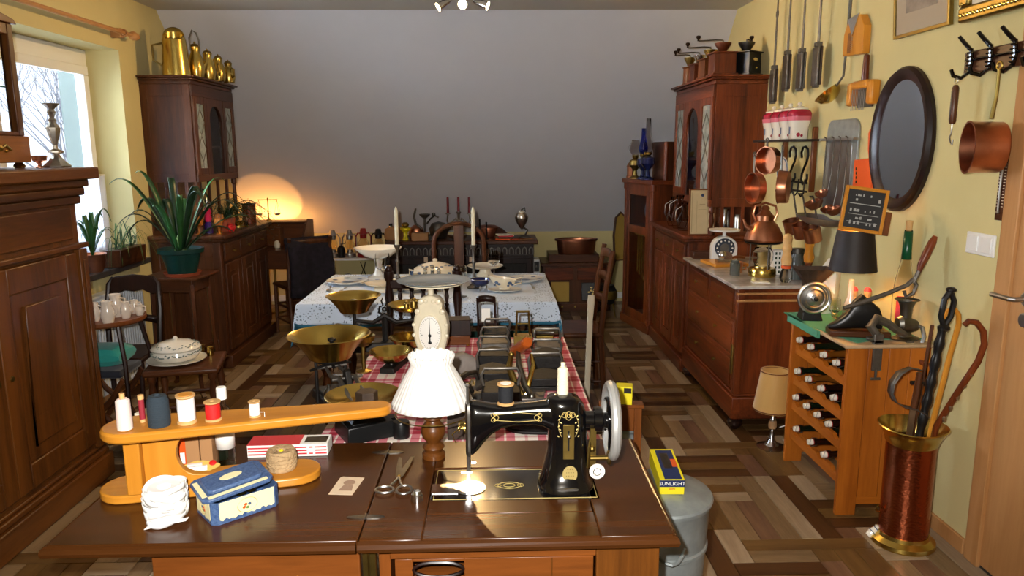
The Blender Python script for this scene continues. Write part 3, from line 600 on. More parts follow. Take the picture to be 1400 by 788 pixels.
# --- chairs ---
def spindle_chair(label, loc, rz):
    t = T('spindle_chair', label, 'chair', loc, rz)
    OB('seat', G().box(-.2, .2, -.2, .2, .43, .46), M['black_wood'], t, bev=.01)
    for x in (-.175, .175):
        OB('leg', turned(G(), (x, .17, 0), .44, .02), M['black_wood'], t)
        OB('leg', turned(G(), (x, -.17, 0), .44, .02), M['black_wood'], t)
        OB('back_post', turned(G(), (x, -.18, .44), .55, .021).ball((x, -.18, 1.0), (.02, .02, .024), 10), M['black_wood'], t)
    OB('top_rail', G().box(-.175, .175, -.193, -.167, .9, .945), M['black_wood'], t, bev=.006)
    OB('lower_rail', G().box(-.175, .175, -.19, -.17, .7, .735), M['black_wood'], t, bev=.005)
    for k in range(5): OB('spindle', turned(G(), (-.12 + .06 * k, -.18, .735), .165, .011, 10), M['black_wood'], t)
    for z in (.12, .25): OB('stretcher', G().cyl((-.17, .17, z), (.17, .17, z), .01, 8).cyl((-.17, -.17, z), (.17, -.17, z), .01, 8), M['black_wood'], t)
    return t
spindle_chair('dark chair with turned spindle back, in front of the lace table', (-.365, 3.97, 0), 0)
def bent_chair(label, loc, rz, w=.19, h=1.05, m_='dark', splat=True, cushion=None, seat_h=.45):
    t = T('bent_back_chair', label, 'chair', loc, rz); m = M[m_ + '_z'] if m_ != 'black' else M['black_wood']
    OB('seat', G().lathe([(0, -.03), (w + .01, -.03), (w + .025, -.01), (w + .02, .005), (0, .0)], (0, 0, seat_h), 24), m, t)
    for (x, y) in ((-.14, .14), (.14, .14)): OB('leg', G().tube([(x, y, seat_h - .01), (x * 1.1, y * 1.15, seat_h * .5), (x * 1.25, y * 1.35, 0)], [.018, .015, .012], 8), m, t)
    for x in (-.13, .13): OB('leg', G().tube([(x, -.15, seat_h), (x * 1.1, -.2, 0)], [.018, .013], 8), m, t)
    pts = [(-w * .85, -.17, seat_h - .02), (-w, -.2, seat_h + .3)] + [(-w * math.cos(PI * k / 10), -.21 - .02 * math.sin(PI * k / 10), h - w * .75 + w * .75 * math.sin(PI * k / 10)) for k in range(11)] + [(w, -.2, seat_h + .3), (w * .85, -.17, seat_h - .02)]
    OB('back_frame', G().tube(pts, .017, 8), m, t)
    if splat: OB('back_splat', G().box(-w * .97, w * .97, -.222, -.205, h - .42, h - .37).box(-w * .2, w * .2, -.222, -.208, h - .37, h - .01), m, t, bev=.004)
    if cushion: OB('cushion', G().lathe([(0, -.02), (w * .9, -.02), (w, .01), (w * .9, .04), (0, .05)], (0, 0, seat_h), 20), cushion, t)
    OB('stretcher', G().ring((0, -.02, seat_h * .5), .16, .009, 24), m, t)
    return t
bent_chair('dark bentwood chair with rounded back, behind the lace table', (-.255, 5.25, 0), R(180), .185, 1.07)
# slat-back chair at the right end, seen from the side
def ladder_chair(name, label, loc, rz, h=.98, mt_='dark'):
    t = T(name, label, 'chair', loc, rz); m = M[mt_ + '_z'] if mt_ != 'black' else M['black_wood']
    OB('seat', G().box(-.2, .2, -.19, .2, .43, .46), m, t, bev=.012)
    for x in (-.18, .18):
        OB('leg', G().tube([(x, .17, .44), (x, .18, 0)], [.019, .014], 8), m, t)
        OB('back_leg', G().tube([(x, -.2, 0), (x, -.17, .45), (x, -.2, .75), (x, -.24, h)], [.018, .02, .018, .016], 8), m, t)
    for k, z in enumerate((.6, .75, h - .08)): OB('back_rail', G().grid(lambda u, v: (-.18 + .36 * u, -.185 - .05 * max(0, (z - .6) / .4) - .02 * math.sin(PI * u), z + .055 * v + .015 * math.sin(PI * u)), 8, 1), m, t, solid=.014)
    for z in (.14, .27): OB('stretcher', G().cyl((-.18, .17, z), (.18, .17, z), .009, 8).cyl((-.18, -.19, z), (-.18, .17, z), .009, 8).cyl((.18, -.19, z), (.18, .17, z), .009, 8), m, t)
    return t
ladder_chair('ladder_chair', 'dark ladder-back chair at the right end of the lace table', (.50, 4.75, 0), R(90))
ladder_chair('desk_chair', 'dark chair in front of the writing desk', (-1.69, 6.52, 0), R(35), .88)
# ================================================================ on the sewing cabinet
ZT = .7805
def loft(g, secs, n=24, p=2.6, caps=True):
    # secs: (centre, vector a, vector b): superellipse rings
    rings = []
    for (c, a, b) in secs:
        c, a, b = Vector(c), Vector(a), Vector(b)
        for i in range(n):
            t = 2 * PI * i / n; ct, st = math.cos(t), math.sin(t)
            rings.append(c + a * (abs(ct) ** (2 / p) * (1 if ct > 0 else -1)) + b * (abs(st) ** (2 / p) * (1 if st > 0 else -1)))
    k = len(secs)
    fs = [(i * n + j, i * n + (j + 1) % n, (i + 1) * n + (j + 1) % n, (i + 1) * n + j) for i in range(k - 1) for j in range(n)]
    if caps: fs += [tuple(range(n))[::-1], tuple((k - 1) * n + j for j in range(n))]
    return g.add(rings, fs)
def text(s, size, loc, rot, mt, parent=None, name='lettering', ext=.0004, align='CENTER', sx=1):
    cu = D.curves.new(name, 'FONT'); cu.body = s; cu.size = size; cu.extrude = ext; cu.align_x = align; cu.align_y = 'CENTER'; cu.resolution_u = 2
    tmp = D.objects.new(name, cu); C.objects.link(tmp); bpy.context.view_layer.update(); me = D.meshes.new_from_object(tmp.evaluated_get(bpy.context.evaluated_depsgraph_get())); D.objects.remove(tmp); me.name = name
    o = D.objects.new(name, me); C.objects.link(o); o.location = loc; o.rotation_euler = tuple(R(a) for a in rot); o.parent = parent; o.scale = (sx, 1, 1); me.materials.clear(); me.materials.append(mt); return o
sm = T('sewing_machine', 'black hand-crank sewing machine with gold ornaments and silver balance wheel', 'sewing machine', (.045, 1.742, ZT - .0195))
z0 = .012
OB('bed', G().box(-.203, .205, -.09, .09, z0, z0 + .007), M['black_gloss'], sm, bev=.003)
g = G()
for a, b in (((-.195, -.082), (.197, -.082)), ((-.195, .082), (.197, .082)), ((-.195, -.082), (-.195, .082)), ((.197, -.082), (.197, .082))): g.cyl((a[0], a[1], z0 + .0073), (b[0], b[1], z0 + .0073), .0009, 4)
OB('gold_border', g, M['gold_print'], sm)
OB('slide_plate', G().box(-.203, -.13, -.05, .0, z0 + .0072, z0 + .0092), M['chrome'], sm)
OB('needle_plate', G().lathe([(0, 0), (.04, 0), (.04, .0018), (0, .0018)], (-.11, -.022, z0 + .0075), 28), M['chrome'], sm)
OB('gold_emblem', G().ring((-.012, -.01, z0 + .0075), .022, .0012, 24, 4, 'z', 1.3, .8).ring((-.012, -.01, z0 + .0075), .012, .0012, 20, 4, 'z', 1.2, .8).ring((-.04, -.01, z0 + .0075), .008, .001, 14, 4).ring((.016, -.01, z0 + .0075), .008, .001, 14, 4), M['gold_print'], sm)
# pillar and arm
px = .128
OB('pillar', loft(G(), [((px, 0, z0 + .006), (.07, 0, 0), (0, .07, 0)), ((px, 0, z0 + .022), (.068, 0, 0), (0, .066, 0)), ((px, 0, z0 + .03), (.06, 0, 0), (0, .058, 0)), ((px + .002, 0, z0 + .06), (.055, 0, 0), (0, .048, 0)), ((px + .004, 0, z0 + .1), (.049, 0, 0), (0, .042, 0)), ((px + .004, 0, z0 + .15), (.048, 0, 0), (0, .04, 0)), ((px, 0, z0 + .19), (.05, 0, 0), (0, .042, 0)), ((px - .004, 0, z0 + .215), (.047, 0, 0), (0, .04, 0)), ((px - .008, 0, z0 + .232), (.038, 0, 0), (0, .034, 0)), ((px - .01, 0, z0 + .24), (.018, 0, 0), (0, .018, 0))]), M['black_gloss'], sm, smooth=60)
OB('arm', loft(G(), [((x, 0, z0 + z), (0, d, 0), (0, 0, h)) for x, z, d, h in ((.15, .185, .036, .048), (.108, .182, .036, .05), (.09, .188, .034, .039), (.07, .193, .032, .032), (.04, .193, .029, .0275), (.0, .19, .028, .0275), (-.03, .186, .028, .03), (-.055, .179, .029, .039), (-.075, .17, .031, .052), (-.09, .162, .032, .064), (-.102, .157, .033, .07), (-.106, .157, .03, .068))], 24, 2.6), M['black_gloss'], sm, smooth=60)
OB('face_plate', loft(G(), [((x, 0, z0 + .155), (0, d, 0), (0, 0, h)) for x, d, h in ((-.106, .026, .072), (-.112, .026, .072), (-.118, .02, .066))], 20, 4), M['old_steel'], sm)
OB('presser_bar', G().cyl((-.112, -.012, z0 + .03), (-.112, -.012, z0 + .268), .004, 8).cyl((-.112, .012, z0 + .04), (-.112, .012, z0 + .25), .0045, 8).ball((-.112, -.012, z0 + .268), .006, 8), M['steel'], sm)
OB('presser_foot', G().box(-.12, -.105, -.03, -.008, z0 + .009, z0 + .013).box(-.117, -.108, -.018, -.01, z0 + .013, z0 + .05).cyl((-.13, -.014, z0 + .045), (-.104, -.014, z0 + .045), .003, 8).cyl((-.104, -.016, z0 + .072), (-.094, -.016, z0 + .072), .005, 8), M['chrome'], sm)
OB('tension_dial', G().lathe([(0, 0), (.012, 0), (.012, .004), (.004, .005), (.004, .014), (.012, .015), (.012, .018), (0, .018)], (-.118, -.0, z0 + .155), 16, RY(-90)).tube([(-.12, -.01, z0 + .17), (-.15, -.03, z0 + .15), (-.14, -.035, z0 + .13)], .0015, 5), M['brass'], sm)
OB('thread_guide', G().tube([(-.108, 0, z0 + .21), (-.11, -.01, z0 + .27), (-.1, -.012, z0 + .285), (-.095, -.012, z0 + .27)], .002, 6), M['brass_dark'], sm)
# handwheel side
wx_ = .24
OB('wheel_hub', G().lathe([(0, 0), (.024, 0), (.024, .02), (.034, .022), (.034, .04), (.02, .045), (.02, .06), (0, .062)], (.175, 0, z0 + .17), 24, RY(90)), M['black_gloss'], sm)
wh = OB('balance_wheel', G().ring((wx_, 0, z0 + .17), .086, .0125, 48, 10, 'x'), M['rim_silver'], sm, label='silver rim of the balance wheel')
g = G()
for k in range(6):
    a = PI * k / 3 + .3; pts = [(wx_ - .004 + .004 * math.sin(PI * t / 6), (.018 + .066 * t / 6) * math.cos(a + .5 * math.sin(PI * t / 6) * .8), z0 + .17 + (.018 + .066 * t / 6) * math.sin(a + .5 * math.sin(PI * t / 6) * .8)) for t in range(7)]
    g.tube(pts, [.006] * 7, 6)
OB('wheel_spokes', g.lathe([(0, -.014), (.02, -.014), (.022, .0), (.018, .012), (0, .014)], (wx_, 0, z0 + .17), 16, RY(90)), M['black_gloss'], wh)
OB('winder', G().box(.186, .2, -.03, -.012, z0 + .06, z0 + .16).cyl((.186, -.03, z0 + .085), (.228, -.03, z0 + .085), .006, 10).lathe([(0, 0), (.016, 0), (.018, .004), (.016, .008), (0, .008)], (.228, -.03, z0 + .085), 18, RY(90)).tube([(.19, -.022, z0 + .15), (.183, -.03, z0 + .11), (.18, -.03, z0 + .06)], .004, 6).ball((.19, -.034, z0 + .11), .008, 10), M['brass_dark'], sm)
OB('dial', G().lathe([(0, 0), (.019, 0), (.019, .004), (0, .005)], (.2, -.05, z0 + .06), 22, RX(90)), M['porcelain'], sm)
OB('dial_ring', G().ring((.2, -.056, z0 + .06), .009, .001, 18, 4, 'y'), M['old_steel'], sm)
# stitch plate, badges and gold ornament
yp = -.0425
OB('stitch_plate', G().box(px - .010, px + .017, yp - .002, yp, z0 + .088, z0 + .176), M['brass_dark'], sm, bev=.0008)
OB('stitch_slot', G().box(px + .001, px + .005, yp - .0026, yp - .002, z0 + .11, z0 + .162), M['black_satin'], sm)
OB('stitch_knob', G().ball((px + .004, yp - .005, z0 + .147), .0055, 10), M['chrome'], sm)
OB('round_badge', G().lathe([(0, 0), (.018, 0), (.018, .0012), (0, .0012)], (px + .006, -.054, z0 + .054), 24, RX(97), 1, 1.3), M['gold_print'], sm)
for k in range(4): text(('• • •', '• • • •', '• • • •', '• • •')[k], .009, (px + .006, -.0565 - (-.0012) * (k - 1.5), z0 + .068 - .009 * k), (97, 0, 0), M['brass_dark'], sm, 'badge_marks', .0002)
g = G()
for s in (-1, 1):
    g.tube([(px + .003 + s * x, yp + .0012, z0 + z) for x, z in ((.008, .205), (.016, .2), (.021, .19), (.024, .178), (.024, .165), (.02, .152), (.016, .145))], .0007, 4)
    for k in range(7):
        g.ball((px + .003 + s * (.021 + .0035 * math.sin(k * 2.4)), yp + .001, z0 + .197 - .0085 * k), (.0028, .0006, .0016), 6, RY(40 * s * (1 if k % 2 else -1)))
    g.ring((px + .003 + s * .009, yp + .0012, z0 + .2), .007, .0008, 12, 4, 'y')
g.ring((px + .003, yp + .001, z0 + .198), .009, .0014, 14, 4, 'y', .8, 1.2).ring((px + .003, yp + .001, z0 + .198), .004, .001, 14, 4, 'y')
OB('gold_scrolls', g, M['gold_print'], sm)
g = G(); ay = -.0303
for s in (-1, 1):
    g.tube([(x, -.0292 - max(0, x - .02) * .075, z0 + .1915 + s * (.012 - abs(x - .01) * .09)) for x in [-.05 + .0125 * i for i in range(10)]], .0011, 4)
for x in (-.05, .062):
    for dz in (-.006, .006): g.ring((x, -.0295 - max(0, x - .02) * .075, z0 + .1915 + dz), .0052, .0009, 12, 4, 'y')
    g.ring((x + (.007 if x < 0 else -.007), -.0295 - max(0, x - .02) * .075, z0 + .1915), .006, .0009, 12, 4, 'y')
OB('gold_cartouche', g, M['gold_print'], sm)
OB('name_plate', loft(G(), [((px + .0, -.066, z0 + .02), (.026, 0, 0), (0, 0, .004)), ((px, -.0685, z0 + .02), (.025, 0, 0), (0, 0, .0035))], 16, 4), M['old_steel'], sm)
OB('oil_cap', G().ball((.085, -.012, z0 + .225), .004, 8).cyl((.125, 0, z0 + .238), (.125, 0, z0 + .25), .004, 8), M['brass'], sm)
# spools on the machine
def spool(name, label, loc, r, h, th, wood_='bare_wood', flange=True, cone=False, group='thread spools', wax=None):
    t = T(name, label, 'spool', loc, 0, group)
    if cone: OB('thread', G().lathe([(0, .002), (r, .002), (r * 1.02, .01), (r * .93, h * .8), (r * .6, h * .86), (0, h * .87)], (0, 0, 0), 20), M[th], t); OB('core', G().lathe([(0, 0), (r * .8, 0), (r * .8, .002), (r * .35, .003), (r * .35, h), (0, h)], (0, 0, 0), 14), M[wood_], t)
    else:
        OB('thread', G().lathe([(0, h * .12), (r * .86, h * .12), (r * .9, h * .5), (r * .86, h * .88), (0, h * .88)], (0, 0, 0), 20), M[th], t)
        OB('flange', G().lathe([(0, 0), (r, 0), (r, h * .06), (r * .7, h * .13), (0, h * .13)], (0, 0, 0), 20), M[wood_], t)
        OB('flange', G().lathe([(0, h * .87), (r * .7, h * .87), (r, h * .94), (r, h), (r * .3, h), (r * .3, h - .004), (0, h - .004)], (0, 0, 0), 20), M[wood_], t)
    return t
g_ = 'thread spools and cones'
t = spool('thread_spool', 'large spool of black thread standing on the sewing machine arm', (.026, 1.742, .989), .021, .052, 'thread_black', group=g_)
OB('paper_disc', G().lathe([(0, 0), (.013, 0), (.013, .001), (0, .001)], (0, 0, .0522), 16), M['white_print'], t)
spool('thread_cone', 'cream cotton cone standing on top of the sewing machine pillar', (.165, 1.742, 1.012), .014, .08, 'thread_cream', 'thread_cream', cone=True, group=g_)
# --- pleated table lamp ---
tl = T('table_lamp', 'small lamp with pleated white shade on a turned brown wooden base', 'lamp', (-.168, 1.915, ZT))
OB('base', G().lathe([(0, 0), (.031, 0), (.031, .012), (.024, .018), (.026, .024), (.03, .03), (.027, .036), (.019, .042), (.02, .048), (.029, .058), (.034, .073), (.031, .088), (.02, .1), (.018, .106), (.026, .112), (.024, .12), (.014, .128), (.01, .15), (0, .15)], (0, 0, 0), 24), M['walnut_z'], tl)
OB('shade_fitting', G().ring((0, 0, .125), .1, .0018, 30, 4).cyl((-.1, 0, .125), (.1, 0, .125), .0015, 5).cyl((0, 0, .12), (0, 0, .2), .008, 10), M['brass_dark'], tl)
OB('bulb', G().ball((0, 0, .2), (.02, .02, .03), 12), M['porcelain'], tl)
def pl(n, amp): return lambda a: 1 + amp * math.sin(a * n)
g = G(); prof = [(.110, .152), (.104, .166), (.089, .196), (.072, .228), (.057, .254), (.0535, .262), (.057, .273), (.061, .284), (.059, .288)]
n_ = 200; vs = []; fs = []
for i in range(n_):
    a = 2 * PI * i / n_
    for j, (r, z) in enumerate(prof):
        am = (.010 if j < 6 else .022); q = 1 + am * math.sin(a * 38 + 1.2 * math.sin(a * 5) + (.8 if j > 5 else 0)) + .005 * math.sin(a * 13 + 1)
        vs.append((r * q * math.cos(a), r * q * math.sin(a), z + (.0025 * math.sin(a * 17) if j > 6 else 0)))
k = len(prof)
for i in range(n_):
    for j in range(k - 1): fs.append((i * k + j, (i + 1) % n_ * k + j, (i + 1) % n_ * k + j + 1, i * k + j + 1))
g.add(vs, fs)
mc = mat('shade_cloth', '#f6f4ef', .8); n = mc.node_tree.nodes; L_ = mc.node_tree.links
t_ = n.new('ShaderNodeBsdfTranslucent'); t_.inputs[0].default_value = (1, .97, .92, 1); mxs = n.new('ShaderNodeMixShader'); mxs.inputs[0].default_value = .3
L_.new(n['Principled BSDF'].outputs[0], mxs.inputs[1]); L_.new(t_.outputs[0], mxs.inputs[2]); L_.new(mxs.outputs[0], n['Material Output'].inputs[0])
OB('pleated_shade', g, mc, tl, solid=.001, smooth=60)
# --- honey coloured bracket: base board, support and long top board ---
hb = T('wooden_sleeve_board', 'honey-coloured wooden sleeve board holding thread spools', 'sleeve board', (-.70, 1.765, ZT), R(12))
def stad(x0, x1, r0, r1, n=10):
    return [(x0 + r0 - r0 * math.sin(PI * k / n), r0 * math.cos(PI * k / n)) for k in range(n + 1)] + [(x1 - r1 + r1 * math.sin(PI * k / n), -r1 * math.cos(PI * k / n)) for k in range(n + 1)]
OB('base_board', G().prism(stad(-.262, .255, .066, .062), 0, .022, 'z', TR(0, 0, 0)), M['honey_x'], hb, bev=.004)
OB('top_board', G().prism(stad(-.245, .415, .068, .034), .176, .2, 'z', TR(.02, -.075, 0)), M['honey_x'], hb, bev=.006)
c0 = [(-.03 + .047 * math.cos(a), .105 + .055 * math.sin(a)) for a in [PI * .5 + PI * k / 12 for k in range(13)]]
OB('support', G().prism([(-.15, .022), (-.15, .176), (-.01, .176), (-.022, .164)] + c0 + [(.0, .046), (.034, .04), (.045, .022)], -.045, -.022, 'y'), M['honey_z'], hb, bev=.002)
OB('support_end', G().box(-.185, -.15, -.07, .02, .022, .176), M['honey_z'], hb, bev=.003)
zs = ZT + .2005
spool('thread_cone', 'tall pale pink thread cone, at the rounded end of the sleeve board', (-.838, 1.625, zs), .0165, .086, 'thread_pink', cone=True, group=g_)
t = T('thread_tube', 'thin wine-red thread tube with pale ends', 'spool', (-.82, 1.672, zs), 0, g_)
OB('thread', G().lathe([(0, .008), (.0065, .008), (.0065, .056), (0, .056)], (0, 0, 0), 12), M['thread_wine'], t)
OB('core', G().lathe([(0, 0), (.006, 0), (.006, .009), (.004, .01), (.004, .055), (.007, .056), (.007, .066), (0, .066)], (0, 0, 0), 12), M['bare_wood'], t)
t = T('thread_cone', 'wide dark blue-grey thread cone on the sleeve board', 'spool', (-.772, 1.65, zs), 0, g_)
OB('thread', G().lathe([(0, 0), (.0235, 0), (.0245, .006), (.0235, .06), (.019, .071), (.008, .0725), (.006, .066), (0, .066)], (0, 0, 0), 24), M['thread_dark'], t)
spool('thread_spool', 'big spool of white thread with orange top on the sleeve board', (-.715, 1.665, zs), .022, .068, 'thread_white', group=g_)
OB('label_disc', G().lathe([(0, 0), (.016, 0), (.016, .001), (0, .001)], (-.0, 0, .068), 16), mat('amber_paper', '#c98320', .6), D.objects['thread_spool.001'])
spool('thread_spool', 'spool of bright red thread on the sleeve board', (-.66, 1.68, zs), .019, .046, 'thread_red', group=g_)
t = spool('thread_spool', 'smallest spool of white thread, alone on the narrow end of the sleeve board', (-.57, 1.70, zs), .014, .038, 'thread_white', group=g_)
OB('loose_end', G().tube([(.012, 0, .01), (.024, -.004, .012), (.026, -.01, .002)], .0007, 4), M['thread_white'], t)
# bottle with a white cap behind the bracket
bt = T('small_bottle', 'clear glass bottle with white cap and white label behind the sleeve board', 'bottle', (-.715, 1.885, ZT))
OB('glass_body', G().lathe([(0, 0), (.023, 0), (.024, .004), (.024, .14), (.018, .155), (.009, .165), (.009, .185), (.007, .185), (.007, .165), (.016, .153), (.0215, .139), (.0215, .006), (0, .004)], (0, 0, 0), 20), M['thin_glass'], bt)
OB('cap', G().lathe([(0, 0), (.013, 0), (.013, .03), (.011, .032), (0, .032)], (0, 0, .183), 18), M['white_print'], bt)
OB('paper_label', G().lathe([(.0245, .05), (.0245, .11)], (0, 0, 0), 20), M['white_print'], bt, solid=.0005)
def carton(name, label, cat, loc, rz, size, c, group=None, rot=None, m2=None):
    t = T(name, label, cat, loc, rz, group, rot)
    OB('box_body', G().box(-size[0] / 2, size[0] / 2, -size[1] / 2, size[1] / 2, 0, size[2]), M[c], t, bev=.001)
    return t
t = carton('paper_box', 'orange and brown paper box standing under the sleeve board', 'box', (-.80, 1.88, ZT), R(6), (.05, .06, .095), 'cardboard')
OB('orange_front', G().box(-.025, -.008, -.0308, -.03, .004, .09), M['orange_paint'], t); OB('printed_patch', G().box(-.022, -.011, -.0316, -.0308, .02, .05), M['white_print'], t)
t = carton('paper_box', 'plain kraft paper box between the orange box and the bottle', 'box', (-.758, 1.89, ZT), R(6), (.03, .07, .096), 'cardboard')
t = carton('paper_box', 'dark green paper box just beside the capped bottle', 'box', (-.762 + .024, 1.925, ZT), R(6), (.02, .03, .098), 'green_print')
t = carton('paper_box', 'dark blue box seen through the cut-out of the sleeve board', 'box', (-.865, 1.90, ZT), R(10), (.06, .04, .1), 'navy_print')
t = carton('paper_box', 'cream box with blue stripe lying on top of the dark blue box', 'box', (-.885, 1.86, ZT + .1), R(-15), (.07, .05, .06), 'cream')
OB('stripe', G().box(-.036, .036, -.0262, -.0252, .01, .025), M['blue_print'], t)
# red and white carton
t = T('striped_carton', 'long flat red and white striped carton at the back of the open leaf', 'box', (-.565, 1.965, ZT), R(2))
OB('box_body', G().box(-.11, .105, -.035, .035, 0, .034), M['white_print'], t, bev=.001)
OB('red_lid', G().box(-.1105, .03, -.0355, .0355, .0342, .0348), M['red_print'], t)
for z in (.006, .015, .024): OB('red_stripe', G().box(-.108, .103, -.0358, -.035, z, z + .004), M['red_print'], t)
OB('picture', G().box(.04, .1, -.02, .02, .0342, .0346), M['old_steel'], t)
OB('white_letters', G().box(.05, .056, -.0364, -.0358, .006, .028).box(.066, .072, -.0364, -.0358, .006, .028).box(.056, .066, -.0364, -.0358, .015, .019), M['white_print'], t)
# ball of twine
tw = T('twine_roll', 'squat roll of brown twine standing on the sleeve board base', 'twine', (-.545, 1.803, ZT + .023), 0)
OB('winding', G().lathe([(0, 0), (.034, 0), (.037, .006), (.037, .044), (.033, .052), (.012, .05), (.008, .044), (0, .044)], (0, 0, 0), 26), M['twine'], tw)
g = G()
for k in range(7):
    tl_ = .02 * math.sin(k * 2.1)
    g.tube([(.0375 * math.cos(a), .0375 * math.sin(a), .026 + tl_ * math.cos(a + k) + .003 * k - .01) for a in [2 * PI * i / 24 for i in range(24)]], .0011, 4, True)
OB('strand', g, M['twine'], tw)
OB('yellow_centre', G().ball((0, 0, .048), (.006, .006, .004), 8), M['yellow_print'], tw)
# thread card with flower shape
tc_ = T('bobbin_card', 'yellow paper card of white thread with red flower, lying under the sleeve board', 'card', (-.752, 1.79, ZT + .0335), R(25), None, (R(24), 0, R(18)))
pts = [(.05 * math.cos(a) * (1 + .06 * math.cos(5 * a)), .021 * math.sin(a) * (1 + .12 * math.cos(4 * a))) for a in [2 * PI * k / 32 for k in range(32)]]
OB('card', G().prism(pts, 0, .0015, 'z'), mat('straw_card', '#d9b257', .7), tc_)
OB('thread_wrap', loft(G(), [((-.03, -.006, .003), (0, .009, 0), (0, 0, .004)), ((.022, -.006, .003), (0, .009, 0), (0, 0, .004))], 12, 2), M['thread_white'], tc_)
OB('thread_wrap', loft(G(), [((-.025, .008, .003), (0, .006, 0), (0, 0, .003)), ((.01, .008, .003), (0, .006, 0), (0, 0, .003))], 12, 2), M['thread_pink'], tc_)
OB('red_flower', G().ball((.035, .006, .005), (.009, .009, .004), 12), M['thread_red'], tc_)
# ball of white lace ribbon
lb = T('lace_roll', 'loosely wound roll of white cotton lace ribbon near the edge of the open leaf', 'lace', (-.745, 1.585, ZT))
random.seed(5)
OB('core', G().lathe([(0, 0), (.034, .0), (.04, .02), (.041, .06), (.034, .078), (.016, .076), (.01, .066), (0, .066)], (0, 0, .004), 22), M['white_cloth'], lb)
for k in range(9):
    w0 = random.uniform(.012, .02); zc0 = .016 + .0075 * k; tx, ty = random.uniform(-.25, .25), random.uniform(-.25, .25); rr = .0425 + .002 * random.random()
    def f(u, v, zc0=zc0, tx=tx, ty=ty, rr=rr, w0=w0, k=k):
        a = 2 * PI * u; q = rr * (1 + .05 * math.sin(3 * a + k)); x, y = q * math.cos(a), q * math.sin(a)
        return (x * (1 + .04 * v), y * (1 + .04 * v), max(.001, zc0 + (v - .5) * w0 + x * tx + y * ty + .001 * math.sin(a * 30) * v))
    OB('lace_turn', G().grid(f, 60, 2), M['white_cloth'], lb, solid=.0012)
def f(u, v):
    return (-.03 + .085 * u, -.04 - .006 * math.sin(3 * u) + (v - .5) * .018 + .0015 * math.sin(u * 60) * v + .02 * u, .0015 + .006 * max(0, math.sin(u * PI)) + .01 * u * u)
OB('lace_end', G().grid(f, 50, 3), M['white_cloth'], lb, solid=.001)
# tin box, lid ajar
tb = T('button_tin', 'blue and cream flowered tin box with its lid ajar', 'tin box', (-.602, 1.637, ZT), R(41))
a_, b_, c_ = .079, .054, .052; ch = .012
oct_ = [(-a_ + ch, -b_), (a_ - ch, -b_), (a_, -b_ + ch), (a_, b_ - ch), (a_ - ch, b_), (-a_ + ch, b_), (-a_, b_ - ch), (-a_, -b_ + ch)]
bl_ = mat('tin_blue', '#2d4570', .4, c2='#51688c', nscale=160); cr_ = mat('tin_cream', '#e8dfae', .4, noise_=.06)
g = G(); n8 = 8
vo_ = [(x, y, 0) for x, y in oct_] + [(x, y, c_) for x, y in oct_] + [(x * .975, y * .965, c_) for x, y in oct_] + [(x * .975, y * .965, .003) for x, y in oct_]
g.add(vo_, [tuple(range(8))[::-1]] + [(i, (i + 1) % 8, 8 + (i + 1) % 8, 8 + i) for i in range(8)] + [(8 + i, 8 + (i + 1) % 8, 16 + (i + 1) % 8, 16 + i) for i in range(8)] + [(16 + i, 16 + (i + 1) % 8, 24 + (i + 1) % 8, 24 + i) for i in range(8)] + [tuple(range(24, 32))])
OB('tin_body', g, bl_, tb, smooth=0)
def scal(x0, x1, z0_, z1_, n=9):
    return [(x0, z1_), (x0, z0_ + .006)] + [(x0 + (x1 - x0) * (k + .5 * j) / n, z0_ + (.002 if j else .006) * (1 + .4 * math.sin(k * 2))) for k in range(n) for j in (0, 1)] + [(x1, z0_ + .006), (x1, z1_)]
OB('cream_panel', G().prism(scal(-a_ + ch + .003, a_ - ch - .003, .005, c_ - .001), -b_ - .0005, -b_ + .0003, 'y'), cr_, tb, smooth=0)
OB('cream_panel', G().prism(scal(-b_ + ch + .003, b_ - ch - .003, .005, c_ - .001), -a_ - .0005, -a_ + .0003, 'x'), cr_, tb, smooth=0)
OB('oval_frame', G().ring((0, -b_ - .0008, .028), .017, .0007, 30, 4, 'y', 1.35, 1), M['gold_print'], tb)
OB('oval_frame', G().ring((-a_ - .0008, 0, .028), .014, .0007, 24, 4, 'x', 1.2, 1), M['gold_print'], tb)
for cx, fy, ax in ((0, -b_ - .001, 0), (0, -a_ - .001, 1)):
    for (dx, dz, mm) in ((-.004, .002, 'orange_paint'), (.005, .001, 'blue_dec'), (0, -.006, 'leaf_pale'), (-.008, -.004, 'orange_paint')):
        c3 = (cx + dx, fy, .028 + dz) if not ax else (fy, cx + dx, .028 + dz)
        OB('painted_flower', G().ball(c3, (.004, .0006, .0035) if not ax else (.0006, .004, .0035), 8), M[mm], tb)
lid = OB('lid', G().prism([(x * 1.03, y * 1.04) for x, y in oct_], 0, .01, 'z').prism([(x * .8, y * .72) for x, y in oct_], .01, .02, 'z'), bl_, tb, loc=(-.008, .008, c_ + .009), rot=(R(5), R(-5), R(-4)), bev=.003, smooth=40)
OB('lid_band', G().box(-a_ * .85, a_ * .85, -b_ * .97, -b_ * .76, .0102, .0108).box(-a_ * .98, -a_ * .84, -b_ * .7, b_ * .7, .0102, .0108), cr_, lid, loc=(0, 0, 0))
OB('lid_oval', G().lathe([(0, 0), (.016, 0), (.016, .0006), (0, .0006)], (0, 0, .0202), 24, None, 1.6, .8), cr_, lid)
for k in range(5): OB('brass_button', G().lathe([(0, 0), (.011, 0), (.011, .003), (0, .004)], (-.05 + .024 * k, -.02 + .012 * math.sin(k * 2), .046), 12, RX(20 * math.sin(k))), M['brass'], tb)
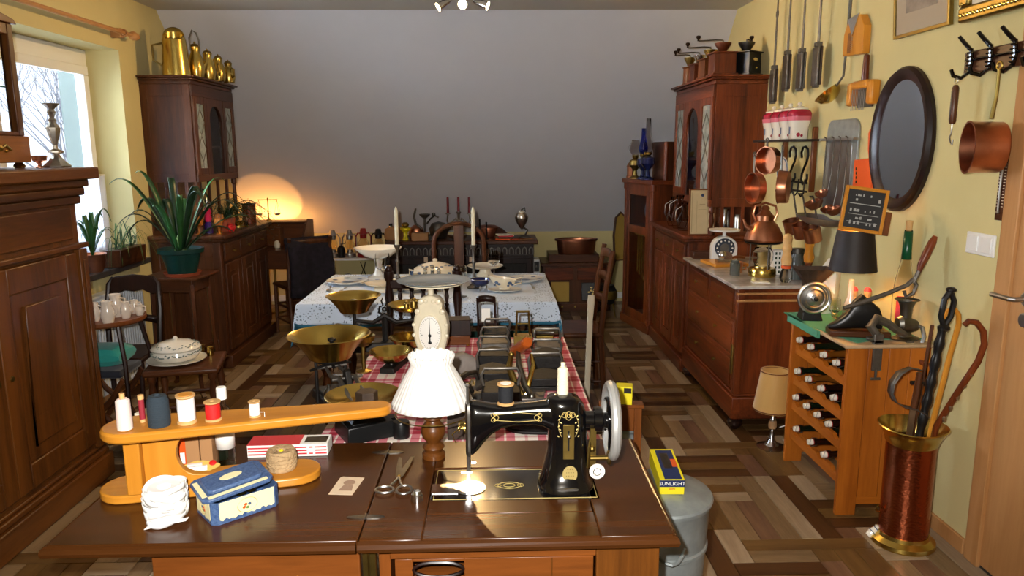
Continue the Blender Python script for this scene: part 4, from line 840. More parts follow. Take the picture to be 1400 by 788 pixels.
# photo card
pc = T('portrait_card', 'small faded sepia portrait card lying flat on the leaf', 'card', (-.371, 1.745, ZT), R(-4))
OB('card', G().prism([(-.032, -.05), (.027, -.052), (.034, .045), (-.022, .05), (-.028, .044)], 0, .0008, 'z'), M['paper'], pc)
OB('faded_portrait', G().lathe([(0, 0), (.015, 0), (.015, .0003), (0, .0003)], (.003, .015, .0008), 18), mat('sepia', '#9c7f68', .8), pc); OB('faded_shoulders', G().prism([(-.014, -.03), (.02, -.03), (.016, .0), (-.008, .0)], .0008, .001, 'z'), M['sepia'], pc)
# scissors
sc_ = T('scissors', 'steel tailor scissors lying beside the hinged joint', 'scissors', (-.245, 1.78, ZT + .003), R(-2))
for s in (-1, 1):
    OB('blade', G().prism([(s * .002, -.01), (s * .010, .0), (s * .017, .06), (s * .021, .125), (s * .012, .12), (s * -.002, .03)], 0 if s < 0 else .0025, .0022 if s < 0 else .0045, 'z'), M['old_steel'], sc_)
    OB('finger_loop', G().tube([(0, 0, .003), (s * .008, -.035, .003), (s * .014, -.05, .003)], .003, 6).ring((s * .024, -.075, .003), .022, .003, 22, 6, 'z', .85 if s > 0 else 1, 1.05 if s > 0 else .8), M['steel'], sc_)
OB('pivot_screw', G().lathe([(0, 0), (.004, 0), (.004, .003), (0, .003)], (0, 0, .003), 10), M['brass'], sc_)
TAG(OB('thimble', G().lathe([(.0, .026), (.009, .024), (.0125, .016), (.0145, .0), (.0155, .0), (.0155, .002), (.0135, .016), (.0, .0275)], (0, 0, 0), 18), M['chrome'], None, (-.188, 1.66, ZT)), 'shiny metal thimble beside the scissors', 'thimble')
# --- zinc tub with lid, washboard and soap cartons ---
zb = T('zinc_tub', 'round grey zinc laundry tub with lid on the floor beside the sewing cabinet', 'tub', (.505, 2.165, 0))
OB('tub_body', G().lathe([(0, .0), (.125, 0), (.132, .01), (.14, .16), (.146, .165), (.146, .175), (.141, .18), (.152, .38), (.158, .385), (.158, .395), (.153, .4), (.16, .52), (.167, .53), (.167, .54), (.157, .54), (.155, .52), (.0, .515)], (0, 0, 0), 40), M['zinc'], zb)
OB('lid', G().lathe([(0, .575), (.05, .573), (.12, .562), (.155, .552), (.166, .548), (.17, .541), (.165, .541), (0, .545)], (0, 0, 0), 40), M['zinc'], zb)
for s in (0, 1): OB('carry_handle', G().tube([(-.05 + .1 * t / 6, (.16 + .05 * math.sin(PI * t / 6)) * (1 if s else -1), .44 - .02 * math.sin(PI * t / 6)) for t in range(7)], .006, 6), M['zinc'], zb)
def soap(label, loc, rot, sz=(.07, .17, .046)):
    t = T('soap_carton', label, 'box', loc, 0, None, rot); x, y, z = sz[0] / 2, sz[1] / 2, sz[2]
    OB('box_body', G().box(-x, x, -y, y, 0, z), M['yellow_print'], t, bev=.001)
    OB('top_print', G().box(-x * .6, x * .8, -y * .95, y * .9, z, z + .0006), M['navy_print'], t)
    OB('top_print', G().box(-x * .35, x * .35, -y * .3, y * .7, z + .0006, z + .001), M['old_steel'], t)
    OB('red_print', G().box(x * .4, x * .85, -y * .2, y * .3, z + .0006, z + .0011), M['orange_paint'], t)
    OB('name_band', G().box(-x, x, -y - .0007, -y, z * .52, z * .98), M['navy_print'], t)
    text('SUNLIGHT', .0165, (0, -y - .001, z * .74), (90, 0, 0), M['white_print'], t)
    text('SEIFE', .009, (0, -y - .001, z * .38), (90, 0, 0), M['red_print'], t)
    return t
soap('yellow and navy soap carton lettered SUNLIGHT, lying on the zinc tub lid', (.535, 2.19, .580), (R(6), R(0), R(-2)), (.075, .19, .05))
wb = T('washboard', 'wooden washboard standing between the checked table and the tub', 'washboard', (.425, 2.40, 0), R(-4))
OB('wood_frame', G().box(-.07, -.045, -.012, .012, 0, .745).box(.045, .07, -.012, .012, 0, .745).box(-.045, .045, -.01, .01, .66, .745).box(-.045, .045, -.01, .01, .2, .24).box(-.075, .075, -.025, .025, .745, .757), M['oak_z'], wb, bev=.002)
OB('ribbed_zinc', G().grid(lambda u, v: (-.045 + .09 * u, .004 * math.sin(v * 120), .24 + .42 * v), 2, 120), M['zinc'], wb, solid=.001)
t = carton('soap_box', 'small yellow and black box behind the balance wheel', 'box', (.435, 2.40, .7575), R(-12), (.055, .045, .062), 'yellow_print')
OB('black_end', G().box(.0275, .0283, -.02, .02, .005, .057), M['black_print'], t); OB('black_print', G().box(-.0, .025, -.0232, -.0225, .04, .058), M['black_print'], t); OB('yellow_mark', G().box(.0283, .0288, -.012, .012, .02, .035), M['yellow_print'], t)
# ================================================================ on the checked table
ZR = .746
def bowl_prof(R_, r0, h, th=.0015, flare=1.0, lip=.004):
    o = [(0, 0), (r0, 0)] + [(r0 + (R_ - r0) * (k / 6) ** flare, h * (k / 6)) for k in range(1, 7)]
    return o + [(R_ + lip, h + .001), (R_ + lip * .4, h + .003)] + [(r0 + (R_ - r0) * (k / 6) ** flare - th, h * (k / 6) + .001) for k in range(6, 0, -1)] + [(r0 - th, th), (0, th)]
def weight(label, loc, r, h, m_='iron_grey', knob=True, group=None, n=20):
    t = T('scale_weight', label, 'weight', loc, .3, group)
    OB('weight_body', G().lathe([(0, 0), (r, 0), (r, h * .92), (r * .93, h), (0, h)], (0, 0, 0), n), M[m_], t, smooth=30)
    if knob: OB('knob', G().lathe([(0, 0), (r * .3, 0), (r * .3, r * .3), (r * .62, r * .55), (r * .62, r * .85), (r * .3, r), (0, r)], (0, 0, h), 14), M[m_], t)
    return t
# scale 1: black box base across the corner, big brass scoop and brass dish
s1 = T('balance_scale', 'black iron balance scale carrying the biggest brass scoop and a brass dish', 'scale', (-.475, 2.32, ZR), R(-62))
OB('scale_base', G().box(-.27, .23, -.05, .05, 0, .03, t=.003).box(-.25, .21, -.04, .04, .03, .042, t=.004), M['black_satin'], s1, bev=.003)
OB('pedestal', G().box(.09, .23, -.075, .075, 0, .05, t=.004).box(.11, .21, -.055, .055, .05, .062, t=.012).cyl((.16, 0, .06), (.16, 0, .085), .012, 10), M['black_satin'], s1, bev=.003)
OB('tower', G().box(-.035, .035, -.03, .03, .03, .11, t=.006).prism([(-.03, .11), (.03, .11), (.012, .16), (0, .165), (-.012, .16)], -.01, .01, 'y'), M['iron'], s1, bev=.003)
for s in (-1, 1): OB('beam', G().tube([(-.17, .022 * s, .13), (-.1, .026 * s, .118), (0, .026 * s, .135), (.1, .026 * s, .1), (.16, .022 * s, .088)], [.005, .007, .009, .007, .005], 8), M['iron_grey'], s1)
for a_, z_ in ((-.17, .13), (.16, .09), (0, .135)): OB('beam_cross', G().cyl((a_, -.05, z_), (a_, .05, z_), .005, 8), M['iron_grey'], s1)
OB('pan_frame', G().box(.1, .22, -.006, .006, .09, .098).box(.154, .166, -.06, .06, .09, .098), M['iron'], s1)
OB('pan_frame', G().cyl((-.19, -.05, .0), (-.19, -.05, .155), .006, 8).cyl((-.19, .05, .03), (-.19, .05, .155), .006, 8).tube([(-.19, -.07, .12), (-.14, -.02, .15), (-.19, .07, .13)], .005, 6).cyl((-.15, 0, .13), (-.19, 0, .153), .006, 8).ring((-.19, 0, .153), .055, .005, 24), M['iron'], s1)
OB('glass_stop', G().lathe([(0, 0), (.018, 0), (.019, .03), (.012, .045), (.006, .05), (.006, .06), (0, .06)], (-.06, -.045, .043), 14), M['pewter'], s1)
OB('brass_dish', G().lathe(bowl_prof(.112, .05, .026, flare=.55), (.16, .0, .099), 40), M['brass'], s1)
OB('brass_scoop', G().lathe(bowl_prof(.135, .072, .08, flare=1.3, lip=.006), (-.19, 0, .158), 44, None, 1, 1), M['brass'], s1)
m1 = Matrix.Translation(s1.location) @ RZ(-62)
pA = m1 @ Vector((-.19, 0, .162)); pB = m1 @ Vector((.16, 0, .102))
weight('brown-black knob weight lying in the biggest brass scoop', (pA.x + .01, pA.y - .01, pA.z), .022, .045, 'iron', True, None)
t = weight('hexagonal iron weight standing in the brass dish nearest the camera', (pB.x + .01, pB.y, pB.z), .034, .035, 'rust', False, None, 6)
for k, (x, y, r, h) in enumerate(((-.325, 2.205, .021, .046), (-.285, 2.15, .025, .05))):
    weight(('dark cylindrical weight half hidden behind the lampshade, further one', 'larger dark cylindrical weight beside the lamp base')[k], (x, y, ZR), r, h, 'black_satin', False, 'dark cylinder weights behind the lamp')
# scale 2: ornate black, further back
s2_ = T('balance_scale', 'long ornate black balance scale further back, with scoop left and dish right', 'scale', (-.475, 3.17, ZR), R(2))
OB('scale_base', G().box(-.17, .17, -.05, .05, 0, .04, t=.006).box(-.2, -.1, -.06, .06, 0, .05, t=.006).box(.1, .2, -.06, .06, 0, .05, t=.006), M['iron'], s2_, bev=.004)
OB('beam', G().tube([(-.13, 0, .13), (-.05, 0, .12), (0, 0, .15), (.05, 0, .12), (.13, 0, .13)], [.007, .01, .014, .01, .007], 8).tube([(-.13, 0, .05), (-.13, 0, .17)], .008, 8).tube([(.13, 0, .05), (.13, 0, .17)], .008, 8).cyl((0, 0, .04), (0, 0, .15), .014, 8), M['iron'], s2_)
g = G()
for s in (-1, 1): g.tube([(s * .004, 0, .15), (s * .024, 0, .165), (s * .02, 0, .19), (s * .006, 0, .195), (s * .012, 0, .215), (s * .004, 0, .235)], [.005, .006, .005, .004, .004, .001], 6)
OB('cast_ornament', g.ring((0, 0, .178), .008, .004, 12, 6, 'y'), M['iron'], s2_)
OB('brass_scoop', G().lathe(bowl_prof(.112, .06, .07, flare=1.2, lip=.006), (-.13, 0, .171), 40), M['brass'], s2_)
OB('brass_dish', G().lathe(bowl_prof(.098, .05, .028, flare=.6), (.115, 0, .171), 40), M['brass'], s2_)
weight('iron knob weight in the further brass scoop', (-.605, 3.165, ZR + .173), .03, .022, 'pewter', True, None)
for k, (dx, dy, r) in enumerate(((-.02, .0, .013), (.01, .02, .016), (.035, .0, .011))): weight(('small brass weight in the further flat dish, left one of three', 'small tall brass weight in the further flat dish, middle of three', 'smallest brass weight in the further flat dish, right one of three')[k], (-.36 + dx, 3.17 + dy, ZR + .173), r, r * 2.2, 'brass_dark', True, 'brass weights in the flat dish')
t = T('glass_jar', 'small clear glass stopper jar between the two big brass scoops', 'jar', (-.60, 2.80, ZR))
OB('glass_body', G().lathe([(0, 0), (.03, 0), (.034, .02), (.034, .1), (.028, .13), (.014, .145), (.014, .165), (.012, .165), (.012, .145), (.026, .128), (.032, .1), (.032, .01), (0, .008)], (0, 0, 0), 20), M['thin_glass'], t); OB('stopper', G().lathe([(0, 0), (.011, 0), (.014, .02), (.02, .035), (.014, .05), (0, .055)], (0, 0, .15), 14), M['glass'], t)
t = T('brass_cup', 'small brass cup beside the glass stopper jar', 'cup', (-.515, 2.84, ZR + .0))
OB('bowl', G().lathe([(0, 0), (.03, 0), (.03, .004), (.008, .01), (.008, .1), (.02, .104), (.045, .125), (.05, .145), (.048, .145), (.042, .126), (0, .108)], (0, 0, 0), 24), M['brass_dark'], t)
# scale 3: flat long dark balance carrying two small brass bowls
s3_ = T('roberval_scale', 'small dark scale carrying two small brass bowls, in front of the white dial scale', 'scale', (-.385, 2.965, ZR), R(78))
OB('scale_base', G().box(-.17, .17, -.03, .03, 0, .022, t=.003), M['iron'], s3_, bev=.003)
OB('beam', G().tube([(-.11, 0, .028), (0, 0, .032), (.11, 0, .028)], [.005, .009, .005], 8).cyl((0, 0, .02), (0, 0, .045), .01, 8).cyl((-.112, 0, .01), (-.112, 0, .034), .006, 8).cyl((.112, 0, .01), (.112, 0, .034), .006, 8), M['iron_grey'], s3_)
for x in (-.112, .112): OB('brass_bowl', G().lathe(bowl_prof(.083, .035, .042, flare=.7), (x, 0, .035), 36), M['brass'], s3_)
# ivory dial scale
ks = T('dial_scale', 'ivory enamel kitchen scale with round white dial and grey top plate', 'scale', (-.238, 2.76, ZR), R(-7))
OB('scale_foot', G().lathe([(0, 0), (.085, 0), (.085, .008), (.05, .03), (.04, .05), (0, .05)], (0, 0, 0), 28, None, 1, .8), M['enamel_ivory'], ks)
body = [(-.045, .03), (-.055, .06), (-.042, .09), (-.05, .11), (-.062, .15), (-.066, .2), (-.06, .24), (-.045, .27), (-.047, .29), (-.036, .31), (-.015, .318), (0, .322)]
body = body + [(-x, z) for x, z in body[::-1][1:]]
OB('scale_body', G().prism(body, -.03, .03, 'y'), M['enamel_ivory'], ks, bev=.008)
g = G()
for s in (-1, 1):
    for (x, z, r) in ((.05, .07, .014), (.056, .11, .01), (.066, .17, .008), (.066, .21, .008), (.05, .26, .011), (.035, .298, .011), (.02, .06, .012), (.015, .3, .008)): g.ball((s * x * .93, -.03, z), (r, .007, r), 8)
OB('cast_relief', g, M['enamel_ivory'], ks)
OB('dial_face', G().lathe([(0, 0), (.042, 0), (.044, .004), (.042, .005), (.0, .004)], (0, -.031, .178), 40, RX(90), 1, 1.62), M['white_print'], ks)
OB('dial_rim', G().ring((0, -.036, .178), .043, .0025, 40, 6, 'y', 1, 1.62), M['enamel_ivory'], ks)
g = G()
for k in range(40):
    a = 2 * PI * k / 40; c1, s1_ = math.cos(a), math.sin(a); l = .0345 if k % 5 else .032
    g.cyl((.038 * c1, -.0362, .178 + .038 * 1.62 * s1_), (l * c1, -.0362, .178 + l * 1.62 * s1_), .0006, 4)
OB('dial_marks', g, M['black_satin'], ks)
OB('pointer', G().tube([(0, -.038, .14), (0, -.038, .178), (0, -.038, .232)], [.003, .0016, .0005], 6).ball((0, -.038, .17), (.006, .001, .007), 10).ball((-.0, -.038, .143), (.007, .001, .006), 8).ball((.03, -.0365, .182), (.002, .001, .002), 6).ball((-.03, -.0365, .172), (.002, .001, .002), 6), M['black_satin'], ks)
OB('post', G().cyl((0, 0, .31), (0, 0, .362), .011, 12), M['enamel_ivory'], ks)
OB('top_plate', G().lathe([(0, 0), (.1, 0), (.135, .008), (.138, .011), (.133, .012), (.1, .005), (0, .004)], (.012, 0, .366), 44), mat('blue_enamel', '#8496a0', .2, coat=.3), ks)
OB('plate_ring', G().lathe([(0, 0), (.09, 0), (.108, .002), (.108, .006), (0, .006)], (.012, 0, .3595), 36), M['enamel_ivory'], ks)
# --- flat irons with bent strap handles ---
def flat_iron(label, loc, rz, w=.05, l=.14, hh=.085, bodyh=.035, m_='iron', strap=True, group='old flat irons'):
    t = T('flat_iron', label, 'iron', loc, rz, group)
    sole = [(-w, -l / 2), (w, -l / 2), (w, l * .08), (w * .75, l * .3), (0, l / 2), (-w * .75, l * .3), (-w, l * .08)]
    OB('iron_body', G().prism(sole, 0, bodyh * .35, 'z').prism([(x * .94, y * .95) for x, y in sole], bodyh * .35, bodyh, 'z'), M[m_], t, bev=.003)
    if strap:
        OB('handle_strap', G().tube([(-w * .85, 0, bodyh), (-w * .95, 0, hh * .8), (-w * .8, 0, hh), (w * .8, 0, hh), (w * .95, 0, hh * .8), (w * .85, 0, bodyh)], .0055, 8), M['iron_grey'], t)
    else:
        OB('handle_post', G().tube([(0, -l * .3, bodyh), (0, -l * .32, hh), (0, l * .25, hh), (0, l * .22, bodyh)], .005, 8), M['iron_grey'], t); OB('grip', G().cyl((0, -l * .28, hh), (0, l * .2, hh), .011, 12), M['oak_z'], t)
    return t
irons = [(.012, 3.30, 0, .062, .10, .05, 'flat iron with low body, furthest of the left row'), (.0, 3.10, 2, .062, .11, .055, 'second furthest flat iron of the left row, bright front edge'),
         (-.005, 2.90, -2, .066, .12, .06, 'flat iron in the middle of the left row with broad wide handle'), (-.005, 2.70, 3, .066, .12, .05, 'flat iron behind the nearest one in the left row'),
         (.02, 2.47, 0, .07, .115, .055, 'nearest flat iron of the left row, just behind the machine arm'),
         (.22, 3.02, -3, .058, .12, .06, 'furthest flat iron of the right row, tall open handle'), (.205, 2.84, 0, .062, .12, .07, 'flat iron in the middle of the right row'), (.185, 2.64, 2, .065, .12, .045, 'nearest flat iron of the right row, bright worn top')]
for k, (x, y, rz, w_, h_, b_, lb_) in enumerate(irons): flat_iron(lb_, (x, y, ZR), R(rz), w_, .165 if k not in (7,) else .15, h_, b_, ('iron', 'iron_grey', 'iron', 'iron', 'iron', 'iron_grey', 'iron', 'iron')[k])
t = flat_iron('dark flat iron seen under the sewing machine arm', (.1, 2.2, ZR), R(85), .05, .15, .07, .03, 'iron')
t = T('stone_iron', 'grey heel-shaped polishing iron next to the lampshade', 'iron', (-.13, 2.76, ZR), R(20))
OB('iron_body', loft(G(), [((-.06, 0, .03), (0, .02, 0), (0, 0, .02)), ((-.04, 0, .045), (0, .035, 0), (0, 0, .04)), ((.01, 0, .05), (0, .04, 0), (0, 0, .045)), ((.05, 0, .04), (0, .035, 0), (0, 0, .035)), ((.06, 0, .035), (0, .02, 0), (0, 0, .02))], 16, 3), mat('stone', '#8a8078', .6, noise_=.2), t)
OB('base_plate', G().box(-.07, .07, -.045, .045, 0, .012), M['silver'], t, bev=.003)
for k, (x, y, rz, lb_) in enumerate(((-.06, 2.60, 60, 'small polishing iron with round knob, left of the flat irons'), (-.075, 2.46, 35, 'long-handled iron lying just behind the lampshade'))):
    t = T('polishing_iron', lb_, 'iron', (x, y, ZR), R(rz), 'polishing irons')
    OB('iron_body', loft(G(), [((-.05, 0, .015), (0, .02, 0), (0, 0, .012)), ((0, 0, .02), (0, .03, 0), (0, 0, .018)), ((.05, 0, .015), (0, .018, 0), (0, 0, .012))], 14, 3), M['iron_grey'], t)
    OB('handle', G().tube([(0, 0, .03), (-.02, 0, .07), (-.08, 0, .08), (-.12, 0, .075)], [.007, .008, .01, .012], 8).ball((-.125, 0, .075), .014, 10), M['old_steel'], t)
t = T('charcoal_box', 'dark rusty iron box behind the pleated lamp', 'box', (-.10, 2.145, ZR), R(3)); OB('box_body', G().box(-.045, .045, -.03, .03, 0, .085), M['rust'], t, bev=.004); OB('latch', G().box(-.01, .01, -.034, -.03, .04, .06), M['brass_dark'], t)
# brass crimping iron with turned wooden handle, on a bent brass stand
ci = T('goffering_iron', 'bent brass crimping tool with an orange-brown wooden grip across it', 'iron', (.095, 2.56, ZR), 0)
OB('wooden_grip', G().lathe([(0, -.075), (.017, -.075), (.021, -.068), (.02, -.05), (.022, 0), (.02, .05), (.021, .068), (.017, .075), (0, .075)], (.0, .06, .15), 16, RZ(20) @ RX(62)), mat('orange_wood', '#b0521a', .3, coat=.3, noise_=.2), ci)
OB('left_leg', G().tube([(-.035, .05, .12), (-.045, .0, .095), (-.03, -.04, .06), (.0, -.07, .01)], [.009, .012, .013, .01], 10).ball((-.035, .05, .125), .012, 10), M['brass_dark'], ci)
OB('right_leg', G().tube([(.035, .03, .13), (.042, -.01, .1), (.03, -.04, .07), (.012, -.06, .01)], [.006, .008, .009, .009], 10), M['brass'], ci)
OB('middle_bar', G().tube([(-.01, .06, .14), (-.01, .0, .1), (.01, -.05, .04), (.03, -.09, .012)], [.007, .011, .012, .01], 10).ball((.032, -.095, .014), .014, 10), M['pewter'], ci)
OB('base_plate', G().prism([(-.07, -.11), (.07, -.11), (.09, .02), (0, .06), (-.09, .02)], 0, .012, 'z'), M['iron_grey'], ci, bev=.003)
# far end of the table
dc = T('doll_chair', 'tiny dark doll chair with a white paper tag at the far table end', 'doll chair', (-.03, 3.30, ZR), R(-8))
dc.location = (-.03, 3.325, ZR + .0)
OB('seat', G().box(-.045, .045, -.04, .05, .06, .068), M['black_wood'], dc)
for x in (-.04, .04):
    OB('leg', G().cyl((x, .045, 0), (x, .045, .06), .004, 6), M['black_wood'], dc); OB('back_leg', G().tube([(x, -.035, 0), (x, -.035, .07), (x, -.055, .19)], .0055, 6), M['black_wood'], dc)
OB('top_rail', G().grid(lambda u, v: (-.042 + .084 * u, -.052 - .01 * math.sin(PI * u), .165 + .03 * v + .008 * math.sin(PI * u)), 6, 1), M['black_wood'], dc, solid=.006)
OB('paper_tag', G().box(-.02, .02, -.062, -.06, .08, .14), M['white_print'], dc)
dc.location.y = 3.40; dc.location.z = ZR
bs = T('brass_stand', 'little openwork brass stand among the irons at the far table end', 'stand', (.125, 3.20, ZR))
OB('frame', G().box(-.04, .04, -.03, .03, 0, .05).cyl((-.03, 0, .05), (-.025, 0, .16), .005, 6).cyl((.03, 0, .05), (.025, 0, .16), .005, 6).cyl((-.025, 0, .155), (.025, 0, .155), .006, 6).cyl((-.03, 0, .1), (.03, 0, .1), .004, 6), M['brass_dark'], bs)
gp = T('alcohol_iron', 'grey-topped iron on brass base near the far right table corner', 'iron', (.225, 3.25, ZR), R(-5))
OB('iron_body', loft(G(), [((-.055, 0, .05), (0, .03, 0), (0, 0, .008)), ((-.03, 0, .055), (0, .045, 0), (0, 0, .014)), ((.04, 0, .055), (0, .045, 0), (0, 0, .014)), ((.06, 0, .05), (0, .03, 0), (0, 0, .008))], 18, 2.4), M['pewter'], gp); OB('brass_base', G().box(-.04, .04, -.03, .03, 0, .04), M['brass_dark'], gp, bev=.003)
bx = T('music_chest', 'dark box with carved amber base right of the dial scale', 'box', (-.165, 3.24, ZR), R(4))
OB('box_lid', G().box(-.06, .06, -.05, .05, .05, .12, t=.004), M['black_wood'], bx, bev=.003); OB('carved_base', G().box(-.055, .055, -.045, .045, .008, .05), M['oak_x'], bx, bev=.004)
for x in (-.045, .045): OB('foot', G().ball((x, -.035, .006), .008, 8), M['brass'], bx)
# tall pale paddle leaning behind the right table edge
pd = T('laundry_paddle', 'long pale worn wooden laundry paddle standing upright beyond the checked table', 'paddle', (.43, 3.42, 0), 0, None, (R(2), R(1), 0))
OB('paddle', loft(G(), [((0, 0, 0), (.014, 0, 0), (0, .009, 0)), ((0, 0, .4), (.014, 0, 0), (0, .009, 0)), ((.002, 0, .7), (.014, 0, 0), (0, .009, 0)), ((.002, 0, .82), (.014, 0, 0), (0, .009, 0)), ((.004, 0, .9), (.017, 0, 0), (0, .009, 0)), ((.004, 0, .935), (.015, 0, 0), (0, .008, 0))], 14, 3), mat('bleached_wood', '#b0a48e', .75, noise_=.2, stretch=(1, 1, .1)), pd)
# ================================================================ on the dining table
ZD = .7545
def candle(label, loc, h=.27, hold=.235, group=None, mt_='wax_ivory'):
    t = T('candlestick', label, 'candlestick', loc, 0, group)
    OB('stick', G().lathe([(0, 0), (.045, 0), (.047, .006), (.03, .014), (.014, .03), (.01, .05), (.014, .06), (.009, .075), (.009, hold * .55), (.014, hold * .6), (.009, hold * .66), (.01, hold * .9), (.02, hold * .96), (.021, hold), (.0, hold)], (0, 0, 0), 20), M['old_steel'], t)
    c = T('candle', label.replace('dark metal candlestick', 'tall ivory taper candle') if mt_ == 'wax_ivory' else label, 'candle', (loc[0], loc[1], loc[2] + hold), 0, 'ivory taper candles')
    OB('wax', G().lathe([(0, 0), (.0125, 0), (.0115, h * .88), (.004, h * .98), (0, h)], (0, 0, 0), 14), M[mt_], c); OB('wick', G().cyl((0, 0, h * .98), (0, 0, h + .008), .001, 5), M['black_matte'], c)
    return t
candle('dark metal candlestick left of the tureen on the lace table', (-.60, 4.62, ZD), .235, .27, 'candlesticks on the lace table')
candle('dark metal candlestick right of the tureen on the lace table', (-.125, 4.58, ZD), .235, .27, 'candlesticks on the lace table')
def plate(label, loc, R_=.12, deco=True, cat='plate', name='china_plate', group='blue and white plates', sx=1):
    t = T(name, label, cat, loc, 0, group)
    OB('dish', G().lathe([(0, 0), (R_ * .6, 0), (R_ * .62, .004), (R_, .018), (R_ * 1.0, .021), (R_ * .6, .008), (0, .006)], (0, 0, 0), 32, None, sx), M['porcelain'], t)
    if deco:
        g = G()
        for k in range(7):
            a = 2 * PI * k / 7; g.ball((R_ * .78 * math.cos(a) * sx, R_ * .78 * math.sin(a), .0145), (R_ * .16, R_ * .1, .002), 8)
        g.ball((0, 0, .006), (R_ * .35, R_ * .3, .002), 12)
        OB('blue_decoration', g, M['blue_dec'], t, kind='stuff')
    return t
plate('blue-patterned plate at the left end of the lace table', (-.95, 4.80, ZD), .135)
plate('blue-patterned plate in front of the compote on the lace table', (-.74, 4.74, ZD), .125)
plate('blue-patterned plate at the right end of the lace table', (.205, 4.82, ZD), .12)
plate('small blue-patterned dish just left of the tureen', (-.56, 4.88, ZD), .06)
plate('shallow flowered bowl on the table, just before the tureen', (-.50, 4.50, ZD), .075)
st = T('pedestal_dish', 'cream pedestal dish standing at the near left part of the lace table', 'dish', (-.66, 4.50, ZD)); OB('dish', G().lathe([(0, 0), (.07, 0), (.072, .02), (.06, .03), (.04, .034), (.12, .046), (.125, .052), (.1, .048), (0, .042)], (0, 0, 0), 28), M['porcelain_cream'], st)
st = T('pedestal_dish', 'cream pedestal dish with fluted edge behind the sauce boat', 'dish', (-.06, 5.02, ZD)); OB('dish', G().lathe([(0, 0), (.06, 0), (.062, .01), (.04, .03), (.036, .05), (.11, .062), (.125, .074), (.12, .076), (.1, .068), (0, .06)], (0, 0, 0), 28, wob=lambda a: 1 + .02 * math.sin(12 * a)), M['porcelain_cream'], st)
cpt = T('compote', 'wide white footed china compote at the back left of the lace table', 'compote', (-.775, 4.98, ZD))
OB('bowl', G().lathe([(0, .13), (.03, .13), (.09, .15), (.155, .2), (.16, .208), (.152, .208), (.09, .16), (.02, .14), (0, .14)], (0, 0, 0), 36), M['porcelain'], cpt)
OB('foot', G().lathe([(0, 0), (.075, 0), (.075, .008), (.045, .02), (.026, .05), (.022, .09), (.03, .13), (0, .132)], (0, 0, 0), 28), M['porcelain'], cpt)
tr = T('soup_tureen', 'white tureen with blue twining flowers in the middle of the lace table', 'tureen', (-.375, 4.72, ZD))
OB('tureen_body', G().lathe([(0, 0), (.06, 0), (.06, .012), (.05, .018), (.1, .035), (.125, .06), (.13, .085), (.12, .1), (0, .1)], (0, 0, 0), 32, None, 1.12, .85), M['porcelain_cream'], tr)
OB('lid', G().lathe([(0, 0), (.122, 0), (.12, .006), (.08, .03), (.03, .045), (0, .048)], (0, 0, .1), 32, None, 1.12, .85).ball((0, 0, .155), (.016, .012, .014), 10), M['porcelain_cream'], tr)
for s in (-1, 1): OB('handle', G().tube([(s * .13, 0, .085), (s * .165, 0, .095), (s * .165, 0, .065), (s * .135, 0, .055)], .007, 8), M['porcelain_cream'], tr)
g = G()
for k in range(16):
    a = PI + PI * (k + .5) / 16; q = 1.0 + .0 * k; z = .068 + .018 * math.sin(k * 1.9); g.ball((.131 * 1.12 * math.cos(a), .131 * .85 * math.sin(a), z), (.014, .004, .008), 8)
for k in range(10):
    a = PI + PI * (k + .5) / 10; g.ball((.09 * 1.12 * math.cos(a), .09 * .85 * math.sin(a), .126 + .006 * math.sin(k * 2)), (.012, .008, .004), 8)
OB('blue_flowers', g, M['blue_dec'], tr)
def goblet(label, loc, r=.035, h=.17, m_='thin_glass', name='wine_glass', group='glasses on the lace table'):
    t = T(name, label, 'glass', loc, 0, group)
    OB('glass_body', G().lathe([(0, 0), (r * .95, 0), (r * .95, .003), (.006, .008), (.004, .02), (.004, h * .42), (.01, h * .46), (r * .9, h * .58), (r, h * .75), (r * .92, h), (r * .88, h), (r * .95, h * .75), (r * .85, h * .6), (0, h * .48)], (0, 0, 0), 22), M[m_], t)
    return t
goblet('stemmed wine glass in front of the white compote', (-.70, 4.66, ZD), .047, .21)
goblet('large clear goblet between the pedestal dish and the sideboard', (-.0, 4.90, ZD), .046, .2)
goblet('amber-stemmed goblet at the front edge near the spindle chair', (-.19, 4.30, ZD), .034, .18, 'glass')
for k, (x, y, h) in enumerate(((-.415, 4.46, .15), (-.37, 4.44, .17), (-.335, 4.48, .14))):
    t = T('cruet_bottle', ('left cut-glass cruet in front of the tureen', 'tallest cut-glass cruet, in the centre before the tureen', 'right cut-glass cruet in front of the tureen')[k], 'cruet', (x, y, ZD), 0, 'glass cruets before the tureen')
    OB('glass_body', G().lathe([(0, 0), (.022, 0), (.024, .01), (.026, h * .4), (.012, h * .6), (.01, h * .78), (.014, h * .82), (.012, h * .82), (.008, h * .78), (0, h * .1)], (0, 0, 0), 14), M['glass'], t, smooth=0); OB('stopper', G().ball((0, 0, h * .92), (.012, .012, .014), 8), M['glass'], t)
bb = T('blue_glass_bowl', 'dark blue footed bowl with silver rim near the front of the lace table', 'bowl', (-.085, 4.52, ZD))
OB('bowl', G().lathe([(0, .025), (.03, .022), (.055, .04), (.06, .066), (.058, .066), (.05, .042), (0, .032)], (0, 0, 0), 26), mat('cobalt', '#141d4c', .1, coat=.6), bb); OB('silver_rim', G().ring((0, 0, .066), .06, .0025, 26), M['silver'], bb)
for k in range(3): OB('foot', G().tube([(.04 * math.cos(2.1 * k + .5), .04 * math.sin(2.1 * k + .5), .0), (.045 * math.cos(2.1 * k + .5), .045 * math.sin(2.1 * k + .5), .015), (.035 * math.cos(2.1 * k + .5), .035 * math.sin(2.1 * k + .5), .03)], .004, 6), M['silver'], bb)
sbt = T('sauce_boat', 'white sauce boat with blue flowers on its own oval stand', 'sauce boat', (.065, 4.46, ZD))
